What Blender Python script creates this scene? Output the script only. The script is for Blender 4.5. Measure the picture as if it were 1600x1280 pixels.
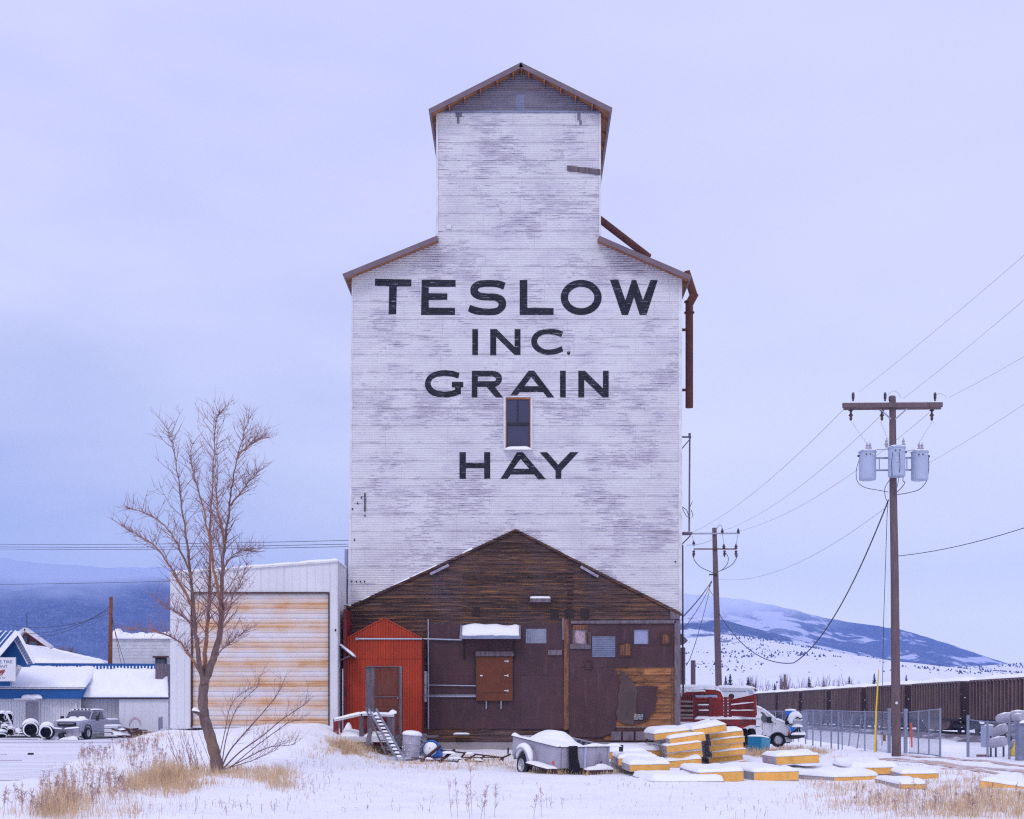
import bpy, math, random
from mathutils import Vector, Matrix, noise as mnoise
R = random.Random(7)
for o in list(bpy.data.objects):
    bpy.data.objects.remove(o)
SC = bpy.context.scene
COL = SC.collection

# ---------------------------------------------------------------- camera, sky, sun, exposure
F, CX, HZ, EYE = 2000.0, 815.0, 1106.0, 1.6      # focal length, principal point (photo pixels), eye height
cam_d = bpy.data.cameras.new('camera'); cam = bpy.data.objects.new('camera', cam_d); COL.objects.link(cam)
cam_d.sensor_width = 36; cam_d.lens = 45
cam_d.shift_x = (800 - CX) / 1600; cam_d.shift_y = (HZ - 640) / 1600
cam_d.clip_start = 0.3; cam_d.clip_end = 30000
cam.location = (0, 0, EYE); cam.rotation_euler = (math.pi / 2, 0, 0)
SC.camera = cam
SC.view_settings.view_transform = 'Standard'; SC.view_settings.look = 'None'
SC.view_settings.exposure = 0.08; SC.view_settings.gamma = 1.0
SC.view_settings.use_curve_mapping = False
SC.cycles.use_denoising = False
SC.cycles.pixel_filter_type = 'BLACKMAN_HARRIS'; SC.cycles.filter_width = 1.25
SC.cycles.volume_bounces = 2
SC.cycles.max_bounces = 8
SC.cycles.transparent_max_bounces = 16

SUN_EL, SUN_AZ = math.radians(48), math.radians(205)     # azimuth clockwise from +Y
world = bpy.data.worlds.new('World'); SC.world = world; world.use_nodes = True
nt = world.node_tree; nt.nodes.clear()
def wn(t, **k):
    n = nt.nodes.new(t)
    for a, b in k.items(): setattr(n, a, b)
    return n
def wmath(op, a, b=None, c=None, clamp=False):
    n = wn('ShaderNodeMath', operation=op, use_clamp=clamp)
    for i, v in enumerate((a, b, c)):
        if v is None: continue
        if isinstance(v, (int, float)): n.inputs[i].default_value = v
        else: nt.links.new(v, n.inputs[i])
    return n.outputs[0]
def wmix(f, a, b):
    n = wn('ShaderNodeMix', data_type='RGBA')
    if isinstance(f, (int, float)): n.inputs[0].default_value = f
    else: nt.links.new(f, n.inputs[0])
    for i, v in ((6, a), (7, b)):
        if isinstance(v, tuple): n.inputs[i].default_value = (*v, 1)
        else: nt.links.new(v, n.inputs[i])
    return n.outputs[2]
sky = wn('ShaderNodeTexSky', sky_type='NISHITA', sun_disc=False, sun_elevation=SUN_EL, sun_rotation=SUN_AZ)
skm = wn('ShaderNodeVectorMath', operation='SCALE'); nt.links.new(sky.outputs[0], skm.inputs[0]); skm.inputs['Scale'].default_value = 1.0
tc = wn('ShaderNodeTexCoord'); sep = wn('ShaderNodeSeparateXYZ'); nt.links.new(tc.outputs['Generated'], sep.inputs[0])
# overcast deck: violet-white, darker and bluer low down, most of all to the left (north-west)
el = wmath('MAXIMUM', sep.outputs[2], 0.0)
elf = wmath('DIVIDE', el, 0.40, clamp=True)
no = wn('ShaderNodeTexNoise'); no.inputs['Scale'].default_value = 2.6; no.inputs['Detail'].default_value = 4; no.inputs['Roughness'].default_value = 0.5
mp = wn('ShaderNodeMapping'); mp.inputs['Scale'].default_value = (1, 1, 3.2); nt.links.new(tc.outputs['Generated'], mp.inputs[0]); nt.links.new(mp.outputs[0], no.inputs['Vector'])
nv = wmath('SUBTRACT', no.outputs['Fac'], 0.5)
lowf = wmath('SUBTRACT', 1.0, wmath('ADD', elf, wmath('MULTIPLY', nv, 0.95)), clamp=True)
lowf = wmath('SMOOTH_MIN', lowf, 1.0, 0.1)
lowf = wmath('POWER', wmath('MAXIMUM', lowf, 0.0), 1.35)
azf = wmath('ADD', wmath('MULTIPLY', sep.outputs[0], -2.2), 0.28, clamp=True)
dark = wmath('MULTIPLY', lowf, wmath('ADD', wmath('MULTIPLY', azf, 1.0), 0.02), clamp=True)
cloud_hi = wmix(wmath('ADD', wmath('MULTIPLY', nv, 2.4), 0.5, clamp=True), (0.625, 0.635, 0.905), (0.70, 0.71, 0.95))
cloud_lo = (0.185, 0.255, 0.60)
ccol = wmix(dark, cloud_hi, cloud_lo)
zen = wmath('ADD', wmath('MULTIPLY', el, 0.30), 1.0)     # overcast sky grows brighter towards the zenith
# the far, thin rim of the cloud deck is paler and warmer all round the horizon
lm = wmath('MINIMUM', wmath('EXPONENT', wmath('MULTIPLY', wmath('SUBTRACT', el, 0.08), -7.0)), 1.1)
cc = wn('ShaderNodeCombineXYZ')
for i_, k_ in enumerate((0.86, 0.84, 0.12)): nt.links.new(wmath('ADD', wmath('MULTIPLY', lm, k_), 1.0), cc.inputs[i_])
cm = wn('ShaderNodeVectorMath', operation='MULTIPLY'); nt.links.new(ccol, cm.inputs[0]); nt.links.new(cc.outputs[0], cm.inputs[1]); ccol = cm.outputs[0]
cs = wn('ShaderNodeVectorMath', operation='SCALE'); nt.links.new(ccol, cs.inputs[0]); nt.links.new(zen, cs.inputs['Scale'])
bg1 = wn('ShaderNodeBackground'); nt.links.new(cs.outputs[0], bg1.inputs[0]); bg1.inputs[1].default_value = 0.93
bg2 = wn('ShaderNodeBackground'); nt.links.new(skm.outputs[0], bg2.inputs[0]); bg2.inputs[1].default_value = 0.10
mx = wn('ShaderNodeMixShader'); mx.inputs[0].default_value = 0.06
nt.links.new(bg1.outputs[0], mx.inputs[1]); nt.links.new(bg2.outputs[0], mx.inputs[2])
wo = wn('ShaderNodeOutputWorld'); nt.links.new(mx.outputs[0], wo.inputs[0])

sun_d = bpy.data.lights.new('sun', 'SUN'); sun = bpy.data.objects.new('sun', sun_d); COL.objects.link(sun)
sun_d.energy = 0.95; sun_d.angle = math.radians(20); sun_d.color = (1.0, 0.96, 0.97)
d = Vector((math.sin(SUN_AZ) * math.cos(SUN_EL), math.cos(SUN_AZ) * math.cos(SUN_EL), math.sin(SUN_EL)))
sun.rotation_euler = d.to_track_quat('Z', 'Y').to_euler(); sun.location = (0, -20, 60)

# ---------------------------------------------------------------- helpers
def P(px, py, Y):
    return Vector(((px - CX) * Y / F, Y, EYE - (py - HZ) * Y / F))
def X(px, Y): return (px - CX) * Y / F
def Z(py, Y): return EYE - (py - HZ) * Y / F

def world_loc(o):
    v = Vector((0, 0, 0))
    while o is not None:
        v += o.location; o = o.parent
    return v

class MB:
    """collects faces, then links them as one mesh object"""
    def __init__(s): s.v = []; s.f = []; s.m = []; s.cm = 0
    def mat(s, i): s.cm = i; return s
    def face(s, pts):
        n = len(s.v); s.v += [tuple(p) for p in pts]; s.f.append(tuple(range(n, n + len(pts)))); s.m.append(s.cm)
    def raw(s, vs, fs):
        n = len(s.v); s.v += [tuple(p) for p in vs]
        for f in fs: s.f.append(tuple(i + n for i in f)); s.m.append(s.cm)
    def box(s, x0, x1, y0, y1, z0, z1):
        vs = [(x, y, z) for z in (z0, z1) for y in (y0, y1) for x in (x0, x1)]
        s.raw(vs, [(0, 2, 3, 1), (4, 5, 7, 6), (0, 1, 5, 4), (2, 6, 7, 3), (0, 4, 6, 2), (1, 3, 7, 5)]); return s
    def obox(s, c, size, rz=0, ry=0, rx=0):
        m = Matrix.Translation(c) @ Matrix.Rotation(rz, 4, 'Z') @ Matrix.Rotation(ry, 4, 'Y') @ Matrix.Rotation(rx, 4, 'X')
        a, b, d = size[0] / 2, size[1] / 2, size[2] / 2
        vs = [m @ Vector((x, y, z)) for z in (-d, d) for y in (-b, b) for x in (-a, a)]
        s.raw(vs, [(0, 2, 3, 1), (4, 5, 7, 6), (0, 1, 5, 4), (2, 6, 7, 3), (0, 4, 6, 2), (1, 3, 7, 5)]); return s
    def bar(s, a, b, w, h=None):
        """square bar between two points, w across, h upward"""
        a, b = Vector(a), Vector(b); h = w if h is None else h
        d = (b - a).normalized(); up = Vector((0, 0, 1)) if abs(d.z) < 0.95 else Vector((0, 1, 0))
        sx = d.cross(up).normalized(); u = sx.cross(d).normalized()
        vs = [p + sx * i * w / 2 + u * j * h / 2 for p in (a, b) for i, j in ((-1, -1), (1, -1), (1, 1), (-1, 1))]
        s.raw(vs, [(0, 1, 2, 3), (7, 6, 5, 4), (0, 4, 5, 1), (1, 5, 6, 2), (2, 6, 7, 3), (3, 7, 4, 0)]); return s
    def tube(s, pts, r, n=8, cap=True):
        pts = [Vector(p) for p in pts]
        rs = r if isinstance(r, (list, tuple)) else [r] * len(pts)
        base = len(s.v); prev = None
        for i, p in enumerate(pts):
            d = (pts[min(i + 1, len(pts) - 1)] - pts[max(i - 1, 0)])
            d = d.normalized() if d.length > 1e-9 else Vector((0, 0, 1))
            if prev is None:
                up = Vector((0, 0, 1)) if abs(d.z) < 0.9 else Vector((1, 0, 0))
                sx = d.cross(up).normalized()
            else:
                sx = (prev - d * prev.dot(d)); sx = sx.normalized() if sx.length > 1e-6 else d.orthogonal().normalized()
            prev = sx; u = sx.cross(d)
            for k in range(n):
                a = 2 * math.pi * k / n
                q = p + (sx * math.cos(a) + u * math.sin(a)) * rs[i]; s.v.append((q.x, q.y, q.z))
        for i in range(len(pts) - 1):
            for k in range(n):
                a = base + i * n + k; b = base + i * n + (k + 1) % n
                s.f.append((a, b, b + n, a + n)); s.m.append(s.cm)
        if cap:
            s.f.append(tuple(base + k for k in range(n))[::-1]); s.m.append(s.cm)
            s.f.append(tuple(base + (len(pts) - 1) * n + k for k in range(n))); s.m.append(s.cm)
        return s
    def lathe(s, prof, c=(0, 0, 0), n=16, axis='Z', cap=True):
        """prof = [(radius, height)]"""
        base = len(s.v)
        for r, h in prof:
            for k in range(n):
                a = 2 * math.pi * k / n; x, y = r * math.cos(a), r * math.sin(a)
                q = {'Z': (x, y, h), 'X': (h, x, y), 'Y': (x, h, y)}[axis]
                s.v.append((q[0] + c[0], q[1] + c[1], q[2] + c[2]))
        for i in range(len(prof) - 1):
            for k in range(n):
                a = base + i * n + k; b = base + i * n + (k + 1) % n
                s.f.append((a, b, b + n, a + n)); s.m.append(s.cm)
        if cap:
            s.f.append(tuple(base + k for k in range(n))[::-1]); s.m.append(s.cm)
            s.f.append(tuple(base + (len(prof) - 1) * n + k for k in range(n))); s.m.append(s.cm)
        return s
    def prism(s, pts, d):
        """closed polygon (list of 3D points) extruded by vector d"""
        n = len(pts); d = Vector(d); a = [Vector(p) for p in pts]; b = [p + d for p in a]
        s.raw(a + b, [tuple(range(n))[::-1], tuple(range(n, 2 * n))] + [(i, (i + 1) % n, (i + 1) % n + n, i + n) for i in range(n)]); return s
    def snow(s, c4, t, nx=8, ny=6, edge=0.18, amp=0.25, seed=0.0, over=0.03):
        """rounded snow layer over a bilinear quad given by four corners (counter-clockwise from front left)"""
        a, b, c, d = [Vector(p) for p in c4]
        base = len(s.v); ctr = (a + b + c + d) / 4
        lx, ly = (b - a).length, (d - a).length
        for side in (0, 1):
            for j in range(ny + 1):
                for i in range(nx + 1):
                    u = i / nx; v = j / ny
                    u = 0.5 - 0.5 * math.cos(math.pi * u) if nx > 3 else u
                    v = 0.5 - 0.5 * math.cos(math.pi * v) if ny > 3 else v
                    p = a * (1 - u) * (1 - v) + b * u * (1 - v) + c * u * v + d * (1 - u) * v
                    du = min(u, 1 - u) * lx; dv = min(v, 1 - v) * ly
                    e = min(1, du / edge) ; g = min(1, dv / edge)
                    pr = math.sqrt(max(0, 1 - (1 - e) ** 2)) * math.sqrt(max(0, 1 - (1 - g) ** 2))
                    nn = mnoise.noise(Vector((p.x * 1.7 + seed, p.y * 1.7, p.z + seed)))
                    n2 = mnoise.noise(Vector((p.x * 5 + seed, p.y * 5, p.z * 3 + 9)))
                    if side == 0: h = t * pr * (1 + amp * nn * 1.6) + 0.01
                    else: h = -0.006
                    q = p + Vector((0, 0, h))
                    if (i in (0, nx) or j in (0, ny)):
                        o = (p - ctr); o.z = 0
                        q += o.normalized() * (over * (0.6 + 1.5 * n2))
                    s.v.append(tuple(q))
        W = nx + 1; N = W * (ny + 1)
        for j in range(ny):
            for i in range(nx):
                k = base + j * W + i
                s.f.append((k, k + 1, k + 1 + W, k + W)); s.m.append(s.cm)
                k += N
                s.f.append((k, k + W, k + 1 + W, k + 1)); s.m.append(s.cm)
        for i in range(nx):
            k = base + i; s.f.append((k, k + N, k + 1 + N, k + 1)); s.m.append(s.cm)
            k = base + ny * W + i; s.f.append((k, k + 1, k + 1 + N, k + N)); s.m.append(s.cm)
        for j in range(ny):
            k = base + j * W; s.f.append((k, k + W, k + W + N, k + N)); s.m.append(s.cm)
            k += nx; s.f.append((k, k + N, k + W + N, k + W)); s.m.append(s.cm)
        return s
    def build(s, name, mats, parent=None, smooth=False, local=False, kind=None, label=None):
        me = bpy.data.meshes.new(name); off = Vector((0, 0, 0)) if (local or parent is None) else world_loc(parent)
        vs = s.v if off.length == 0 else [(x - off.x, y - off.y, z - off.z) for x, y, z in s.v]
        me.from_pydata(vs, [], s.f)
        mats = mats if isinstance(mats, (list, tuple)) else [mats]
        for m in mats: me.materials.append(m)
        if len(mats) > 1: me.polygons.foreach_set('material_index', s.m)
        if smooth: me.polygons.foreach_set('use_smooth', [True] * len(me.polygons))
        me.update()
        o = bpy.data.objects.new(name, me); COL.objects.link(o); o.parent = parent
        if kind: o['kind'] = kind
        if label: o['label'] = label
        return o

def thing(name, label, cat, loc=(0, 0, 0), rz=0, group=None):
    o = bpy.data.objects.new(name, None); COL.objects.link(o); o.empty_display_size = 0.2
    o.location = loc; o.rotation_euler = (0, 0, rz); o['label'] = label; o['category'] = cat
    if group: o['group'] = group
    return o
def tag(o, label, cat, group=None):
    o['label'] = label; o['category'] = cat
    if group: o['group'] = group
    return o
KIDS = {}
def copy_tree(o, parent=None, top=True):
    c = o.copy(); COL.objects.link(c)
    if not top: c.parent = parent
    for ch in list(o.children): copy_tree(ch, c, False)
    return c
def place(o, loc, rz=0, label=None, group=None):
    o.location = loc; o.rotation_euler = (0, 0, rz)
    if label: o['label'] = label
    if group: o['group'] = group
    return o

def material(name, base, rough=0.8, metal=0.0, var=0.12, vscale=3.0, stretch=(1, 1, 1), layers=(), bump=0.0, bscale=25.0,
             bstretch=(1, 1, 1), objvar=0.0, coord='pos', spec=0.3, sub=0.0):
    """base colour with soft variation; layers = (colour, (lo, hi), scale, stretch, strength)"""
    m = bpy.data.materials.new(name); m.use_nodes = True; t = m.node_tree; N = t.nodes; L = t.links
    bs = N['Principled BSDF']
    if coord == 'pos': co = N.new('ShaderNodeNewGeometry').outputs['Position']
    else: co = N.new('ShaderNodeTexCoord').outputs['Object']
    oi = N.new('ShaderNodeObjectInfo')
    if coord == 'obj':
        ad = N.new('ShaderNodeVectorMath'); ad.operation = 'ADD'
        sc_ = N.new('ShaderNodeMath'); sc_.operation = 'MULTIPLY'; sc_.inputs[1].default_value = 37.0
        L.new(oi.outputs['Random'], sc_.inputs[0]); L.new(co, ad.inputs[0]); L.new(sc_.outputs[0], ad.inputs[1]); co = ad.outputs[0]
    def noise(scale, st, detail=6, rg=0.6):
        v = N.new('ShaderNodeVectorMath'); v.operation = 'MULTIPLY'; v.inputs[1].default_value = st; L.new(co, v.inputs[0])
        n = N.new('ShaderNodeTexNoise'); n.inputs['Scale'].default_value = scale; n.inputs['Detail'].default_value = detail
        n.inputs['Roughness'].default_value = rg; L.new(v.outputs[0], n.inputs['Vector']); return n.outputs['Fac']
    def mrange(x, a, b, c, d_):
        n = N.new('ShaderNodeMapRange'); L.new(x, n.inputs[0])
        for i, q in enumerate((a, b, c, d_)): n.inputs[i + 1].default_value = q
        return n.outputs[0]
    hs = N.new('ShaderNodeHueSaturation'); hs.inputs['Color'].default_value = (*base, 1)
    val = mrange(noise(vscale, stretch), 0.3, 0.7, 1 - var, 1 + var)
    if objvar:
        ov = mrange(oi.outputs['Random'], 0, 1, 1 - objvar, 1 + objvar)
        mu = N.new('ShaderNodeMath'); mu.operation = 'MULTIPLY'; L.new(val, mu.inputs[0]); L.new(ov, mu.inputs[1]); val = mu.outputs[0]
    L.new(val, hs.inputs['Value']); col = hs.outputs[0]
    for (c, (lo, hi), scl, st, strength) in layers:
        f = mrange(noise(scl, st, 8, 0.65), lo, hi, 0, strength)
        mxn = N.new('ShaderNodeMix'); mxn.data_type = 'RGBA'; L.new(f, mxn.inputs[0]); L.new(col, mxn.inputs[6]); mxn.inputs[7].default_value = (*c, 1)
        col = mxn.outputs[2]
    L.new(col, bs.inputs['Base Color'])
    bs.inputs['Roughness'].default_value = rough; bs.inputs['Metallic'].default_value = metal
    bs.inputs['Specular IOR Level'].default_value = spec
    if sub:
        bs.inputs['Subsurface Weight'].default_value = sub; bs.inputs['Subsurface Radius'].default_value = (0.05, 0.06, 0.08)
    if bump:
        b = N.new('ShaderNodeBump'); b.inputs['Strength'].default_value = 1.0; b.inputs['Distance'].default_value = bump
        L.new(noise(bscale, bstretch, 6, 0.6), b.inputs['Height']); L.new(b.outputs[0], bs.inputs['Normal'])
    m['col_socket'] = 1
    return m

# ---------------------------------------------------------------- materials
MSNOW = material('snow', (0.86, 0.86, 0.90), 0.75, var=0.03, vscale=0.6, bump=0.05, bscale=3.5, spec=0.2,
                 layers=[((0.74, 0.71, 0.80), (0.52, 0.75), 0.5, (1, 1, 1), 0.6), ((0.62, 0.55, 0.58), (0.64, 0.74), 2.2, (1, 1, 1), 0.5)])
MSNOWO = material('snow_on_things', (0.87, 0.87, 0.91), 0.75, var=0.02, vscale=2, bump=0.012, bscale=7, spec=0.2)
MBARE = material('bare_steel_siding', (0.22, 0.20, 0.26), 0.55, 0.3, var=0.25, vscale=0.5, stretch=(1, 1, 6), layers=[
    ((0.30, 0.16, 0.12), (0.52, 0.72), 0.5, (0.5, 1, 5), 0.55), ((0.13, 0.13, 0.24), (0.5, 0.7), 1.0, (1, 1, 4), 0.6)])
MROOF = material('roof_trim', (0.165, 0.125, 0.155), 0.6, 0.2, var=0.15, vscale=1.5)
MSOFFIT = material('soffit_wood', (0.34, 0.15, 0.07), 0.8, var=0.3, vscale=2, stretch=(1, 8, 1))
MLETTER_BASE = (0.018, 0.018, 0.03)
MTRIM = material('white_trim', (0.62, 0.61, 0.67), 0.6, var=0.15, vscale=2, layers=[((0.3, 0.27, 0.33), (0.6, 0.7), 3, (3, 3, 0.6), 0.7)])
MBOARD = material('weathered_siding_board', (0.080, 0.042, 0.034), 0.85, var=0.55, vscale=1.3, stretch=(0.8, 1, 9), objvar=0.35, bump=0.012, bscale=4, bstretch=(1, 1, 14), layers=[
    ((0.30, 0.14, 0.055), (0.52, 0.66), 0.9, (0.6, 1, 11), 0.85), ((0.10, 0.075, 0.11), (0.50, 0.72), 0.32, (1.5, 1, 0.5), 0.75),
    ((0.014, 0.008, 0.010), (0.50, 0.64), 2.2, (0.4, 1, 12), 0.9), ((0.34, 0.24, 0.19), (0.61, 0.68), 1.3, (0.6, 1, 14), 0.85)])
MORANGEWOOD = material('exposed_orange_board', (0.29, 0.125, 0.055), 0.8, var=0.45, vscale=1.5, stretch=(1, 1, 7), objvar=0.25, bump=0.008, bscale=5, bstretch=(1, 1, 10),
                       layers=[((0.07, 0.030, 0.022), (0.50, 0.66), 1.6, (1, 1, 3), 0.9), ((0.48, 0.27, 0.12), (0.6, 0.75), 2, (0.7, 1, 8), 0.6)])
MGREYWOOD = material('grey_weathered_wood', (0.15, 0.12, 0.15), 0.85, var=0.3, vscale=2, stretch=(6, 6, 1), bump=0.006, bscale=6, bstretch=(9, 9, 1), objvar=0.2,
                     layers=[((0.07, 0.04, 0.035), (0.52, 0.7), 2.0, (5, 5, 0.7), 0.8)])
MRUSTPOST = material('stripped_post_wood', (0.20, 0.09, 0.05), 0.85, var=0.4, vscale=2.2, stretch=(6, 6, 1), bump=0.008, bscale=5, bstretch=(9, 9, 1),
                     layers=[((0.05, 0.025, 0.025), (0.5, 0.66), 2.0, (5, 5, 0.9), 0.9), ((0.22, 0.18, 0.2), (0.62, 0.7), 2.0, (3, 3, 0.5), 0.8)])
MBROWNSHEET = material('brown_sheet_metal', (0.068, 0.031, 0.040), 0.6, 0.0, var=0.22, vscale=0.8, objvar=0.10, layers=[((.15, .10, .115), (.56, .74), 2.2, (2.5, 1, .35), .5), ((.12, .04, .025), (.60, .72), 1.6, (1.6, 1, .6), .6), ((.03, .016, .022), (.60, .70), 1.1, (1, 1, 1), .6), 
    ((0.10, 0.034, 0.034), (0.50, 0.75), 0.45, (1, 1, 1), 0.7), ((0.045, 0.026, 0.045), (0.5, 0.7), 0.8, (1, 1, 0.5), 0.6)], bump=0.03, bscale=1.6)
MRUSTDOOR = material('rust_brown_door', (0.135, 0.040, 0.020), 0.7, var=0.15, vscale=3, layers=[((0.09, 0.024, 0.02), (0.5, 0.7), 2, (1, 1, 1), 0.6)])
MGALV = material('galvanised_steel', (0.33, 0.35, 0.45), 0.45, 0.5, var=0.15, vscale=4)
MGREYPAINT = material('grey_blue_sheet', (0.22, 0.24, 0.36), 0.5, 0.2, var=0.15, vscale=3)
MRUSTPIPE = material('rusty_spout', (0.10, 0.035, 0.028), 0.8, var=0.25, vscale=3, layers=[((0.19, 0.065, 0.03), (0.55, 0.7), 2, (1, 1, 1), 0.6)])
MRED = material('red_corrugated', (0.42, 0.055, 0.024), 0.55, var=0.16, vscale=1.5, layers=[((.40, .12, .08), (.56, .74), 1.2, (2, 2, .5), .5), ((.16, .03, .025), (.62, .72), 3, (3, 3, .5), .6), ((0.30, 0.035, 0.02), (0.5, 0.75), 1.5, (1, 1, 0.5), 0.7)])
MREDDARK = material('dark_red_paint', (0.19, 0.020, 0.022), 0.6, var=0.3, vscale=2, layers=[((0.085, 0.022, 0.026), (0.48, 0.64), 3, (1, 1, 1), 0.85), ((.17, .11, .12), (.58, .7), 4, (.5, .5, 3), .6)])
MDOORWOOD = material('old_brown_door', (0.15, 0.042, 0.030), 0.75, var=0.3, vscale=2.5, stretch=(4, 4, 0.6), layers=[((0.085, 0.06, 0.065), (0.55, 0.66), 3, (2, 2, 0.6), 0.7)])
MWHITEMETAL = material('white_metal_panel', (0.66, 0.66, 0.72), 0.5, var=0.05, vscale=0.7, layers=[((0.52, 0.5, 0.6), (0.6, 0.85), 0.8, (1, 1, 0.3), 0.5)])
MGLASS = material('dark_window_glass', (0.045, 0.045, 0.085), 0.12, var=0.1, vscale=1, spec=0.9)
MBLACK = material('black_rubber', (0.012, 0.011, 0.017), 0.7, var=0.2, vscale=6, coord='obj')
MBLACKMETAL = material('black_metal', (0.025, 0.022, 0.03), 0.6, var=0.2, vscale=6)
MCHROME = material('wheel_steel', (0.45, 0.46, 0.52), 0.35, 0.7, var=0.1, vscale=8)
MVANWHITE = material('white_vehicle_paint', (0.72, 0.73, 0.78), 0.35, var=0.03, vscale=1, spec=0.5)
MSILVER = material('silver_vehicle_paint', (0.33, 0.34, 0.42), 0.35, 0.4, var=0.08, vscale=1.5, spec=0.5)
MBLUE = material('blue_wall_paint', (0.012, 0.10, 0.32), 0.55, var=0.08, vscale=1)
MTEAL = material('teal_bin_plastic', (0.01, 0.17, 0.34), 0.5, var=0.1, vscale=3)
MTEAL2 = material('blue_plastic', (0.01, 0.15, 0.55), 0.45, var=0.08, vscale=3)
MFOAM = material('yellow_foam', (0.80, 0.42, 0.105), 0.85, var=0.12, vscale=5, coord='obj', objvar=0.08, layers=[
    ((0.50, 0.24, 0.07), (0.54, 0.70), 3, (1, 1, 1), 0.65), ((0.22, 0.12, 0.06), (0.63, 0.72), 7, (1, 1, 2), 0.75), ((.85, .62, .32), (.6, .7), 5, (1, 1, 3), .5)], bump=0.006, bscale=18)
MFACING = material('panel_facing_sheet', (0.36, 0.31, 0.33), 0.6, var=0.15, vscale=3, coord='obj')
MPOLE = material('creosoted_pole', (0.145, 0.100, 0.112), 0.85, var=0.25, vscale=2.5, stretch=(6, 6, 0.6), bump=0.006, bscale=6, bstretch=(8, 8, 0.6),
                 layers=[((0.20, 0.105, 0.08), (0.55, 0.75), 0.4, (1, 1, 1), 0.6), ((0.07, 0.045, 0.055), (0.6, 0.7), 3, (6, 6, 0.5), 0.7)])
MTRANSF = material('transformer_paint', (0.40, 0.45, 0.62), 0.45, var=0.06, vscale=3)
MINSUL = material('brown_porcelain', (0.045, 0.025, 0.035), 0.3, var=0.1, spec=0.6)
MWIRE = material('wire', (0.05, 0.045, 0.07), 0.6, var=0.1)
MWIREPALE = material('wire_aluminium', (0.36, 0.37, 0.46), 0.5, var=0.1)
MTRAIN = material('coal_car_steel', (0.135, 0.085, 0.080), 0.7, objvar=0.16, var=0.2, vscale=0.8, coord='obj', layers=[((0.055, 0.032, 0.045), (0.5, 0.7), 0.6, (1, 1, 0.4), 0.8), ((0.13, 0.065, 0.05), (0.6, 0.75), 1.2, (1, 1, 0.2), 0.5)])
MTRAINP = material('coal_car_panel', (0.045, 0.026, 0.032), 0.8, var=0.2, vscale=1, coord='obj')
MTRAIND = material('train_underside', (0.022, 0.018, 0.026), 0.8, var=0.2, vscale=2, coord='obj')
MBARK = material('tree_bark', (0.17, 0.115, 0.115), 0.9, var=0.35, vscale=5, stretch=(3, 3, 0.7), bump=0.012, bscale=12, bstretch=(3, 3, 0.6),
                 layers=[((0.30, 0.19, 0.12), (0.55, 0.7), 1.2, (1, 1, 0.6), 0.7)])
MLIMB = material('young_limb_bark', (0.33, 0.17, 0.105), 0.85, var=0.3, vscale=3, layers=[((0.11, 0.07, 0.08), (0.5, 0.65), 1.2, (1, 1, 1), 0.8)])
MTWIG = material('twig_bark', (0.27, 0.155, 0.16), 0.85, var=0.3, vscale=2)
MGRASS = material('dry_grass', (0.58, 0.40, 0.25), 0.9, var=0.35, vscale=3, layers=[((0.72, 0.55, 0.37), (0.45, 0.7), 1.5, (1, 1, 1), 0.7)])
MWEED = material('dry_weed_stalk', (0.40, 0.26, 0.24), 0.9, var=0.35, vscale=2)
MCONIFER = material('dark_conifer', (0.022, 0.034, 0.045), 0.9, var=0.3, vscale=0.5)
MBRUSH = material('far_bare_brush', (0.13, 0.085, 0.11), 0.9, var=0.3, vscale=0.3)
MFENCE = material('fence_steel', (0.26, 0.28, 0.38), 0.5, 0.4, var=0.12, vscale=3)
MCONCRETE = material('concrete', (0.30, 0.27, 0.29), 0.9, var=0.15, vscale=2)
MRUST = material('rusty_iron', (0.075, 0.038, 0.038), 0.85, var=0.35, vscale=5)
MTRAILER = material('worn_trailer_steel', (0.40, 0.38, 0.47), 0.55, 0.2, var=0.14, vscale=2, layers=[((0.24, 0.19, 0.25), (0.54, 0.72), 2.5, (1, 1, 0.7), 0.7), ((0.5, 0.5, 0.6), (0.6, 0.7), 5, (1, 1, 3), 0.5)])
MYELLOW = material('yellow_marker', (0.75, 0.50, 0.02), 0.5, var=0.05)
MORANGE = material('orange_marker', (0.75, 0.10, 0.02), 0.5, var=0.05)
MPAPER = material('white_print', (0.7, 0.7, 0.76), 0.6, var=0.03)
MPRINT = material('sign_ink', (0.02, 0.03, 0.12), 0.6, var=0.05)
MPRINTK = material('black_ink', (0.012, 0.012, 0.018), 0.6, var=0.05)
MDIRT = material('rutted_dirt', (0.50, 0.37, 0.35), 0.95, var=0.25, vscale=3, bump=0.03, bscale=6, layers=[((0.8, 0.8, 0.86), (0.50, 0.62), 1.6, (.4, 2, 1), 0.9), ((.28, .18, .17), (.6, .7), 2, (.3, 2, 1), .6)])

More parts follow.
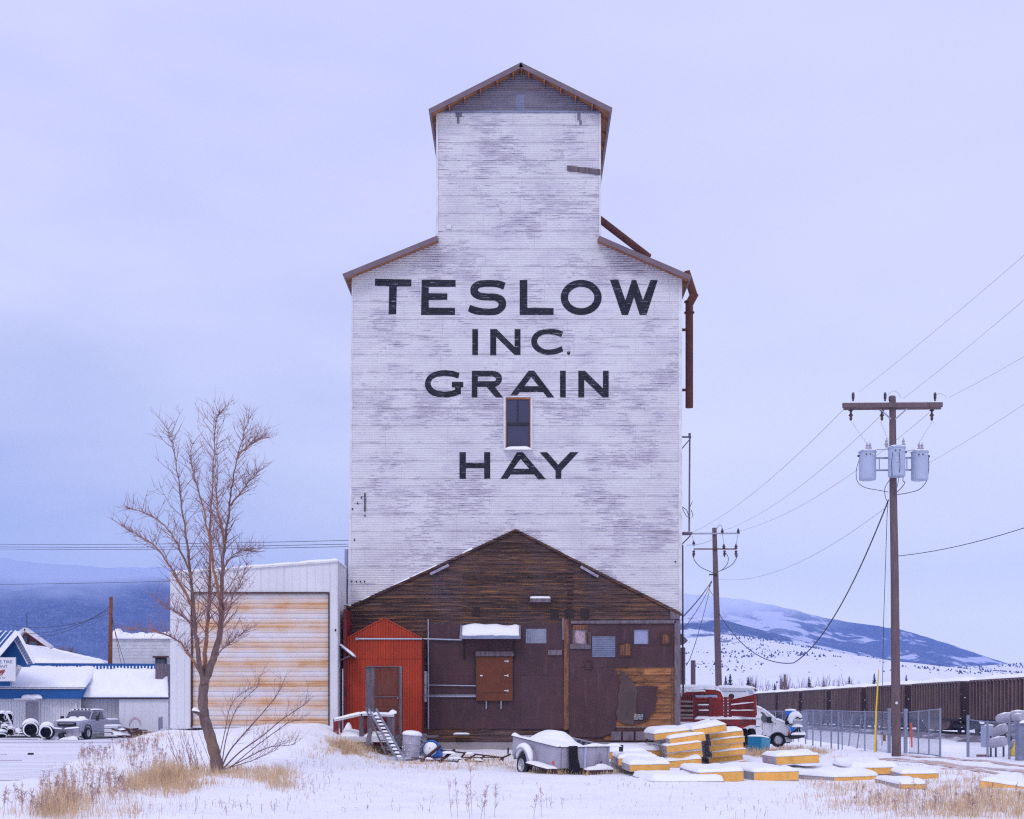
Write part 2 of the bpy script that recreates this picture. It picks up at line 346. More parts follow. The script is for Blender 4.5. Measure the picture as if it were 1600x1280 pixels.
def wall_white():
    m = material('painted_corrugated_steel', (0.665, 0.65, 0.70), 0.6, var=0.05, vscale=0.5, layers=[
        ((0.52, 0.48, 0.58), (0.46, 0.66), 0.8, (0.8, 1, 1.7), 0.6),
        ((0.36, 0.31, 0.42), (0.565, 0.70), 0.9, (0.55, 1, 6.0), 0.55),
        ((0.16, 0.11, 0.18), (0.67, 0.72), 9.0, (0.8, 1, 2.0), 0.55)])
    t = m.node_tree; N = t.nodes; L = t.links; bs = N['Principled BSDF']
    src = bs.inputs['Base Color'].links[0].from_socket
    g = N.new('ShaderNodeNewGeometry'); sp = N.new('ShaderNodeSeparateXYZ'); L.new(g.outputs['Position'], sp.inputs[0])
    def mth(op, a, b=None):
        n = N.new('ShaderNodeMath'); n.operation = op
        for i, v in enumerate((a, b)):
            if v is None: continue
            if isinstance(v, (int, float)): n.inputs[i].default_value = v
            else: L.new(v, n.inputs[i])
        return n.outputs[0]
    # paint worn off the crests of single corrugations, in clusters
    def vec(x, y, z):
        n = N.new('ShaderNodeCombineXYZ')
        for i, v in enumerate((x, y, z)):
            if isinstance(v, (int, float)): n.inputs[i].default_value = v
            else: L.new(v, n.inputs[i])
        return n.outputs[0]
    def ntex(v, sc, dt=5, rg=.6):
        n = N.new('ShaderNodeTexNoise'); n.inputs['Scale'].default_value = sc; n.inputs['Detail'].default_value = dt; n.inputs['Roughness'].default_value = rg; L.new(v, n.inputs['Vector']); return n.outputs['Fac']
    cell = mth('FLOOR', mth('DIVIDE', mth('SUBTRACT', sp.outputs[2], LAP0 + .0), PITCHC))
    line = ntex(vec(mth('MULTIPLY', sp.outputs[0], 1.15), 3.0, mth('MULTIPLY', cell, 5.37)), 1.0, 8, .68)
    clus = ntex(vec(mth('MULTIPLY', sp.outputs[0], .42), 8.0, mth('MULTIPLY', sp.outputs[2], .55)), 1.0, 4, .6)
    edgew = mth('MULTIPLY', mth('GREATER_THAN', mth('FRACT', mth('DIVIDE', mth('SUBTRACT', sp.outputs[2], LAP0), PITCHC)), .42), 1.0)
    tot = mth('ADD', line, mth('MULTIPLY', mth('SUBTRACT', clus, .5), 1.25))
    for lo, hi, st, colr in ((.54, .62, .72, (0.33, 0.285, 0.40, 1)), (.68, .76, .72, (0.14, 0.105, 0.18, 1))):
        mr = N.new('ShaderNodeMapRange'); L.new(tot, mr.inputs[0]); mr.inputs[1].default_value = lo; mr.inputs[2].default_value = hi; mr.inputs[4].default_value = st
        f = mth('MULTIPLY', mr.outputs[0], edgew)
        mxn = N.new('ShaderNodeMix'); mxn.data_type = 'RGBA'; L.new(f, mxn.inputs[0]); L.new(src, mxn.inputs[6]); mxn.inputs[7].default_value = colr; src = mxn.outputs[2]
    # grime caught along each lap between rows of sheets
    ph = mth('FRACT', mth('DIVIDE', mth('SUBTRACT', sp.outputs[2], LAP0), ROWH))
    near = mth('LESS_THAN', mth('ABSOLUTE', mth('SUBTRACT', ph, 0.035)), 0.034)
    n = N.new('ShaderNodeTexNoise'); n.inputs['Scale'].default_value = 1.1; n.inputs['Detail'].default_value = 8
    v = N.new('ShaderNodeVectorMath'); v.operation = 'MULTIPLY'; v.inputs[1].default_value = (1, 1, 2.5); L.new(g.outputs['Position'], v.inputs[0]); L.new(v.outputs[0], n.inputs['Vector'])
    mr = N.new('ShaderNodeMapRange'); L.new(n.outputs['Fac'], mr.inputs[0]); mr.inputs[1].default_value = 0.47; mr.inputs[2].default_value = 0.68; mr.inputs[4].default_value = 0.60
    f = mth('MULTIPLY', near, mr.outputs[0])
    mxn = N.new('ShaderNodeMix'); mxn.data_type = 'RGBA'; L.new(f, mxn.inputs[0]); L.new(src, mxn.inputs[6]); mxn.inputs[7].default_value = (0.20, 0.16, 0.24, 1)
    L.new(mxn.outputs[2], bs.inputs['Base Color'])
    return m
D = 50.0; PITCHC = 0.069
ROWH = 27.6 / 40; LAP0 = 29.25 - 196 / 40
MWALL = wall_white()
MLETTER = material('black_sign_paint', MLETTER_BASE, 0.6, var=0.3, vscale=3, layers=[((0.05, 0.04, 0.07), (0.5, 0.7), 2, (1, 1, 3), 0.7),
    ((0.42, 0.40, 0.48), (0.60, 0.66), 3.0, (0.9, 1, 9.0), 0.8)])
# ================================================================ THE GRAIN ELEVATOR
elev = thing('grain_elevator', 'towering white corrugated grain elevator with black painted lettering and a brown plank base', 'grain elevator', (0, D, 0))
def EX(px): return (px - CX) / 40.0
def EZ(py): return 29.25 - py / 40.0
PITCH = 0.069
def wall_y(z):
    fr = ((z - LAP0) / ROWH) % 1.0
    return D - 0.030 - 0.0115 * math.sin(2 * math.pi * (z - LAP0) / PITCH) - 0.010 * (1 - fr)

def outline(py):
    """white wall, photo rows -> x interval list (photo columns)"""
    out = []
    if py < 372: L_, R_ = 683 - (py - 176) * 0.01, 938.0
    else:
        l_sl = 683 - (py - 371) * (683 - 551) / (429 - 371); r_sl = 936 + (py - 370) * (1064 - 936) / (430 - 370)
        L_ = max(l_sl, 551 - (py - 430) * 7.0 / 515); R_ = min(r_sl, 1064)
    if py < 828: out = [(L_, R_)]
    else:
        gl = 806 - (py - 828) * (806 - 545) / (947 - 828.); gr = 806 + (py - 828) * (1064 - 806) / (957 - 828.)
        if gl > L_: out.append((L_, gl))
        if gr < R_: out.append((gr, R_))
    res = []
    for a, b in out:
        if 620 < py < 704 and a < 788 and b > 831: res += [(a, 788), (831, b)]
        else: res.append((a, b))
    return res

def strips(mb, ivf, py0, py1, off=0.0, xr=None):
    """horizontal strips that follow the corrugation between photo rows py0 (top) and py1"""
    z1, z0 = EZ(py0), EZ(py1); st = PITCH / 6
    k0 = math.floor((z0 - LAP0) / st); zs = [z0] + [LAP0 + k * st for k in range(k0, k0 + int((z1 - z0) / st) + 3) if z0 + 1e-4 < LAP0 + k * st < z1 - 1e-4] + [z1]
    for a, b in zip(zs[:-1], zs[1:]):
        pa, pb = (29.25 - (a + 1e-5)) * 40, (29.25 - (b - 1e-5)) * 40
        ia, ib, im = ivf(pa), ivf(pb), ivf((pa + pb) / 2)
        if not (len(ia) == len(ib) == len(im)): ia = ib = im
        ya, yb = wall_y(a + 1e-6) + off, wall_y(b - 1e-6) + off
        for (xa0, xa1), (xb0, xb1) in zip(ia, ib):
            if xr:
                xa0, xb0 = max(xa0, xr[0]), max(xb0, xr[0]); xa1, xb1 = min(xa1, xr[1]), min(xb1, xr[1])
            if xa1 <= xa0 and xb1 <= xb0: continue
            xa1 = max(xa1, xa0); xb1 = max(xb1, xb0)
            mb.face([(EX(xa0), ya, a), (EX(xa1), ya, a), (EX(xb1), yb, b), (EX(xb0), yb, b)])

# solid body behind the sheets
mb = MB()
body = [(EX(545), EZ(1168)), (EX(1063), EZ(1168)), (EX(1062.5), EZ(431)), (EX(936), EZ(371)), (EX(684), EZ(372)), (EX(552), EZ(431))]
mb.prism([(x, D + 0.004, z) for x, z in body], (0, 12, 0))
tower = [(EX(684), EZ(371)), (EX(937), EZ(371)), (EX(937), EZ(178)), (EX(814), EZ(108)), (EX(684), EZ(178))]
mb.prism([(x, D + 0.006, z) for x, z in tower], (0, 11, 0))
mb.build('wall_core', MWALL, elev)
# corrugated sheets, row by row, staggered joints
py = 176.0; row = 0
while py < 957:
    nxt = min(957, 196 + 27.6 * row)
    x = 540 - R.uniform(0, 97)
    while x < 1066:
        x2 = x + 97.6
        mb = MB(); strips(mb, outline, py, nxt, off=R.uniform(-0.0025, 0.0), xr=(x, x2 - 0.12))
        if mb.f: mb.build('siding_sheet', MWALL, elev)
        x = x2
    py = nxt; row += 1
# top gable in bare steel
def gab(py):
    if py < 110: return []
    t = (py - 110) / 66.0
    return [(814 - 130 * t, 814 + 124 * t)] if t > 0.01 else []
for a, b, xs in ((112, 148, [(684, 815), (815, 938)]), (148, 176, [(684, 770), (770, 860), (860, 938)])):
    for q in xs:
        mb = MB(); strips(mb, gab, a, b, off=0.0, xr=(q[0], q[1] - 0.1))
        if mb.f: mb.build('gable_sheet', MBARE, elev)
mb = MB(); strips(mb, lambda p: [(805.5, 819.5)], 149, 174, off=-0.012); mb.build('gable_patch', MGREYPAINT, elev)
mb = MB(); mb.box(EX(683), EX(938), D - 0.075, D - 0.035, EZ(177), EZ(174.3)); mb.build('flashing', MGREYPAINT, elev)
# wall trims
mb = MB()
mb.prism([(EX(543.5), D - 0.05, EZ(947)), (EX(548), D - 0.05, EZ(947)), (EX(552.5), D - 0.05, EZ(431)), (EX(550), D - 0.05, EZ(431))], (0, 0.3, 0))
mb.build('corner_trim', MTRIM, elev)
mb = MB(); mb.box(EX(1060), EX(1065.5), D - 0.06, D + 0.3, EZ(956), EZ(432)); mb.build('corner_trim', MTRIM, elev)
for a, b in ((681.6, 684.6), (935.8, 938.8)):
    mb = MB(); mb.box(EX(a), EX(b), D - 0.065, D + 0.1, EZ(371), EZ(178)); mb.build('corner_trim', MTRIM, elev)
mb = MB(); mb.box(EX(538.5), EX(543.4), D - 0.02, D + 0.2, EZ(905), EZ(858)); mb.build('corner_patch', MGREYPAINT, elev)
# tower wall repair board, small fittings
mb = MB(); mb.prism([(EX(886), D - 0.09, EZ(268)), (EX(938), D - 0.09, EZ(275)), (EX(938), D - 0.09, EZ(266)), (EX(886), D - 0.09, EZ(260))], (0, 0.03, 0)); mb.build('repair_board', MGREYWOOD, elev)
for (a, b, c, d_) in ((712, 176.8, 722, 184), (714, 184, 718, 194), (902, 177.5, 907, 189), (905, 189, 909, 196)):
    mb = MB(); strips(mb, lambda p: [(a, c)], b, d_, off=-0.006); mb.build('bare_spot', MBARE, elev)
mb = MB(); mb.box(EX(697), EX(705), D - 0.10, D - 0.05, EZ(359), EZ(352)); mb.build('cover_plate', MTRIM, elev)
mb = MB(); mb.box(EX(569.6), EX(571.4), D - 0.09, D - 0.04, EZ(800), EZ(771)); mb.build('slot_bracket', MBLACKMETAL, elev)
for a, b in ((565, 778), (559, 787), (551, 796), (570.5, 806), (554, 844), (550, 909), (557, 909), (563.5, 909), (570, 909), (1055, 878)):
    mb = MB(); mb.box(EX(a - 0.8), EX(a + 0.8), D - 0.085, D - 0.04, EZ(b + 1.3), EZ(b - 1.3)); mb.build('bolt', MBLACKMETAL, elev)

# lettering painted over the corrugation
def ell(cx, cy, rx, ry, n=40): return [(cx + rx * math.cos(2 * math.pi * i / n), cy + ry * math.sin(2 * math.pi * i / n)) for i in range(n)]
LET = [
 ('T', [[(586.3, 436.3), (643, 437.2), (642.8, 448.2), (620.2, 448.2), (619.2, 491.8), (607.3, 491.8), (608.2, 448), (586, 447.3)]]),
 ('E', [[(659, 438), (712, 438), (712, 449), (670, 449), (670, 459), (699, 459), (699, 469.3), (670, 469.3), (670, 481.5), (711, 481.5), (711, 493), (658, 493)]]),
 ('S', [[(790, 442.5), (784, 440.1), (778, 438.8), (765, 438.3), (752, 438.7), (747, 439.8), (742, 442), (738, 445.5), (735.6, 449), (735, 452), (735, 457), (736.2, 461), (739, 464.5), (745, 468), (752, 470), (762, 470.3), (770, 470.3), (774, 471), (777, 472.6), (779, 475.2), (779, 478), (777, 480.8), (772, 482.5), (765, 482.9), (755, 482.6), (745, 480.5), (734.5, 477), (731, 487), (737, 490), (742, 491.7), (750, 493), (760, 493.5), (772, 493.3), (778, 492), (783, 489.2), (788, 484.5), (790.4, 480), (791, 475), (790.2, 470), (788, 466), (784, 462.4), (778, 460.2), (770, 459), (757, 458.7), (750, 457.5), (747, 455), (747, 452.5), (750, 450), (758, 449), (770, 449), (778, 450), (786.5, 453.5)]]),
 ('L', [[(812, 438.3), (824, 438.3), (824, 482), (865, 482), (865, 493), (812, 493)]]),
 ('O', [ell(908, 465.5, 32, 27.6), ell(908, 465.6, 20.5, 16.6)]),
 ('W', [[(953, 438), (966, 438), (977, 470), (987, 438.5), (994, 438.5), (1004.5, 469.5), (1016, 438.5), (1027.5, 438.5), (1010, 493), (999.5, 493), (990.5, 465.5), (981, 493), (971.5, 493)]]),
 ('I', [[(738, 514.8), (747, 514.8), (747, 555.5), (738, 555.5)]]),
 ('N', [[(766, 514.8), (776, 514.8), (804, 542.5), (804, 514.8), (813.3, 514.8), (813.3, 555.3), (804, 555.3), (775.4, 527), (775.4, 555.8), (766, 555.8)]]),
 ('C', [[(880, 519), (872, 515.8), (865, 514.8), (857, 514.6), (850, 515.2), (844, 516.7), (839, 519), (834.5, 522.5), (831.3, 527), (830, 532), (830.3, 538), (832.5, 543.5), (836.5, 548), (841.5, 551.5), (848, 554.2), (856, 555.4), (868, 554.5), (876, 551.5), (880, 549.5), (877.5, 541.5), (868, 545.5), (857, 547), (851, 546.4), (846, 544), (841.5, 540), (839.3, 535.5), (839.5, 531), (842, 527.3), (848, 523.8), (857, 522.8), (868, 524.5), (877, 527.3)]]),
 ('full stop', [ell(888.4, 552.4, 2.7, 2.7, 14)]),
 ('G', [[(718, 583.3), (708, 580), (697, 579), (690, 579.2), (684, 580.3), (678, 582), (672, 585.2), (667.6, 589.5), (665, 594.5), (664, 600), (664.4, 605.5), (666.5, 610), (670, 614.4), (675, 618), (683, 620.9), (690, 621.7), (698, 621.8), (710, 620), (720.3, 616), (720.5, 606), (724, 606), (724, 597.2), (706, 597.2), (706, 606), (711, 606), (711, 609.5), (702, 612), (692, 612.2), (684.5, 611.2), (679, 609), (675, 605.5), (672.9, 601), (673.4, 597), (675.5, 593.5), (682, 589.5), (693, 588), (706, 589), (716.3, 592)]]),
 ('R', [[(737.5, 580), (768, 580), (775, 580.8), (780, 583.2), (783.5, 587), (784.6, 592), (783.6, 597), (780.5, 601.5), (773.5, 605.5), (786, 621.5), (774.5, 621.5), (760, 605), (746, 605), (746, 621.5), (737, 621.5)], [(746.7, 589), (770, 589), (774, 590.3), (775.2, 592.8), (774.4, 595), (772, 596.2), (746.7, 596.2)]]),
 ('A', [[(826, 579.8), (834.8, 579.8), (866, 621.5), (855, 621.5), (848.5, 613), (812.5, 613), (808, 618.5), (797, 618.5)], [(830, 590), (841.5, 603.8), (819.5, 603.8)]]),
 ('I', [[(875, 580), (884, 580), (884, 621.5), (875, 621.5)]]),
 ('N', [[(903.5, 580), (914, 580), (942, 607.5), (942, 580), (951, 580), (951, 621.5), (941.5, 621.5), (912.8, 594), (912.8, 621.5), (903.5, 621.5)]]),
 ('H', [[(718, 707), (728, 707), (728, 723.5), (756.5, 723.5), (756.5, 707), (766, 707), (766, 748.7), (756.5, 748.7), (756.5, 732), (728, 732), (728, 748.7), (718, 748.7)]]),
 ('A', [[(808, 707), (817, 707), (853, 749.5), (841, 749.5), (834.5, 742), (798, 742), (793, 749), (782, 749)], [(813.5, 717.5), (827, 733), (802, 733)]]),
 ('Y', [[(843, 707), (855, 707), (872, 726.5), (891, 707), (904, 707), (877, 736), (877, 748.7), (868, 748.7), (868, 736)]]),
]
def scan(polys, py):
    xs = []
    for pl in polys:
        for (x0, y0), (x1, y1) in zip(pl, pl[1:] + pl[:1]):
            if (y0 <= py < y1) or (y1 <= py < y0): xs.append(x0 + (py - y0) * (x1 - x0) / (y1 - y0))
    xs.sort(); return list(zip(xs[0::2], xs[1::2]))
for ch, polys in LET:
    y0 = min(p[1] for pl in polys for p in pl); y1 = max(p[1] for pl in polys for p in pl)
    mb = MB(); strips(mb, lambda q: scan(polys, q), y0 + 0.01, y1 - 0.01, off=-0.007)
    mb.build('letter', MLETTER, elev, label='black painted %s on the white siding' % (('letter ' + ch) if len(ch) == 1 else ch))

# window
mb = MB()
for a, b, c, e in ((786.8, 790, 619.5, 704), (829, 832.2, 619.5, 704), (790, 829, 619.5, 621.6)):
    mb.box(EX(a), EX(b), D - 0.09, D + 0.02, EZ(e), EZ(c))
wf = mb.build('window', MTRIM, elev)
mb = MB()
for a, b, c, e in ((790, 791.4, 621.7, 703), (827.6, 829, 621.7, 703), (791.5, 827.5, 621.7, 624.6)):
    mb.box(EX(a), EX(b), D - 0.07, D + 0.02, EZ(e), EZ(c))
mb.build('inner_frame', MSOFFIT, wf)
mb = MB(); mb.box(EX(791.5), EX(827.5), D - 0.05, D + 0.01, EZ(665.2), EZ(661)); mb.box(EX(808.4), EX(809.8), D - 0.045, D + 0.01, EZ(661), EZ(624.7))
mb.box(EX(791.5), EX(792.4), D - 0.045, D + 0.01, EZ(702), EZ(665.3)); mb.box(EX(826.6), EX(827.5), D - 0.045, D + 0.01, EZ(702), EZ(665.3))
mb.build('sash', MBLACKMETAL, wf)
MPANE = material('violet_dark_pane', (0.048, 0.046, 0.10), 0.35, var=0.12, vscale=1.2, spec=0.35)
for a, b, c, e in ((791.5, 808.3, 624.7, 660.9), (809.9, 827.5, 624.7, 660.9), (792.5, 826.5, 665.3, 702)):
    mb = MB(); mb.box(EX(a), EX(b), D - 0.02, D - 0.008, EZ(e), EZ(c)); mb.build('pane', MPANE, wf)
mb = MB(); mb.snow([P(789, 704, D) + Vector((0, -0.26, 0)), P(830, 704, D) + Vector((0, -0.26, 0)), P(830, 704, D - .08), P(789, 704, D - .08)], 0.16, 10, 4, edge=0.3)
mb.build('snow_layer', MSNOWO, wf, smooth=True)
mb = MB(); mb.box(EX(787), EX(832), D - 0.28, D - 0.04, EZ(705.4), EZ(704.1)); mb.build('sill', MTRIM, wf)

# roofs: sheet on top, wooden soffit below, fascia in front
YF = 49.45
def roof_side(name, a, b, depth, t=0.14, walle=None):
    """a = eave (px,py), b = ridge end (px,py), seen at the front edge"""
    A, B = P(*a, YF), P(*b, YF); n = Vector((-(B.z - A.z), 0, B.x - A.x)).normalized()
    if n.z < 0: n = -n
    mb = MB(); mb.prism([A, B, B - n * 0.05, A - n * 0.05], (0, depth, 0)); r = mb.build('roof', MROOF, elev)
    mb = MB(); mb.prism([A - n * 0.055 + Vector((0, .05, 0)), B - n * 0.055 + Vector((0, .05, 0)), B - n * 0.09 + Vector((0, .05, 0)), A - n * 0.09 + Vector((0, .05, 0))], (0, depth - 0.1, 0)); mb.build('soffit', MSOFFIT, r)
    mb = MB(); mb.prism([A + Vector((0, -0.03, 0)), B + Vector((0, -0.03, 0)), B - n * t * 1.35 + Vector((0, -0.03, 0)), A - n * t * 1.35 + Vector((0, -0.03, 0))], (0, 0.028, 0)); mb.build('fascia', MROOF, r)
    s = 1 if B.x > A.x else -1
    mb = MB(); mb.prism([A - n * 0.02, A - n * 0.17, A - n * 0.17 + Vector((s * 0.05, 0, 0)), A - n * 0.02 + Vector((s * 0.05, 0, 0))], (0, depth, 0)); mb.build('eave_trim', MROOF, r)
    return A, B, n, r
A, B, n, r1 = roof_side('roof', (669.5, 171), (814, 98), 11.8)
for px in (699, 723, 748, 774, 799, 812):
    t = (px - 669.5) / (814 - 669.5); p = A.lerp(B, t) - n * 0.092
    mb = MB(); mb.prism([p, p + Vector((0.045, 0, 0.022)), p + Vector((0.045, 0, -0.16)), p + Vector((0, 0, -0.16))], (0, 0.5, 0)); mb.build('rafter', MSOFFIT, r1)
for k in range(9):
    mb = MB(); p = A + Vector((0.05, 0.9 + k * 1.15, -0.02)); mb.bar(p + Vector((0, 0, -0.10)), p + Vector((0.36, 0, 0.08)), 0.05, 0.1); mb.build('rafter', MSOFFIT, r1)
A, B, n, r2 = roof_side('roof', (957, 169), (814, 98), 11.8)
for px in (829, 853, 879, 902, 928):
    t = (957 - px) / (957 - 814.); p = A.lerp(B, t) - n * 0.092
    mb = MB(); mb.prism([p, p + Vector((-0.045, 0, 0.022)), p + Vector((-0.045, 0, -0.16)), p + Vector((0, 0, -0.16))], (0, 0.5, 0)); mb.build('rafter', MSOFFIT, r2)
for k in range(9):
    mb = MB(); p = A + Vector((-0.05, 0.9 + k * 1.15, -0.02)); mb.bar(p + Vector((0, 0, -0.10)), p + Vector((-0.36, 0, 0.08)), 0.05, 0.1); mb.build('rafter', MSOFFIT, r2)
A, B, n, r3 = roof_side('roof', (535, 428.5), (683, 368.5), 12.8)
for k in range(9):
    mb = MB(); p = A + Vector((0.05, 0.7 + k * 1.3, -0.02)); mb.bar(p + Vector((0, 0, -0.10)), p + Vector((0.40, 0, 0.06)), 0.05, 0.1); mb.build('rafter', MSOFFIT, r3)
A, B, n, r4 = roof_side('roof', (1081, 431), (936, 368.5), 12.8)
for k in range(9):
    mb = MB(); p = A + Vector((-0.05, 0.7 + k * 1.3, -0.02)); mb.bar(p + Vector((0, 0, -0.10)), p + Vector((-0.40, 0, 0.06)), 0.05, 0.1); mb.build('rafter', MSOFFIT, r4)
# dark fibre-cement board line where the plank gable meets the steel, with snow lodged on it
for (a, b) in (((543, 949), (806, 827)), ((1064.5, 959), (806, 827))):
    mb = MB(); A, B = P(*a, D), P(*b, D); mb.prism([A + Vector((0, -0.12, 0)), B + Vector((0, -0.12, 0)), B + Vector((0, -0.12, -0.10)), A + Vector((0, -0.12, -0.10))], (0, 0.11, 0)); mb.build('gable_ledge', MBOARD, elev)
def ledge_snow(pts):
    mb = MB()
    for a, b in zip(pts[:-1], pts[1:]):
        A, B = P(*a, D), P(*b, D)
        lo, hi = (A, B) if A.x < B.x else (B, A)
        mb.snow([lo + Vector((0, -0.12, 0)), hi + Vector((0, -0.12, 0)), hi + Vector((0, -0.04, 0)), lo + Vector((0, -0.04, 0))], 0.032, 8, 2, edge=0.04, over=0.01, seed=A.x, amp=1.5)
    mb.build('snow_layer', MSNOWO, elev, smooth=True)
ledge_snow([(565, 939), (578, 932.5)]); ledge_snow([(615, 915.5), (640, 904)]); ledge_snow([(643, 902.5), (683, 884)]); ledge_snow([(722, 866), (738, 858.5)]); ledge_snow([(880, 864.5), (898, 874)])
ledge_snow([(545, 948), (549, 946.5)])

# weathered lap boards of the lower gable
def gl(py): return 806 - (py - 828) * (806 - 545) / (947 - 828.) if py < 947 else 545
def gr(py): return 806 + (py - 828) * (1064 - 806) / (957 - 828.) if py < 957 else 1063
def board(px0t, px1t, px0b, px1b, pt, pb, mt=MBOARD, y=D, name='siding_board', jy=0.0, par=None):
    mb = MB(); jy = jy or R.uniform(-0.008, 0.008); g = 0.25
    x0t, x1t, x0b, x1b = EX(px0t), EX(px1t), EX(px0b), EX(px1b); zt, zb = EZ(pt) , EZ(pb) + 0.012
    yt, yb, yk = y - 0.026 + jy, y - 0.062 + jy, y - 0.006
    mb.raw([(x0b, yb, zb), (x1b, yb, zb), (x1t, yt, zt), (x0t, yt, zt), (x0b, yk, zb), (x1b, yk, zb), (x1t, yk, zt), (x0t, yk, zt)],
           [(0, 1, 2, 3), (4, 7, 6, 5), (0, 4, 5, 1), (3, 2, 6, 7), (0, 3, 7, 4), (1, 5, 6, 2)])
    return mb.build(name, mt, par or elev)
py = 829.0; hgt = 6.62
while py < 972:
    pb = py + hgt
    L0, L1, R0, R1 = gl(py) + 1.5, gl(pb) + 1.5, gr(py) - 1.5, gr(pb) - 1.5
    for a, b in ((540, 723), (723, 893), (893, 1070)):
        a2t, a2b = max(a, L0), max(a, L1); b2t, b2b = min(b, R0) - 0.15, min(b, R1) - 0.15
        if b2b - a2b < 3: continue
        board(min(a2t, b2t), max(b2t, min(a2t, b2t)), a2b, b2b, py, pb)
    py = pb
yl = py
while yl < 1141: board(544, 668, 544, 668, yl, yl + hgt); yl += hgt
# the column of dark nailer stubs under the centre of the gable
k = 0; q = 872.0
while q < 948:
    mb = MB(); mb.box(EX(886), EX(895.5), D - 0.085, D - 0.06, EZ(q + 3.6), EZ(q)); mb.build('nailer_block', MRUST, elev); q += 6.62
# planks low down, between sheets and snow
for a, b in ((668, 740), (740, 812), (812, 890), (890, 940)):
    for (t, bt) in ((1138, 1149), (1149, 1160)): board(a, b - .2, a, b - .2, t, bt, y=D + 0.01)
mb = MB(); mb.box(EX(668), EX(1062), D - 0.12, D + 0.02, EZ(1190), EZ(1160)); mb.build('foundation_beam', MCONCRETE, elev)
for a, b in ((955, 970), (973, 990), (993, 1009), (1012, 1028), (1031, 1050)):
    mb = MB(); mb.box(EX(a), EX(b), D - 0.10, D - 0.02, EZ(1157), EZ(1143)); mb.build('crib_block', MGREYWOOD, elev)
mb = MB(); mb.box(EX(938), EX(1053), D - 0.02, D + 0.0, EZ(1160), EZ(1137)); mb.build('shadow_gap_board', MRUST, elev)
# brown sheet metal, left field
for (a, b) in ((668, 741), (741, 813), (813, 881)):
    for (t, bt) in ((975, 1056), (1056, 1139)):
        mb = MB(); mb.box(EX(a), EX(b) - .004, D - 0.085 + R.uniform(-.005, .005), D - 0.066, EZ(bt) + .004, EZ(t)); mb.build('metal_sheet', MBROWNSHEET, elev)
# right field with the torn part
for (a, b) in ((889, 944), (944, 1000), (1000, 1053)):
    mb = MB(); mb.box(EX(a), EX(b) - .004, D - 0.085 + R.uniform(-.005, .005), D - 0.066, EZ(1042.5), EZ(975)); mb.build('metal_sheet', MBROWNSHEET, elev)
def flat(pts, y0, y1, mt, name, par=None, **k):
    mb = MB(); mb.prism([(EX(a), y0, EZ(b)) for a, b in pts], (0, y1 - y0, 0)); return mb.build(name, mt, par or elev, **k)
flat([(889, 1151), (932, 1152.5), (932, 1043), (889, 1043)], D - .086, D - .068, MBROWNSHEET, 'metal_sheet')
flat([(932.3, 1152.5), (941, 1151), (957, 1146), (962, 1136), (965, 1105), (967, 1080), (968, 1062), (964, 1050), (958, 1043), (932.3, 1043)], D - .082, D - .066, MBROWNSHEET, 'metal_sheet')
q = 1043.0
for k in range(8):
    xs = [960, 1048.5] if k % 2 else [960, 1001 + R.uniform(-8, 8), 1048.5]
    for a, b in zip(xs[:-1], xs[1:]): board(a, b - .15, a, b - .15, q, q + 11.65, MORANGEWOOD, y=D, name='exposed_board')
    q += 11.65
flat([(1049, 1136), (1052.5, 1136), (1052.5, 1043), (1049, 1043)], D - .075, D - .01, MORANGEWOOD, 'frame_strip')
flat([(968, 1046), (976, 1052), (986, 1061), (992, 1071), (996, 1080), (993, 1098), (994, 1112), (989, 1133), (975, 1131), (965, 1127), (962, 1113), (966, 1100), (965, 1086), (968, 1076), (970, 1064)], D - .14, D - .125, material('greyed_brown_sheet', (.085, .055, .058), .7, var=.2, vscale=1.5, bump=.01, bscale=3), 'torn_flap', label='curled torn flap of brown sheet metal')
flat([(990, 1073), (1005, 1071.5), (1028, 1073), (1024, 1084), (1027, 1092), (1023, 1102), (1024, 1110), (1016, 1116), (1013, 1124), (1003, 1129), (996, 1131), (988, 1134), (989, 1100)], D - .11, D - .095, MBROWNSHEET, 'torn_flap', label='ragged brown sheet remnant behind the private property notice')
flat([(943, 1152), (956, 1148.5), (961, 1146), (961, 1157), (944, 1157)], D - .05, D - .03, MORANGEWOOD, 'exposed_board')
# ledge board, posts
flat([(892, 975), (1055, 974.5), (1055, 969), (892, 970.5)], D - .15, D - .06, MGREYWOOD, 'ledge_board')
flat([(880.5, 1140), (888, 1140), (888, 968), (881.5, 968)], D - .15, D - .05, MRUSTPOST, 'post', label='stripped rusty brown wall post')
flat([(878, 1000), (881.3, 1000), (881.3, 966), (878, 966)], D - .14, D - .04, MGREYWOOD, 'post_board')
flat([(1053.2, 1147), (1062.5, 1147), (1062.5, 970), (1053.2, 970)], D - .15, D - .03, MGREYWOOD, 'corner_post')
flat([(1047, 968), (1062, 968), (1062, 957.8), (1047, 951)], D - .10, D - .06, MGREYWOOD, 'corner_block')
flat([(856, 1024), (878, 1024), (878, 1016), (856, 1016)], D - .14, D - .088, MGREYWOOD, 'nailed_board')
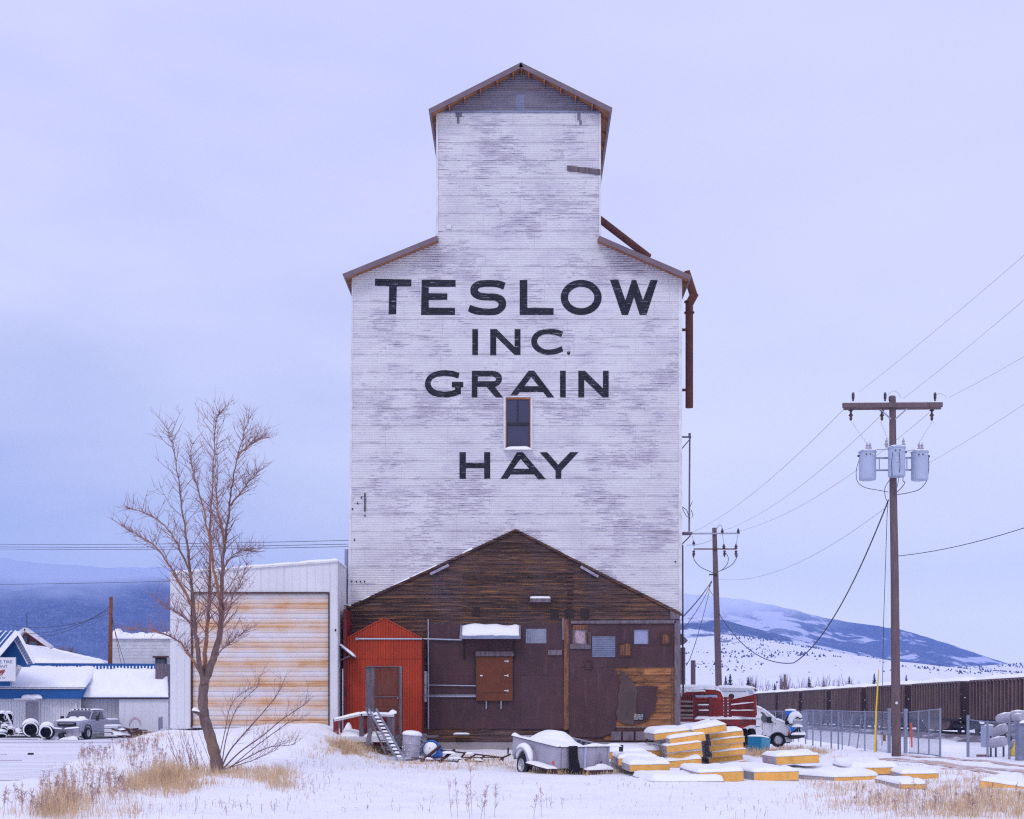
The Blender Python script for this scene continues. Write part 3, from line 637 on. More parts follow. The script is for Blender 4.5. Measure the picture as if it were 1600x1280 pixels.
# patches and openings
def ribbed(px0, px1, py0, py1, mt, name, vertical, pit=0.085, amp=0.02, y=D - 0.11):
    mb = MB(); x0, x1, z0, z1 = EX(px0), EX(px1), EZ(py1), EZ(py0)
    L_ = (x1 - x0) if vertical else (z1 - z0); n_ = max(4, int(L_ / pit * 4)); pr = None
    for i in range(n_ + 1):
        s = i / n_ * L_; yy = y - amp * math.sin(2 * math.pi * s / pit)
        p = [(x0 + s, yy, z0), (x0 + s, yy, z1)] if vertical else [(x0, yy, z0 + s), (x1, yy, z0 + s)]
        if pr: mb.face([pr[0], p[0], p[1], pr[1]])
        pr = p
    mb.box(x0, x1, y + 0.021, y + 0.03, z0, z1)
    return mb.build(name, mt, elev)
ribbed(821.5, 853.5, 983, 1005.5, MGALV, 'patch_sheet', True)
ribbed(925, 961, 995, 1027, MGREYPAINT, 'patch_sheet', False)
def opening(a, b, c, e, fill, fr=MGREYWOOD, w=1.6, planks=0):
    o_ = flat([(a, e), (b, e), (b, c), (a, c)], D - .10, D - .087, fill, 'wall_opening')
    mb = MB()
    for q in ((a - w, a, c - w, e + w), (b, b + w, c - w, e + w), (a, b, c - w, c), (a, b, e, e + w)):
        mb.box(EX(q[0]), EX(q[1]), D - .135, D - .09, EZ(q[3]), EZ(q[2]))
    mb.build('frame', fr, o_)
    for i in range(planks):
        xa = a + (b - a) * i / planks; xb = a + (b - a) * (i + 1) / planks
        mb = MB(); mb.box(EX(xa) + .01, EX(xb) - .01, D - .118 + R.uniform(-.008, .008), D - .101, EZ(e) + .01, EZ(c + R.uniform(0, 3))); mb.build('plank', MRUSTPOST, o_)
    return o_
opening(991, 1011.5, 985.5, 1006, material('pale_blue_cover', (0.30, 0.32, 0.50), 0.5, var=.08), MGREYPAINT, 0.9)
opening(1035, 1045, 991, 1005, MRUSTPOST, MRUST, 2.6)
opening(968.5, 985, 1005.5, 1025, MRUST, MRUST, 1.2, planks=4)
opening(898, 914, 985, 1006, material('flaking_pink_board', (.42, .30, .36), .8, var=.3, vscale=4, layers=[((.12, .07, .07), (.52, .62), 6, (1, 1, 1), .9)]), MGREYWOOD, 3.5)
opening(917.5, 921.5, 990, 1006, MRUSTPOST, MGREYWOOD, 1.2)
opening(914, 923.5, 1033.5, 1044.5, MBROWNSHEET, MRUST, 1.2)
flat([(890, 1014), (923, 1014.5), (923, 1008), (890, 1007)], D - .15, D - .09, MGREYWOOD, 'nailed_board')
flat([(895, 984), (918, 984), (918, 977), (895, 977)], D - .15, D - .09, MRUSTPOST, 'nailed_board')
MHATCH = material('dark_hatch_board', (.030, .020, .022), .85, var=.3, vscale=5)
for a in (860, 883.5, 907.5):
    flat([(a, 966), (a + 13, 966), (a + 13, 952), (a, 952)], D - .075, D - .06, MHATCH, 'boarded_hatch')
flat([(739, 962), (749, 962), (749, 949), (739, 949)], D - .075, D - .06, MHATCH, 'boarded_hatch')
mb = MB(); mb.prism([(EX(828), D - .06, EZ(932.5)), (EX(828), D - .34, EZ(936)), (EX(828), D - .34, EZ(942)), (EX(828), D - .06, EZ(942))], (EX(860) - EX(828), 0, 0)); vh = mb.build('vent_hood', MGREYWOOD, elev)
mb = MB(); mb.snow([(EX(829), D - .34, EZ(936)), (EX(859), D - .34, EZ(936)), (EX(859), D - .07, EZ(932.7)), (EX(829), D - .07, EZ(932.7))], .03, 6, 3, edge=.1); mb.build('snow_layer', MSNOWO, vh, smooth=True)
flat([(829, 949), (859, 949), (859, 942.5), (829, 942.5)], D - .10, D - .06, MRUST, 'vent_box')
for (a, b) in (((672.5, 898), (701.6, 883.5)), ((907, 886), (934.5, 902))):
    mb = MB(); mb.bar(P(*a, D) + Vector((0, -.14, 0)), P(*b, D) + Vector((0, -.14, 0)), 0.10, 0.10); mb.build('loose_board', material('silvered_board', (.30, .27, .36), .8, var=.3, vscale=4), elev)
# awning over the loading door
aw = MB(); a, b = EX(719.5), EX(813.5)
aw.prism([(a, D - .08, EZ(977)), (a, D - .75, EZ(996)), (a, D - .75, EZ(1000)), (a, D - .08, EZ(981))], (b - a, 0, 0))
awn = aw.build('awning', MGREYPAINT, elev)
mb = MB(); mb.snow([(EX(722), D - .72, EZ(995.5)), (EX(812), D - .72, EZ(995.5)), (EX(812), D - .16, EZ(979.5)), (EX(722), D - .16, EZ(979.5))], .17, 16, 8, edge=.30, seed=2.0, over=-.05, amp=.5); mb.build('snow_layer', MSNOWO, awn, smooth=True)
for a in (725.5, 804):
    mb = MB(); mb.bar((EX(a), D - .68, EZ(1000)), (EX(a), D - .10, EZ(1030)), .04); mb.bar((EX(a), D - .11, EZ(1000)), (EX(a), D - .11, EZ(1030)), .045); mb.build('bracket', MBLACKMETAL, awn)
# loading door
dr = flat([(744.5, 1095), (801, 1095), (801, 1026.5), (744.5, 1026.5)], D - .22, D - .088, MRUSTDOOR, 'loading_door')
flat([(743, 1026), (803, 1026), (803, 1018.5), (743, 1018.5)], D - .28, D - .088, MGREYWOOD, 'lintel', dr)
mb = MB(); mb.box(EX(756), EX(792), D - .225, D - .215, EZ(1083.3), EZ(1082.3)); mb.build('seam', MBLACKMETAL, dr)
for q in (1033.5, 1056, 1079.5):
    mb = MB(); mb.box(EX(788), EX(794), D - .24, D - .221, EZ(q + .6), EZ(q - .6)); mb.box(EX(793.2), EX(794.3), D - .242, D - .221, EZ(q + 1.8), EZ(q - 1.8)); mb.build('hinge', MPAPER, dr)
mb = MB(); mb.box(EX(750.5), EX(754.5), D - .25, D - .221, EZ(1057), EZ(1055)); mb.build('latch', MPAPER, dr)
for a in (760, 783):
    mb = MB(); mb.tube([(EX(a), D - .16, EZ(1095)), (EX(a), D - .16, EZ(1108))], .03, 8); mb.build('pipe_stub', MGALV, dr)
# conduits along the wall
for pts, r_ in (([(557, 998.5), (722, 1000.5)], .035), ([(657, 1070.5), (743.5, 1072)], .022), ([(657, 1086.5), (743.5, 1086.5)], .02), ([(657, 1088.8), (743.5, 1088.8)], .02), ([(669.5, 968), (669.5, 1139)], .03)):
    yy = D - (.14 if pts[0][0] > 600 else 1.93); 
    mb = MB(); mb.tube([P(a, b, D) + Vector((0, -.16, 0)) for a, b in pts] if pts[0][0] > 600 else [(EX(659.5), D - .16, EZ(998.8)), (EX(722), D - .16, EZ(1000.5))], r_, 8); mb.build('conduit', MGALV, elev)
for a in (764, 768):
    mb = MB(); mb.tube([(EX(a), D - .10, EZ(1000)), (EX(a), D - .10, EZ(1018))], .014, 6); mb.build('conduit', MWIRE, elev)
# notice
sg = flat([(990, 1125.5), (1006, 1125.5), (1006, 1114.5), (990, 1114.5)], D - .135, D - .125, MPRINTK, 'notice')
def text(s, px, py, h, Y, mt, par, name='lettering', align='CENTER', dy=-.004, wfit=None, ext=0.002, rz=0):
    c = bpy.data.curves.new(name, 'FONT'); c.body = s; c.size = h / 0.70; c.align_x = align; c.align_y = 'CENTER'; c.extrude = ext; c.resolution_u = 2
    o = bpy.data.objects.new(name, c); COL.objects.link(o); SC.view_layers[0].update()
    me = bpy.data.meshes.new_from_object(o); bpy.data.objects.remove(o)
    if wfit:
        xs = [v.co.x for v in me.vertices]; w = max(xs) - min(xs)
        if w > 0:
            for v in me.vertices: v.co.x *= wfit / w
    me.materials.clear(); me.materials.append(mt)
    o = bpy.data.objects.new(name, me); COL.objects.link(o); o.parent = par
    o.rotation_euler = (math.pi / 2, 0, rz); o.location = P(px, py, Y) + Vector((0, dy, 0)) - (world_loc(par) if par else Vector((0, 0, 0)))
    return o
text('PRIVATE', 998, 1117.2, .062, D - .135, MPAPER, sg, wfit=.34)
text('PROPERTY', 998, 1120.3, .062, D - .135, MPAPER, sg, wfit=.36)
text('KEEP OUT', 998, 1123.4, .062, D - .135, MPAPER, sg, wfit=.34)
# right hand side: spouts, ladder rig, cable brackets
mb = MB(); mb.tube([P(936, 342, 52.2), P(1014, 402, 53.5)], .145, 14); mb.build('diagonal_spout', MRUSTPIPE, elev)
mb = MB(); Ys = 51.6
mb.tube([P(1072, 425, Ys), P(1084, 462, Ys)], .16, 14); mb.tube([P(1086, 458, Ys - .1), P(1077.5, 474, Ys)], [.17, .17], 14)
mb.tube([P(1077, 470, Ys), P(1077, 637, Ys)], .155, 16)
for q in (471, 488): mb.tube([P(1077, q, Ys), P(1077, q + 1.5, Ys)], .21, 16)
sp_ = mb.build('grain_spout', MRUSTPIPE, elev, smooth=False)
for q in (515.5, 609.5):
    mb = MB(); mb.bar(P(1063, q, Ys), P(1076, q, Ys), .06, .10); mb.build('spout_bracket', MRUSTPIPE, sp_)
mb = MB(); mb.bar(P(1063, 683, 51), P(1080, 683, 51), .05, .06); mb.bar(P(1064, 703, 51), P(1079, 685, 51), .04); mb.bar(P(1077.7, 684, 51), P(1076.8, 836, 51), .06)
mb.tube([P(1077.5, 684, 51), P(1077.5, 677, 51)], .05, 8)
mb.bar(P(1063, 834, 51), P(1081, 834, 51), .30, .09); mb.bar(P(1065, 851, 51), P(1079, 837, 51), .05); mb.build('mast_bracket', MGREYWOOD, elev)
mb = MB(); mb.snow([P(1067, 832.2, 50.9), P(1081, 832.2, 50.9), P(1081, 832.2, 51.2), P(1067, 832.2, 51.2)], .04, 5, 3, edge=.1); mb.build('snow_layer', MSNOWO, elev, smooth=True)
mb = MB(); mb.tube([P(1066, 792, 50.5), P(1073, 797, 50.5), P(1078, 812, 50.5), P(1083, 806, 50.5), P(1080, 797, 50.5)], .015, 5); mb.tube([P(1066, 794, 50.5), P(1072, 806, 50.5), P(1077, 810, 50.5)], .013, 5); mb.tube([P(1078, 792, 50.5), P(1082, 784, 50.5)], .012, 5); mb.build('cable_tail', MWIRE, elev)
mb = MB(); mb.tube([P(1066.5, 852, 50.3), P(1066.8, 1000, 50.3), P(1067.5, 1090, 50.3)], .035, 8); mb.build('downpipe', MBLACKMETAL, elev)
mb = MB(); mb.prism([P(1064, 990, 50.5), P(1075, 1001, 50.5), P(1070, 1006, 50.5), P(1064, 1006, 50.5)], (0, 1.2, 0)); mb.build('eave_stub', MGREYWOOD, elev)

# ================================================================ RED SHED
YS = 48.4
shed = thing('red_shed', 'small orange-red corrugated shed with pointed gable and brown panelled door against the elevator', 'shed', (X(600, YS), YS, 0))
def SX(px): return X(px, YS)
def SZ(py): return Z(py, YS)
def shed_top(px): return 966 + abs(px - 600) * (31.5 / 59.5)
def vstrips(px0, px1, bot, top, mt, name, par, Y, pit=.10, amp=.024, hole=None):
    mb = MB(); st = pit / 6; x0, x1 = X(px0, Y), X(px1, Y); n_ = int((x1 - x0) / st) + 1
    for i in range(n_):
        a = x0 + (x1 - x0) * i / n_; b = x0 + (x1 - x0) * (i + 1) / n_
        ya, yb = Y - amp * math.sin(2 * math.pi * a / pit), Y - amp * math.sin(2 * math.pi * b / pit)
        pa, pb = a * F / Y + CX, b * F / Y + CX
        mb.face([(a, ya, Z(bot(pa), Y)), (b, yb, Z(bot(pb), Y)), (b, yb, Z(top(pb), Y)), (a, ya, Z(top(pa), Y))])
    return mb.build(name, mt, par)
zb = lambda q: 1145
for a, b in ((540.5, 562), (562, 570.8), (628.5, 644), (644, 659)):
    vstrips(a, b - .1, zb, lambda q: 1030, MRED, 'siding_sheet', shed, YS)
for a, b in ((540.5, 566), (566, 592), (592, 618), (618, 644), (644, 659)):
    vstrips(a, b - .1, lambda q: 1029.5, shed_top, MRED, 'siding_sheet', shed, YS - .012)
vstrips(570.8, 628.5, lambda q: 1041, lambda q: 1029, MRED, 'siding_sheet', shed, YS)
mb = MB()
mb.prism([(SX(541), YS + .03, SZ(1145)), (SX(658.5), YS + .03, SZ(1145)), (SX(658.5), YS + .03, SZ(998)), (SX(600), YS + .03, SZ(968)), (SX(541), YS + .03, SZ(998))], (0, D - YS - .1, 0))
mb.build('shed_frame', MREDDARK, shed)
for s in (-1, 1):
    A, B = P(600 + s * 59.5, 997.8, YS - .05), P(600, 966, YS - .05)
    mb = MB(); mb.prism([A, B, B + Vector((0, 0, .03)), A + Vector((0, 0, .03))], (0, D - YS - .08, 0)); mb.build('roof', MRED, shed)
mb = MB(); mb.box(SX(571), SX(585), YS + .0, YS + .028, SZ(1147), SZ(1042)); mb.build('door_side_panel', MGREYWOOD, shed)
dd = MB(); dd.box(SX(585.2), SX(624), YS - .005, YS + .028, SZ(1147), SZ(1043)); door = dd.build('door', MDOORWOOD, shed)
mb = MB()
for (a, b, c, e) in ((588, 621, 1046, 1086), (588, 621, 1090, 1104), (588, 621, 1108, 1140)):
    for q in ((a, a + 1.6, c, e), (b - 1.6, b, c, e), (a + 1.6, b - 1.6, c, c + 1.6), (a + 1.6, b - 1.6, e - 1.6, e)):
        mb.box(SX(q[0]), SX(q[1]), YS - .022, YS - .005, SZ(q[3]), SZ(q[2]))
mb.build('door_panel_moulding', MDOORWOOD, door)
mb = MB(); mb.box(SX(586), SX(623), YS - .03, YS - .006, SZ(1089.4), SZ(1088.2)); mb.build('door_rail', MGREYWOOD, door)
mb = MB(); mb.tube([(SX(622), YS - .06, SZ(1091)), (SX(622), YS, SZ(1091))], .025, 8); mb.build('handle', MGALV, door)
mb = MB(); mb.box(SX(624.3), SX(628.6), YS - .04, YS + .028, SZ(1147), SZ(1041)); mb.box(SX(570.8), SX(624.3), YS - .04, YS + .028, SZ(1042.6), SZ(1041)); mb.build('door_frame', MGREYWOOD, shed)
mb = MB(); mb.tube([(SX(557), YS - .05, SZ(998.5)), (SX(660), YS - .05, SZ(998.8))], .035, 8); mb.box(SX(556), SX(560.5), YS - .09, YS - .01, SZ(1000.5), SZ(996.5)); mb.build('conduit', MGALV, shed)
mb = MB(); mb.box(X(661, D), X(667.6, D), D - .075, D - .06, EZ(1097), EZ(1049)); mb.build('pale_panel', MTRIM, elev)
# ================================================================ THE LAND
def sstep(x, a, b):
    t = max(0.0, min(1.0, (x - a) / (b - a))); return t * t * (3 - 2 * t)
def ground_h(x, y):
    h = -0.35 + 0.0 * x
    # rises to the elevator wall
    h += 0.31 * sstep(y, 42.5, 48.5) * (1 - sstep(x, 6.2, 11)) * sstep(x, -12, -8)
    # bank of the garage dock
    m = sstep(x, -16.0, -12.8) * (1 - sstep(x, -7.6, -4.6)) * sstep(y, 36, 46.5)
    h += 1.13 * m
    # knoll with the tree
    h += 0.26 * math.exp(-(((x + 7.2) / 3.8) ** 2 + ((y - 34) / 6.5) ** 2))
    h += 0.20 * math.exp(-(((x + 8.5) / 3.2) ** 2 + ((y - 26) / 5.0) ** 2))
    # left lot lies a little lower
    h -= 0.12 * (1 - sstep(x, -17, -13)) * sstep(y, 30, 40)
    # right field falls away to the tracks
    h -= 0.42 * sstep(y, 52, 78) * sstep(x, 3, 10)
    h += 0.18 * math.exp(-(((x - 9.5) / 4.0) ** 2 + ((y - 50) / 6.0) ** 2))
    h -= 0.42 * sstep(y, 74, 98) * sstep(x, 14, 30)
    if y > 120: h -= 0.45 * sstep(y, 120, 200) * (1 - sstep(x, 3, 10))
    fade = 1 - sstep(y, 90, 200)
    n1 = mnoise.noise(Vector((x * .22, y * .22, 0))) * .10 + mnoise.noise(Vector((x * .8, y * .8, 3))) * .055 + mnoise.noise(Vector((x * 1.9, y * 1.9, 5))) * .026
    road = (1 - sstep(x, -14.5, -12.0)) * sstep(y, 30, 36)
    return h + n1 * fade * (1 - .85 * road)
def grid_mesh(name, xs, ys, hf, mt, kind, dz=0.0):
    vs = [(x, y, hf(x, y) + dz) for y in ys for x in xs]; W = len(xs)
    fs = [(j * W + i, j * W + i + 1, (j + 1) * W + i + 1, (j + 1) * W + i) for j in range(len(ys) - 1) for i in range(W - 1)]
    mb = MB(); mb.v = vs; mb.f = fs; mb.m = [0] * len(fs)
    return mb.build(name, mt, None, smooth=True, kind=kind)
def spaced(vals):
    out = []
    for a, b, st in vals:
        n_ = max(1, round((b - a) / st)); out += [a + (b - a) * i / n_ for i in range(n_)]
    return out + [vals[-1][1]]
gx = spaced([(-5000, -1000, 1000), (-1000, -100, 100), (-100, -30, 4), (-30, 30, .28), (30, 100, 4), (100, 1000, 100), (1000, 5000, 1000)])
gy = spaced([(-300, 8, 30), (8, 60, .28), (60, 130, 1.2), (130, 400, 15), (400, 2000, 200), (2000, 5600, 900)])
grid_mesh('ground', gx, gy, ground_h, MSNOW, 'structure')

# packed snow road on the left lot, with wheel tracks
MROAD = material('packed_snow_road', (0.76, 0.75, 0.81), 0.7, var=0.06, vscale=0.35, stretch=(.25, 1.6, 1), layers=[((0.50, 0.46, 0.54), (0.50, 0.66), 0.5, (.10, 2.2, 1), 0.8), ((0.8, 0.8, 0.86), (0.56, 0.7), 0.6, (.2, 1.5, 1), 0.7)], bump=.012, bscale=3, bstretch=(.2, 3, 1))
def road_right(y): return -13.2 - max(0, y - 36) * .19 + .35 * mnoise.noise(Vector((y * .5, 1, 1)))
vs = []; fs = []; ys_ = spaced([(34, 84, .5)])
for y in ys_:
    r_ = road_right(y)
    for i in range(41):
        t = i / 40; x = r_ - 46 * (1 - t) ** 1.5 ; vs.append((x, y, ground_h(x, y) + .012 - .03 * (t > .985)))
for j in range(len(ys_) - 1):
    for i in range(40):
        k = j * 41 + i; fs.append((k, k + 1, k + 42, k + 41))
mb = MB(); mb.v = vs; mb.f = fs; mb.m = [0] * len(fs); mb.build('road', MROAD, None, smooth=True, kind='structure')
# wheel ruts: low ridges and grooves of ploughed snow
def ribbon(pts, w, dz, mt, name, prof=None):
    mb = MB(); prev = None
    for i in range(len(pts) - 1):
        (x0, y0), (x1, y1) = pts[i], pts[i + 1]; n_ = max(2, int(math.hypot(x1 - x0, y1 - y0) / .5))
        for k in range(n_):
            t = k / n_; x, y = x0 + (x1 - x0) * t, y0 + (y1 - y0) * t
            dx, dy = x1 - x0, y1 - y0; l = math.hypot(dx, dy); nx_, ny_ = -dy / l, dx / l
            ww = w * (1 + .35 * mnoise.noise(Vector((x * .7, y * .7, 2))))
            row_ = []
            for s, hh in ((-.5, 0.004), (-.3, dz), (0, dz * .7), (.3, dz), (.5, 0.004)):
                px_, py_ = x + nx_ * ww * s, y + ny_ * ww * s; row_.append((px_, py_, ground_h(px_, py_) + hh + .008))
            if prev:
                for q in range(4): mb.face([prev[q], row_[q], row_[q + 1], prev[q + 1]])
            prev = row_
    return mb.build(name, mt, None, smooth=True, kind='structure')
MRUT = material('trodden_snow_rut', (0.43, 0.37, 0.44), 0.85, var=0.2, vscale=1.5, stretch=(.5, 2, 1), bump=.02, bscale=8)
ribbon([(-60, 72), (-34, 74), (-20, 76.5)], 1.0, .03, MRUT, 'wheel_track')
ribbon([(-50, 52), (-34, 53), (-22, 56)], .45, .03, MRUT, 'wheel_track')
ribbon([(-50, 45.5), (-32, 46), (-19, 50)], .4, .03, MRUT, 'wheel_track')
ribbon([(-40, 40.5), (-28, 41), (-17.5, 44)], .3, .02, MRUT, 'wheel_track')
# brown ruts at the right edge: points given on the ground
def gp(px, py, h=-.35):
    Y = F * (EYE - h) / (py - HZ); return ((px - CX) * Y / F, Y)
ribbon([gp(1392, 1187), gp(1440, 1192), gp(1500, 1198), gp(1560, 1202), gp(1660, 1210), gp(1760, 1218)], 1.1, .03, MDIRT, 'dirt_track')
ribbon([gp(1408, 1183), gp(1480, 1187), gp(1560, 1192), gp(1660, 1199), gp(1760, 1206)], .5, .02, MDIRT, 'dirt_track')
ribbon([gp(1480, 1202), gp(1560, 1209), gp(1660, 1219), gp(1740, 1226)], .5, .02, MDIRT, 'dirt_track')

# ---------------------------------------------------------------- mountains
def forest_mat(name, snowbase, dark, thr, patch, scale=1.0):
    return material(name, dark, 0.95, var=0.25, vscale=.004, spec=.05, layers=[
        ((0.10, 0.12, 0.17), (0.45, 0.7), .02 * scale, (1, 1, 2), 0.7),
        (snowbase, thr, .0028 * scale, patch, 0.95), (snowbase, (0.52, 0.70), .09 * scale, (1.6, 1, 1.2), .30)])
MMOUNT = forest_mat('forested_mountain', (0.66, 0.67, 0.76), (0.018, 0.028, 0.045), (0.615, 0.65), (1, 1, 2.0), 1.4)
MMISTED = material('misted_upper_forest', (0.30, 0.32, 0.40), .95, var=.3, vscale=.02, stretch=(1.5, 1, .6), spec=.05, layers=[((0.62, 0.63, 0.72), (.5, .62), .008, (1, 1, 1), .8), ((0.06, 0.07, 0.09), (.52, .66), .05, (2, 2, .7), .6)])  # mist over the rear ridge painted as a pale forest colour
MHILL = material('snowy_foothill', (0.82, 0.82, 0.88), .9, var=.03, vscale=.01, spec=.1, layers=[((0.10, 0.10, 0.13), (0.655, 0.67), .011, (1.0, .5, 4), .9), ((0.12, 0.11, 0.14), (0.69, 0.71), .12, (1, .6, 1), .8)])
def paint_mist(m, z0, z1, col, amp=150, sc=.0016):
    """low cloud painted into the colour: slopes blend to a sky tone with height"""
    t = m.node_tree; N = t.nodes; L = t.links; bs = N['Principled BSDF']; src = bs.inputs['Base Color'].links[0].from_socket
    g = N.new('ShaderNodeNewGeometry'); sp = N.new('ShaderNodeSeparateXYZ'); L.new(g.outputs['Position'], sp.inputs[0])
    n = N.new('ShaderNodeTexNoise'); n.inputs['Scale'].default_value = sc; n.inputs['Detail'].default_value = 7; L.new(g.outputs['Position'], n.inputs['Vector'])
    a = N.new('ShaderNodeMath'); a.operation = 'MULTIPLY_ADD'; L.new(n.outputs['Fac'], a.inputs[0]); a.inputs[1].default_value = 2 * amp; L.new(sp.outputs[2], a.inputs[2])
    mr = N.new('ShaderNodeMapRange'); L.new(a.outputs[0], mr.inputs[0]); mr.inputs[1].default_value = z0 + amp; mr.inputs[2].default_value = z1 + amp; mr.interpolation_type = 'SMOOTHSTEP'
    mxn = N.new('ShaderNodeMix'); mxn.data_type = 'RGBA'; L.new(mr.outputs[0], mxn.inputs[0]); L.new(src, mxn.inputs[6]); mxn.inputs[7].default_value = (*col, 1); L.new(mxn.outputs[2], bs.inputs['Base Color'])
MMOUNT_R = forest_mat('forested_mountain_right', (0.66, 0.67, 0.76), (0.022, 0.032, 0.045), (0.525, 0.565), (1, 1, 2.6), 1.6)
paint_mist(MMOUNT, 265, 410, (.46, .51, .60), 190, .0014); paint_mist(MMOUNT_R, 250, 400, (.76, .79, .86), 190, .0012); paint_mist(MMISTED, 200, 420, (.50, .55, .64), 160)  # ridge tops coloured close to the sky, as if fading into cloud
def interp(tab, x):
    if x <= tab[0][0]: return tab[0][1]
    for (a, b), (c, d_) in zip(tab[:-1], tab[1:]):
        if x <= c: return b + (d_ - b) * (x - a) / (c - a)
    return tab[-1][1]
def range_mesh(name, ridge, pxs, Y0, Y1, mt, rough=.05, base=None, n=46, seed=0, power=1.3, jag=0.0):
    """a mountain side: climbs from Y0 (valley floor) to the ridge line at Y1, then falls away behind"""
    vs = []; W = len(pxs)
    for j in range(n + 8):
        t = j / (n - 1) if j < n else 1
        Y = Y0 + (Y1 - Y0) * t if j < n else Y1 + (j - n + 1) * (Y1 - Y0) * .06
        for px in pxs:
            x = (px - CX) * Y1 / F * (1 + 0.0 * t)
            top = EYE + (HZ - interp(ridge, px)) * Y1 / F
            b = -0.8 if base is None else base
            g = mnoise.fractal(Vector((x * .0016 + seed, Y * .0007, seed)), 1.0, 2.0, 5)
            g2 = mnoise.ridged_multi_fractal(Vector((x * .0022 + seed, Y * .0009, seed * 2)), 1.0, 2.0, 4, 1.0, 2.0) - 1.2
            z = b + (top - b) * (t ** power)
            z += (top - b) * rough * (g + .6 * g2) * math.sin(math.pi * min(1, t)) ** .7
            if jag: z += (top - b) * jag * mnoise.noise(Vector((x * .02, Y * .02, seed))) * t
            if j >= n: z -= (j - n + 1) * (top - b) * .05
            vs.append((x, min(Y, 5500 + px * .01), max(z, -6)))
    fs = [(j * W + i, j * W + i + 1, (j + 1) * W + i + 1, (j + 1) * W + i) for j in range(n + 7) for i in range(W - 1)]
    mb = MB(); mb.v = vs; mb.f = fs; mb.m = [0] * len(fs)
    return mb.build(name, mt, None, smooth=True, kind='structure')
def rng(a, b, s):
    out = []; x = a
    while x <= b: out.append(x); x += s
    return out
RL = [(-900, 1000), (-500, 930), (-250, 880), (-60, 868), (0, 872), (60, 880), (130, 884), (200, 890), (270, 902), (340, 925), (430, 960), (520, 1000), (640, 1060), (760, 1104)]
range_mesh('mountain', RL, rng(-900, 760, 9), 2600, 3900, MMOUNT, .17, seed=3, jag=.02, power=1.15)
RL2 = [(-200, 960), (20, 905), (80, 893), (150, 888), (240, 886), (330, 892), (430, 905), (560, 940), (700, 990), (900, 1060), (1000, 1100)]
range_mesh('mountain', RL2, rng(-200, 1000, 10), 3700, 5000, MMISTED, .10, seed=11, jag=.012, power=1.1)
RR = [(560, 1104), (700, 1020), (850, 955), (960, 932), (1060, 927), (1100, 930), (1160, 937), (1220, 948), (1290, 966), (1340, 974), (1400, 982), (1450, 996), (1500, 1012), (1540, 1026), (1600, 1045), (1700, 1080), (1800, 1103)]
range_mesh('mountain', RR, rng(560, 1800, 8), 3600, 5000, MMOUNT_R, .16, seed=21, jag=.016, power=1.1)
RM = [(600, 1104), (760, 1040), (900, 985), (1000, 968), (1068, 962), (1120, 966), (1180, 982), (1260, 1003), (1340, 1022), (1420, 1038), (1500, 1050), (1600, 1062), (1760, 1085), (1900, 1104)]
MMID = forest_mat('forested_foothill', (0.76, 0.77, 0.85), (0.022, 0.032, 0.045), (0.52, 0.56), (.7, .6, 2.4), 1.5)
range_mesh('mountain', RM, rng(600, 1900, 8), 2500, 3300, MMID, .14, seed=31, jag=.018, power=1.1)
RF = [(700, 1100), (850, 1040), (950, 1008), (1068, 998), (1130, 992), (1180, 996), (1240, 1006), (1300, 1018), (1370, 1032), (1450, 1043), (1540, 1040), (1620, 1035), (1750, 1038), (1900, 1060), (2100, 1100)]
hill = range_mesh('hill', RF, rng(700, 2100, 10), 900, 2100, MHILL, .07, seed=41, power=1.0)
# scattered brush and junipers on the foothill: one mass nobody could count
vs_h = [v.co for v in hill.data.vertices]
W_ = len(rng(700, 2100, 10)); mb = MB(); RR_ = random.Random(5); cnt = 0
for k in range(9000):
    j = RR_.randrange(6, 45); i = RR_.randrange(0, W_ - 2)
    a, b, c = vs_h[j * W_ + i], vs_h[j * W_ + i + 1], vs_h[(j + 1) * W_ + i]
    u, v = RR_.random(), RR_.random(); p = a + (b - a) * u + (c - a) * v
    dn = mnoise.noise(Vector((p.x * .006, p.y * .004, 7.7))) + .5 * mnoise.noise(Vector((p.x * .03, p.y * .02, 1.7)))
    if dn < .16 and RR_.random() > .035: continue
    s = RR_.uniform(.9, 2.6) * (1 + max(0, dn)); h = s * RR_.uniform(.5, 1.2); n0 = len(mb.v); m_ = 5
    ph = RR_.random() * 6
    for q in range(m_): mb.v.append((p.x + s * .6 * math.cos(ph + q * 2 * math.pi / m_), p.y + s * .6 * math.sin(ph + q * 2 * math.pi / m_), p.z - .5))
    mb.v.append((p.x, p.y, p.z + h))
    for q in range(m_): mb.f.append((n0 + q, n0 + (q + 1) % m_, n0 + m_)); mb.m.append(0)
o = mb.build('hillside_scrub', MCONIFER, None, kind='stuff'); o['label'] = 'dark juniper scrub dotted over the snowy foothill'

# ---------------------------------------------------------------- haze
mh = bpy.data.materials.new('thin_blue_haze'); mh.use_nodes = True; t = mh.node_tree; t.nodes.clear()
pv = t.nodes.new('ShaderNodeVolumePrincipled'); ou = t.nodes.new('ShaderNodeOutputMaterial'); t.links.new(pv.outputs[0], ou.inputs['Volume'])
pv.inputs['Color'].default_value = (0.28, 0.43, 1.0, 1); pv.inputs['Density'].default_value = 0.00015; pv.inputs['Anisotropy'].default_value = 0.0
mb = MB(); mb.box(-5100, 5100, -320, 5750, -8, 640); mb.build('haze', mh, None, kind='stuff')
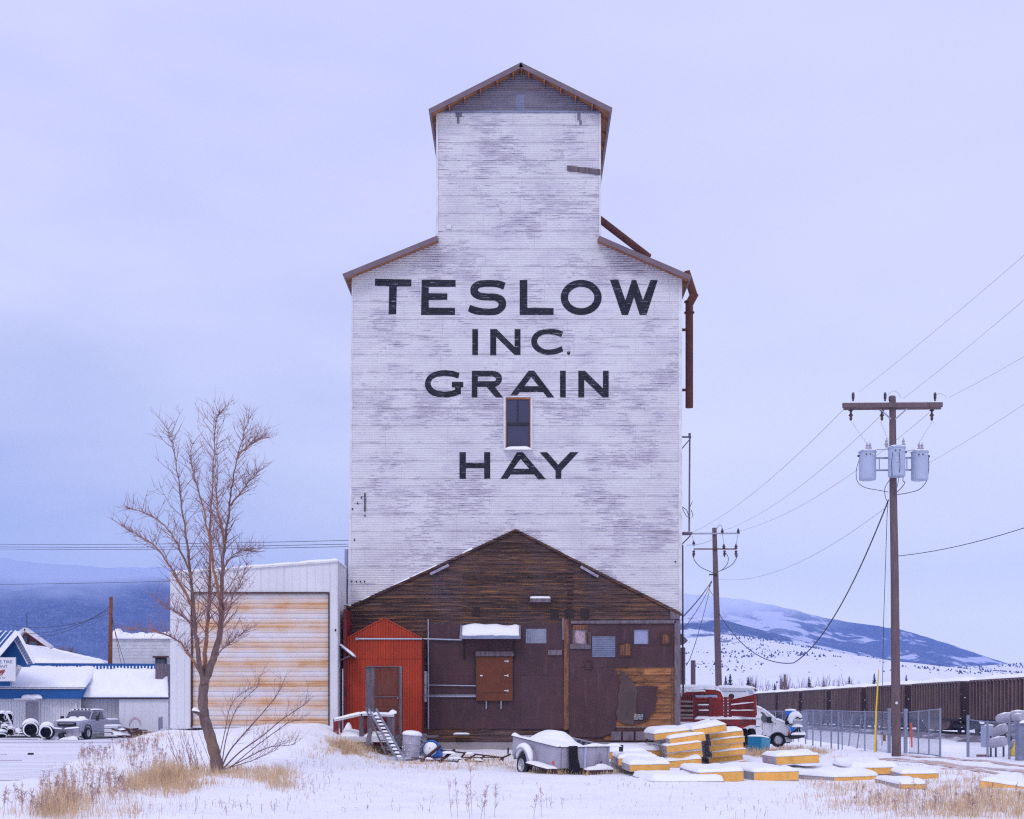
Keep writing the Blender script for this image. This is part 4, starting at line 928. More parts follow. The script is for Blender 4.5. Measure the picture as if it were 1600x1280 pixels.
# ================================================================ WHITE GARAGE
YG = 47.4
gar = thing('garage', 'white metal garage with a big rust-striped roll-up door left of the elevator', 'garage', (X(400, YG), YG, Z(1137, YG)))
def GX(px): return X(px, YG)
def GZ(py): return Z(py, YG)
def gtop(px): return 897 - (px - 266) * 20.0 / 261
def wall_ribbed(px0, px1, bot, top, mt, name, par, Y, rib=12.0, amp=.018, rw=.9):
    """flat steel panel with narrow raised ribs"""
    mb = MB(); x = px0
    cuts = [px0]
    k = math.ceil(px0 / rib)
    while k * rib < px1:
        for o_ in (-rw, -rw * .45, rw * .45, rw):
            q = k * rib + o_
            if px0 < q < px1: cuts.append(q)
        k += 1
    cuts.append(px1)
    def yy(q):
        d_ = abs((q + rib / 2) % rib - rib / 2); return Y - (amp if d_ < rw * .6 else 0)
    for a, b in zip(cuts[:-1], cuts[1:]):
        mb.face([(X(a, Y), yy(a), Z(bot(a), Y)), (X(b, Y), yy(b), Z(bot(b), Y)), (X(b, Y), yy(b), Z(top(b), Y)), (X(a, Y), yy(a), Z(top(a), Y))])
    return mb.build(name, mt, par)
mb = MB(); q = [(266.5, 1138), (526.5, 1138), (526.5, gtop(526.5) + 1), (266.5, gtop(266.5) + 1)]
mb.prism([(GX(a), YG + .14, GZ(b)) for a, b in q], (0, 11.0, 0)); mb.build('wall_core', MWHITEMETAL, gar)
for a, b in ((266, 283), (283, 298.6), (514.6, 527)):
    wall_ribbed(a, b - .1, lambda q: 1138, gtop, MWHITEMETAL, 'wall_panel', gar, YG)
x = 298.6
while x < 514:
    b = min(514.6, x + 36); wall_ribbed(x, b - .1, lambda q: 925.6, gtop, MWHITEMETAL, 'wall_panel', gar, YG); x = b
mb = MB(); mb.prism([(GX(265), YG - .07, GZ(gtop(265) + 1.5)), (GX(527.8), YG - .07, GZ(gtop(527.8) + 1.5)), (GX(527.8), YG - .07, GZ(gtop(527.8) - 1.2)), (GX(265), YG - .07, GZ(gtop(265) - 1.2))], (0, 11.3, 0)); mb.build('roof', MTRIM, gar)
mb = MB(); mb.snow([(GX(264), YG - .05, GZ(gtop(264) - 1.3)), (GX(527), YG - .05, GZ(gtop(527) - 1.3)), (GX(527), YG + 11, GZ(gtop(527) - 1.3)), (GX(264), YG + 11, GZ(gtop(264) - 1.3))], .10, 40, 8, edge=.2, amp=.4); mb.build('snow_layer', MSNOWO, gar, smooth=True)
# roll-up door: each curtain slat a piece of its own, rust running in bands
MSLAT = material('rusted_door_slat', (0.66, 0.64, 0.71), .6, var=.06, vscale=1)
t = MSLAT.node_tree; N = t.nodes; L = t.links; bs = N['Principled BSDF']; src = bs.inputs['Base Color'].links[0].from_socket
g_ = N.new('ShaderNodeNewGeometry'); sp_ = N.new('ShaderNodeSeparateXYZ'); L.new(g_.outputs['Position'], sp_.inputs[0])
def nm(op, a, b=None, clamp=False):
    n = N.new('ShaderNodeMath'); n.operation = op; n.use_clamp = clamp
    for i, v in enumerate((a, b)):
        if v is None: continue
        if isinstance(v, (int, float)): n.inputs[i].default_value = v
        else: L.new(v, n.inputs[i])
    return n.outputs[0]
def nn(scale, st):
    v = N.new('ShaderNodeVectorMath'); v.operation = 'MULTIPLY'; v.inputs[1].default_value = st; L.new(g_.outputs['Position'], v.inputs[0])
    n = N.new('ShaderNodeTexNoise'); n.inputs['Scale'].default_value = scale; n.inputs['Detail'].default_value = 8; L.new(v.outputs[0], n.inputs['Vector']); return n.outputs['Fac']
per = 30.4 * YG / F; z0 = GZ(947)
ph = nm('MULTIPLY', nm('SUBTRACT', sp_.outputs[2], z0), 2 * math.pi / per)
band = nm('COSINE', nm('ADD', ph, nm('MULTIPLY', nm('SUBTRACT', nn(.7, (1, 1, 1)), .5), 1.2)))
thick = nm('ADD', nm('MULTIPLY', band, .5), .15)
mask = nm('ADD', thick, nm('MULTIPLY', nm('ADD', nm('SUBTRACT', nn(1.6, (.22, 1, 9)), .5), nm('MULTIPLY', nm('SUBTRACT', nn(1.3, (1.0, 1, 1.6)), .5), .9)), 1.9))
mr = N.new('ShaderNodeMapRange'); L.new(mask, mr.inputs[0]); mr.inputs[1].default_value = -.60; mr.inputs[2].default_value = 1.0; mr.inputs[4].default_value = 1.0
m1 = N.new('ShaderNodeMix'); m1.data_type = 'RGBA'; L.new(mr.outputs[0], m1.inputs[0]); L.new(src, m1.inputs[6]); m1.inputs[7].default_value = (0.64, 0.38, 0.19, 1)
mr2 = N.new('ShaderNodeMapRange'); L.new(nm('MULTIPLY', mr.outputs[0], nn(2.2, (.25, 1, 14))), mr2.inputs[0]); mr2.inputs[1].default_value = .38; mr2.inputs[2].default_value = .6; mr2.inputs[4].default_value = .7
m2 = N.new('ShaderNodeMix'); m2.data_type = 'RGBA'; L.new(mr2.outputs[0], m2.inputs[0]); L.new(m1.outputs[2], m2.inputs[6]); m2.inputs[7].default_value = (0.42, 0.15, 0.045, 1)
mr3 = N.new('ShaderNodeMapRange'); L.new(nn(1.2, (.12, 1, 16)), mr3.inputs[0]); mr3.inputs[1].default_value = .58; mr3.inputs[2].default_value = .68; mr3.inputs[4].default_value = .6
m3 = N.new('ShaderNodeMix'); m3.data_type = 'RGBA'; L.new(mr3.outputs[0], m3.inputs[0]); L.new(m2.outputs[2], m3.inputs[6]); m3.inputs[7].default_value = (0.44, 0.40, 0.50, 1)
L.new(m3.outputs[2], bs.inputs['Base Color'])
rd = thing('rd', '', '') ; bpy.data.objects.remove(rd)
mb = MB(); mb.box(GX(300), GX(513.5), YG + .10, YG + .13, GZ(1137), GZ(927)); door = mb.build('roll_up_door', MSLAT, gar)
n_s = 27; hh = (GZ(928) - GZ(1134)) / n_s
for k in range(n_s):
    z = GZ(1134) + hh * k; mb = MB(); prof = []
    for i in range(7):
        u = i / 6; prof.append((YG + .085 - .018 * math.sin(math.pi * u) ** .7, z + hh * (.03 + .95 * u)))
    for (ya, za), (yb, zb_) in zip(prof[:-1], prof[1:]): mb.face([(GX(300.5), ya, za), (GX(513), ya, za), (GX(513), yb, zb_), (GX(300.5), yb, zb_)])
    mb.build('door_slat', MSLAT, door)
mb = MB(); mb.box(GX(300), GX(513.5), YG + .03, YG + .09, GZ(1137), GZ(1134)); mb.build('bottom_bar', MTRIM, door)
mb = MB(); mb.box(GX(298.4), GX(300.3), YG - .05, YG + .1, GZ(1137), GZ(925.5)); mb.box(GX(513.2), GX(514.8), YG - .05, YG + .1, GZ(1137), GZ(925.5)); mb.box(GX(300.3), GX(513.2), YG - .05, YG + .1, GZ(927.2), GZ(925.3)); mb.build('door_jamb', MRUST, gar)
# side wall towards the elevator: pale upper part, mauve lower part, canopy
mb = MB(); mb.box(GX(527), GX(527.8), YG - .03, YG + .10, GZ(1137), GZ(877.5)); mb.build('corner_trim', MTRIM, gar)
mb = MB(); mb.box(X(526, D), X(541, D), D - .5, D + .6, EZ(1145), EZ(947)); mb.build('side_wall', material('mauve_side_wall', (.40, .33, .43), .7, var=.1, vscale=1.2, layers=[((.25, .16, .2), (.55, .7), 2, (1, 1, .4), .7)]), gar)
mb = MB(); mb.box(X(530, D), X(546, D), D - .8, D - .05, EZ(948), EZ(946)); e_ = mb.build('eave_tray', MTRIM, gar)
for k, (a, b, c) in enumerate(((528, 533, 1100), (533, 536.5, 1120))):
    pass
cn = MB(); cn.prism([P(531, 1008, 48.0), P(552, 1026, 47.6), P(553, 1028.5, 47.6), P(531, 1011, 48.0)], (0, 1.2, 0)); can = cn.build('door_canopy', MGREYWOOD, gar)
mb = MB(); A, B = P(531, 1007.6, 48.0), P(552, 1025.6, 47.6); mb.snow([A, B, B + Vector((0, 1.1, 0)), A + Vector((0, 1.1, 0))], .06, 6, 4, edge=.12); mb.build('snow_layer', MSNOWO, can, smooth=True)
mb = MB(); mb.bar(P(530, 1033, 48.1), P(547, 1025, 47.8), .05); mb.bar(P(530, 1033, 48.9), P(547, 1025, 48.9), .05); mb.build('bracket', MGREYWOOD, can)
mb = MB(); mb.box(X(536.5, 48.1), X(541, 48.1), 48.1, 49.6, Z(1146, 48.1), Z(952, 48.1)); mb.build('red_side_strip', MREDDARK, shed)
mb = MB(); mb.box(X(534.6, 47.9), X(536.0, 47.9), 47.9, 47.98, Z(1140, 47.9), Z(1045, 47.9)); mb.build('trim_strip', MTRIM, shed)
mb = MB(); mb.box(X(525.6, 47.9), X(528, 47.9), 47.7, 47.85, Z(1066, 47.9), Z(1051, 47.9)); mb.build('meter_box', MBLACKMETAL, gar)
mb = MB(); mb.box(X(523.5, 47.3), X(525.5, 47.3), 47.22, 47.3, Z(987, 47.3), Z(983, 47.3)); mb.build('wall_lamp', MBLACKMETAL, gar)

# ================================================================ LOADING DECK, LADDERS, BARRELS
YD = 46.0
deck = thing('loading_deck', 'snow-covered timber deck with weathered railing in front of the red shed', 'deck', (X(575, YD), YD, Z(1160, YD)))
def post(px, p0, p1, Y, w=.13, mt=MGREYWOOD, name='post', par=deck):
    mb = MB(); mb.box(X(px, Y) - w / 2, X(px, Y) + w / 2, Y - w / 2, Y + w / 2, Z(p0, Y), Z(p1, Y)); return mb.build(name, mt, par)
for px, a, b, w in ((525, 1158, 1123, .17), (533, 1152, 1122, .08), (565, 1168, 1116, .15), (571.5, 1150, 1116, .09), (608, 1166, 1118, .16), (614, 1175, 1118, .13)):
    post(px, a, b, YD + (.0 if px not in (533, 571.5) else .5), w, MREDDARK if px in (525, 533, 571.5) else MGREYWOOD)
mb = MB(); mb.bar(P(523, 1126, YD - .02), P(566, 1116.5, YD - .02), .16, .07); mb.bar(P(564, 1116.3, YD - .02), P(616, 1118.3, YD - .02), .16, .08); rl = mb.build('rail', MTRIM, deck)
mb = MB(); mb.snow([P(522, 1124.6, YD - .12), P(566, 1115, YD - .12), P(566, 1115, YD + .1), P(522, 1124.6, YD + .1)], .07, 10, 3, edge=.12)
mb.snow([P(563, 1115, YD - .12), P(615, 1117, YD - .12), P(615, 1117, YD + .1), P(563, 1115, YD + .1)], .07, 10, 3, edge=.12); mb.build('snow_layer', MSNOWO, rl, smooth=True)
mb = MB(); mb.snow([P(607, 1117, YD - .1), P(619, 1115, YD - .1), P(619, 1112, YD + .15), P(608, 1113, YD + .15)], .16, 6, 5, edge=.25); mb.build('snow_clump', MSNOWO, deck, smooth=True)
zt = Z(1150, YD)
for k in range(11):
    a = X(528, YD) + k * .32; mb = MB(); mb.box(a, a + .30, YD - .05, YD + 2.2, zt - .07, zt - .02); mb.build('deck_board', MGREYWOOD, deck)
mb = MB(); mb.box(X(528, YD), X(616, YD), YD - .09, YD - .052, zt - .22, zt - .02); mb.build('rim_joist', MTRIM, deck)
mb = MB(); mb.snow([(X(529, YD), YD - .04, zt - .02), (X(562, YD), YD - .04, zt - .02), (X(562, YD), YD + 2.1, zt - .02), (X(529, YD), YD + 2.1, zt - .02)], .16, 9, 9, edge=.4, amp=.6, seed=4)
mb.snow([(X(529, YD), YD + .6, zt - .0), (X(548, YD), YD + .6, zt), (X(541, YD), YD + 2.0, zt + .1), (X(530, YD), YD + 2.0, zt + .1)], .45, 9, 9, edge=.7, amp=.6, seed=8)
mb.snow([(X(568, YD), YD - .04, zt - .02), (X(605, YD), YD - .04, zt - .02), (X(605, YD), YD + 2.1, zt - .02), (X(568, YD), YD + 2.1, zt - .02)], .15, 9, 9, edge=.4, amp=.6, seed=5)
mb.build('snow_layer', MSNOWO, deck, smooth=True)
for a, b, c in ((531, 540, 1164), (548, 556, 1163), (570, 577, 1165), (583, 600, 1160), (543, 546, 1166)):
    mb = MB(); mb.box(X(a, YD + .4), X(b, YD + .4), YD + .4, YD + .5, Z(c + 6, YD + .4), Z(1152, YD + .4)); mb.build('skirt_board', MREDDARK, deck)
mb = MB(); mb.prism([P(566, 1117, YD + .1), P(577, 1118, YD + .1), P(566, 1127, YD + .1)], (0, .05, 0)); mb.build('gusset_board', MREDDARK, deck)
mb = MB(); mb.box(X(592, YD + .3), X(604, YD + .3), YD + .3, YD + .34, Z(1146, YD), Z(1119, YD)); mb.build('red_panel', MREDDARK, deck)
mb = MB(); mb.bar(P(574.5, 1164, YD - .3), P(579, 1138, YD + .1), .14, .05); o = mb.build('leaning_plank', MGREYWOOD, None); tag(o, 'short weathered plank with a snowy edge leaning under the deck railing', 'plank')

def ladder(name, label, a, b, width, mt, rung, group=None, off=(0, 0, 0), snow=True, c=.07):
    """a = foot, b = head (3D); width across x-ish"""
    a, b = Vector(a), Vector(b); L_ = (b - a).length; d_ = (b - a).normalized(); side = Vector((.92, -.38, 0)).normalized() * width / 2
    th = thing(name, label, 'ladder', tuple(a), 0, group)
    for s in (-1, 1):
        mb = MB(); mb.bar(a + side * s, b + side * s, .035, c); mb.build('side_rail', mt, th)
    n_ = int(L_ / rung)
    for k in range(1, n_):
        p = a + d_ * (k * rung); mb = MB(); mb.tube([p - side, p + side], .019, 6); mb.build('rung', mt, th)
    if snow:
        n2 = d_.cross(side).normalized(); n2 = n2 if n2.z > 0 else -n2
        mb = MB()
        for k in range(1, n_):
            p = a + d_ * (k * rung) + n2 * .02; q = side * .62
            mb.snow([p - q - d_ * .03, p + q - d_ * .03, p + q + d_ * .03, p - q + d_ * .03], .035, 4, 3, edge=.05, over=.005)
        mb.build('snow_layer', MSNOWO, th, smooth=True)
    return th
ladder('ladder', 'slanting grey aluminium ladder with snow on each rung, foot beside the silver bin', P(627, 1188, 44.3), P(582, 1108, 45.6), .30, MGALV, .17)
ladder('ladder', 'narrower dark ladder leaning left of the snowy-runged one on the deck rail', P(608, 1178, 44.6), P(576, 1106, 45.7), .26, MGREYWOOD, .30, snow=False, c=.05)
# silver bin
def bin_(name, label, px, p0, p1, w, Y, mt, tilt=0.0, rings=(), knobs=False):
    h = Z(p1, Y) - Z(p0, Y); th = thing(name, label, 'bin' if name != 'barrel' else 'barrel', (X(px, Y), Y, Z(p0, Y)))
    mb = MB(); r = w / 2; prof = [(r * .88, 0), (r * .9, h * .05)]
    for q in rings: prof += [(r * .95, h * (q - .015)), (r * 1.0, h * q), (r * .95, h * (q + .015))]
    prof += [(r * .98, h * .97), (r * 1.04, h * .98), (r * 1.04, h), (r * .96, h)]
    mb.lathe(prof, (0, 0, 0), 24); b = mb.build('drum', mt, th, smooth=False, local=True)
    if knobs:
        mb = MB()
        for k in range(26):
            a = R.uniform(math.pi * .95, math.pi * 2.05); z = R.uniform(.1, .9) * h; s = R.uniform(.012, .03)
            mb.obox((r * .96 * math.cos(a), r * .96 * math.sin(a), z), (s, s, s), a)
        mb.build('snow_fleck', MSNOWO, b, local=True, kind='stuff')
    mb = MB(); mb.lathe([(r * 1.03, h), (r * 1.07, h + .04), (r * .98, h + .10), (r * .7, h + .15), (r * .3, h + .17), (.01, h + .175)], (0, 0, 0), 20); mb.build('snow_layer', MSNOWO, th, smooth=True, local=True)
    th.rotation_euler = (0, tilt, 0); return th
tb = bin_('trash_can', 'dented silver metal bin tilting under a cap of snow, right of the ladders', 641, 1184, 1149, .66, 44.8, MTRAILER, math.radians(5), (.3, .6), True)
for s in (-1, 1):
    mb = MB(); mb.tube([(s * .31, -.06, .62), (s * .38, -.06, .6), (s * .38, .06, .6), (s * .31, .06, .62)], .014, 6); mb.build('handle', MBLACKMETAL, tb, local=True)
Yb = 45.0; br = thing('barrel', 'blue plastic barrel lying on its side, its open mouth packed with snow', 'barrel', (X(673, Yb), Yb, Z(1169, Yb)), math.radians(-8))
mb = MB(); mb.lathe([(.27, .8), (.31, .72), (.31, .05), (.29, .0), (.26, -.01), (.26, .06), (.24, .3)], (0, 0, 0), 26, 'Y', cap=False); mb.build('drum', MTEAL2, br, local=True)
mb = MB(); mb.lathe([(.262, .03), (.24, -.05), (.15, -.10), (.02, -.12)], (-.015, 0, -.03), 20, 'Y', cap=False); mb.build('snow_layer', MSNOWO, br, smooth=True, local=True)
br.rotation_euler = (math.radians(-16), 0, math.radians(-8))
# rusty harrow frames among the grass
hw = thing('harrow', 'rusty iron harrow frames with crossed bars and snow lying in front of the wall', 'farm implement', (X(720, 44.6), 44.6, Z(1188, 44.6)))
HY = 44.4
def hb(a, b, ya, yb, w=.05, name='frame_bar'):
    mb = MB(); mb.bar(P(a[0], a[1], ya), P(b[0], b[1], yb), w, w); return mb.build(name, MRUST, hw)
hb((643, 1184), (784, 1198), HY, HY, .04); hb((688, 1172), (786, 1184), HY + .8, HY + .6, .05); hb((660, 1183), (785, 1184), HY + .3, HY + .3, .035); hb((786, 1184), (785, 1199), HY, HY, .05)
for k, (a, b) in enumerate((((658, 1190), (688, 1166)), ((687, 1190), (710, 1172)), ((713, 1193), (727, 1176)), ((728, 1188), (742, 1180)), ((745, 1192), (757, 1181)), ((772, 1198), (786, 1184)))):
    hb(a, b, HY - .3, HY + .6, .075 if k in (0, 1, 5) else .05, 'cross_bar')
for k in range(14):
    px = 662 + k * 9; hb((px, 1190 + k * .6), (px + 2, 1181 + k * .5), HY, HY, .025, 'tine')
mb = MB()
for (a, b, c) in ((692, 712, 1177), (700, 722, 1185), (728, 740, 1178), (742, 754, 1188), (716, 732, 1190), (660, 676, 1186), (755, 768, 1195)):
    mb.snow([P(a, c, HY - .15), P(b, c + 1, HY - .15), P(b, c + 1, HY + .25), P(a, c, HY + .25)], .07, 6, 4, edge=.12, seed=a)
mb.build('snow_layer', MSNOWO, hw, smooth=True)
mb = MB(); mb.lathe([(.10, .0), (.13, .03), (.13, .12), (.10, .15)], (0, 0, 0), 12, 'Y'); o = mb.build('valve_wheel', MGALV, None); o.location = P(656, 1172, 45.2); tag(o, 'small snowy metal hub between the silver bin and the blue barrel', 'metal hub')
# plank shelf with snow under the brown sheets
mb = MB(); mb.snow([(X(709, 49.8), 49.55, Z(1147, 49.8)), (X(733, 49.8), 49.55, Z(1147, 49.8)), (X(733, 49.8), 49.85, Z(1147, 49.8)), (X(709, 49.8), 49.85, Z(1147, 49.8))], .05, 8, 4, edge=.08); mb.build('snow_layer', MSNOWO, elev, smooth=True)
mb = MB(); mb.box(EX(709), EX(733), 49.55, 49.86, Z(1149, 49.8), Z(1147.3, 49.8)); mb.build('step_board', MGREYWOOD, elev)

# ================================================================ TYRE SHOP
YT = 88.0
shop = thing('tire_shop', 'long white tire shop with blue gable, blue fascia and deep snow on its roof', 'shop', (X(130, YT), YT, Z(1149, YT)))
def TP(px, py, dy=0): return P(px, py, YT + dy)
MBLUEROOF = material('blue_ribbed_roof', (0.03, 0.12, 0.36), .5, var=.1)
x = -60
while x < 125:
    b = x + 26
    if b > 125: b = 127
    wall_ribbed(x, b - .15, lambda q: 1150, lambda q: 1092, MWHITEMETAL, 'wall_panel', shop, YT, rib=4.3, amp=.03, rw=.35); x = b
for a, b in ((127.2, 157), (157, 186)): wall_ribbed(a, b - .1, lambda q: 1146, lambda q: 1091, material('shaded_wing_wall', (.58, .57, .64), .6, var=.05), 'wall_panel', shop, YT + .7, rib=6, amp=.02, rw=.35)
for a, b in ((186, 238), (238, 263)): wall_ribbed(a, b - .1, lambda q: 1144, lambda q: 1091, MWHITEMETAL, 'wall_panel', shop, YT, rib=13, amp=.02, rw=.4)
mb = MB(); mb.box(X(-60, YT), X(263, YT), YT + 1.0, YT + 12, Z(1152, YT), Z(1090, YT)); mb.build('wall_core', MWHITEMETAL, shop)
mb = MB(); mb.box(X(-60, YT), X(131, YT), YT - .5, YT + .9, Z(1092, YT), Z(1075.5, YT)); mb.build('fascia', MBLUE, shop)
mb = MB(); mb.box(X(-60, YT), X(136, YT), YT - .62, YT - .4, Z(1077, YT), Z(1074.8, YT)); mb.build('gutter', MTRIM, shop)
mb = MB(); mb.box(X(128, YT), X(264, YT), YT - .2, YT - .03, Z(1092.3, YT), Z(1090.3, YT)); mb.build('gutter', MRUST, shop)
# roof: slope from the eave (y1075 / 1090) to the ridge (y1041)
def slope(name, a, b, c, e, mt, t=.12):
    mb = MB(); mb.prism([a, b, c, e], (0, 0, -t)); return mb.build(name, mt, shop)
rf = slope('roof', TP(-60, 1075, -.5), TP(134, 1075, -.5), P(150, 1042, 94), P(-60, 1042, 94), MBLUEROOF)
mb = MB(); mb.snow([TP(-60, 1074, -.45), TP(134, 1074, -.45), P(151, 1046.5, 93.2), P(-60, 1043.5, 93.6)], .28, 50, 10, edge=.4, amp=.3); mb.build('snow_layer', MSNOWO, rf, smooth=True)
rf2 = slope('roof', TP(130, 1090, -.15), TP(264, 1090, -.15), P(262, 1042, 94), P(128, 1042, 94), MBLUEROOF)
mb = MB(); mb.snow([TP(128, 1089.5, -.1), TP(263, 1089.5, -.1), P(261, 1049, 92.9), P(128, 1049, 92.9)], .30, 40, 10, edge=.4, amp=.35, seed=3); mb.build('snow_layer', MSNOWO, rf2, smooth=True)
mb = MB(); mb.bar(P(40, 1041.5, 93.9), P(262, 1042.5, 93.9), .16, .5); mb.build('ridge_cap', MBLUEROOF, shop)
mb = MB()
for k in range(36):
    px = 70 + k * 5.3; mb.bar(P(px, 1041.2, 93.5), P(px + R.uniform(-.3, .3), 1043.5 + R.uniform(.5, 5.5), 92.9), .09, .04)
mb.build('roof_rib', MSNOWO, rf2, kind='stuff')
mb = MB(); mb.box(X(252, 92), X(263.5, 92), 90.5, 92.5, Z(1090, 92), Z(1038, 92)); mb.build('parapet_board', MGREYWOOD, shop, label='dark weathered end boards standing above the snowy roof')
# blue cross gable
GY = 86.4
mb = MB(); mb.prism([P(-60, 1006, GY), P(23, 1000, GY), P(44, 1038, GY), P(44, 1042, GY), P(26, 1042, GY), P(14, 1072, GY), P(-60, 1072, GY)], (0, .4, 0)); mb.build('gable_wall', MBLUE, shop)
mb = MB(); A, B = P(27.5, 987.5, GY - .9), P(-14, 1037, GY - .9); C, E = P(-110, 1037, GY + 5), P(-60, 985, GY + 5)
mb.prism([A, B, C, E], (0, 0, -.10)); g1 = mb.build('gable_roof', MBLUEROOF, shop)
for k in range(12):
    t_ = .02 + k / 12; mb = MB(); mb.bar(A.lerp(E, t_) + Vector((0, 0, .05)), B.lerp(C, t_) + Vector((0, 0, .05)), .16, .07); mb.build('snow_strip', MSNOWO, g1)
mb = MB(); mb.bar(A + Vector((0, -.05, 0)), B + Vector((0, -.05, 0)), .1, .34); mb.build('rake_board', MSNOWO, g1)
mb = MB(); mb.raw([P(28, 988, GY - .9), P(53.5, 1036, GY - .9), P(44, 1038, GY - .02), P(22, 999, GY - .02)], [(0, 1, 2, 3)]); g2 = mb.build('gable_soffit', MTRANSF, shop)
for k in range(11):
    t_ = (k + .5) / 11; a = P(28, 988, GY - .93).lerp(P(53.5, 1036, GY - .93), t_); b = P(22, 999, GY - .05).lerp(P(44, 1038, GY - .05), t_); mb = MB(); mb.bar(a, b, .02, .06); mb.build('soffit_rib', MGREYPAINT, g2)
mb = MB(); mb.bar(P(27.5, 987, GY - .95), P(54, 1036.5, GY - .95), .12, .16); mb.build('rake_board', MSNOWO, shop)
mb = MB(); mb.bar(P(23, 1000.5, GY - .06), P(44, 1038, GY - .06), .05, .10); mb.build('rake_board', MSNOWO, shop)
mb = MB(); mb.bar(P(31, 1040, GY - .3), P(19, 1068, GY - .3), .22, .25); mb.build('valley_board', MTRIM, shop)
# door with its little snowy hood
sd = MB(); sd.box(X(41, YT), X(61.5, YT), YT - .08, YT - .01, Z(1135, YT), Z(1096, YT)); d_ = sd.build('door', material('grey_door', (.28, .27, .34), .6, var=.06), shop)
mb = MB(); mb.box(X(39.5, YT), X(41, YT), YT - .12, YT, Z(1135, YT), Z(1094.5, YT)); mb.box(X(61.5, YT), X(63, YT), YT - .12, YT, Z(1135, YT), Z(1094.5, YT)); mb.box(X(41, YT), X(61.5, YT), YT - .12, YT, Z(1096, YT), Z(1094.5, YT)); mb.build('frame', MTRIM, d_)
mb = MB(); mb.box(X(33, YT), X(66, YT), YT - 1.2, YT - .02, Z(1094, YT), Z(1091.5, YT)); hd = mb.build('door_hood', MTRIM, shop)
mb = MB(); mb.snow([TP(33, 1091.5, -1.2), TP(66, 1091.5, -1.2), TP(65, 1087.5, -.05), TP(34, 1087.5, -.05)], .14, 8, 5, edge=.3); mb.build('snow_layer', MSNOWO, hd, smooth=True)
mb = MB(); mb.box(X(117, YT), X(121.5, YT), YT - .10, YT - .05, Z(1134, YT), Z(1098, YT)); mb.build('service_panel', MWHITEMETAL, shop)
mb = MB(); mb.tube([TP(175, 1143, -.4), TP(174, 1122, -.4)], .06, 6); mb.build('bollard_pipe', MBLACKMETAL, shop)
# faded graffiti marks low on the right wing: soft stains
MSTAIN = material('faded_red_stain', (.55, .40, .46), .7, var=.1)
mb = MB()
for k in range(14):
    a0 = math.pi * (.05 + k / 15); a1 = math.pi * (.05 + (k + 1) / 15)
    p0 = (211 + 9 * math.cos(a0), 1136 - 14 * math.sin(a0)); p1 = (211 + 9 * math.cos(a1), 1136 - 14 * math.sin(a1)); mb.bar(TP(*p0, -.03), TP(*p1, -.03), .012, .13)
mb.build('faded_mark', MSTAIN, shop)
mb = MB(); mb.box(X(248, YT), X(250.6, YT), YT - .04, YT - .025, Z(1140, YT), Z(1121, YT)); mb.box(X(251.5, YT), X(254, YT), YT - .04, YT - .025, Z(1138, YT), Z(1120, YT)); mb.build('dark_smudge', MGREYPAINT, shop)
# sign on its post
sg = thing('shop_sign', 'white lettered tire shop sign on a thin post before the blue gable', 'sign', P(17.5, 1075, 85.2))
mb = MB(); mb.box(X(-40, 85.2), X(23.6, 85.2), 85.2, 85.32, Z(1064, 85.2), Z(1028, 85.2)); bd = mb.build('sign_board', MPAPER, sg)
mb = MB(); mb.box(X(-41, 85.2), X(24.4, 85.2), 85.22, 85.30, Z(1064.8, 85.2), Z(1064, 85.2)); mb.box(X(-41, 85.2), X(24.4, 85.2), 85.22, 85.30, Z(1028, 85.2), Z(1027.2, 85.2)); mb.box(X(23.6, 85.2), X(24.4, 85.2), 85.2, 85.3, Z(1064, 85.2), Z(1028, 85.2)); mb.build('sign_frame', MTRIM, sg)
mb = MB(); mb.tube([P(17.2, 1075, 85.4), P(17.2, 1064.5, 85.4)], .05, 6); mb.build('post', MGREYPAINT, sg)
text('E TIRE', 9.3, 1034.6, .20, 85.2, MPRINT, bd, wfit=.82); text('ENT', 5.2, 1041.8, .20, 85.2, MPRINT, bd, wfit=.55); text('X ST', 3.6, 1059.8, .12, 85.2, MPRINT, bd, wfit=.45)
mb = MB()
for k in range(6): mb.bar(P(-1 + k * 1.5, 1053 - k * .5, 85.18), P(1.2 + k * 1.2, 1047.5 - k * .3, 85.18), .01, .05)
mb.tube([P(-3, 1054.5, 85.18), P(2, 1054.8, 85.18), P(6.5, 1049, 85.18), P(7, 1046.5, 85.18)], .03, 5); mb.build('emblem', material('red_ink', (.35, .04, .06), .6), bd)

# building behind: snowy roof and white dormer
hs = thing('house', 'house with a white gable peak and a long snowy roof behind the tire shop', 'house', (X(90, 104), 104, -0.5))
mb = MB(); mb.prism([P(30, 1050, 106), P(47, 1009, 106), P(163, 1036, 106), P(163, 1050, 106)], (0, 6, 0)); mb.build('wall', MTRIM, hs)
mb = MB(); mb.prism([P(40, 1006.5, 104), P(163.5, 1035, 104), P(163.5, 1040, 104), P(50, 1039, 104), P(30, 1020, 104)], (0, .1, 0)); mb.build('roof', MSNOWO, hs)
mb = MB(); mb.snow([P(36, 1040, 103), P(165, 1040, 103), P(163, 1036, 109), P(42, 1007, 109)], .3, 24, 8, edge=.5); mb.build('snow_layer', MSNOWO, hs, smooth=True)
mb = MB(); mb.prism([P(28, 1006, 107), P(39, 986, 107), P(70, 1010, 107)], (0, .3, 0)); mb.build('gable', MDOORWOOD, hs)
mb = MB(); mb.bar(P(28, 992, 106.5), P(40.5, 983, 106.5), .5, .28); mb.bar(P(40, 983, 106.5), P(81, 1012, 106.5), .5, .28); mb.build('rake_board', MTRIM, hs)
mb = MB(); mb.box(X(38, 106.8), X(43, 106.8), 106.7, 106.9, Z(1005, 106.8), Z(994, 106.8)); mb.box(X(47, 106.8), X(58, 106.8), 106.7, 106.9, Z(1008, 106.8), Z(1003, 106.8)); mb.build('window', MGLASS, hs)
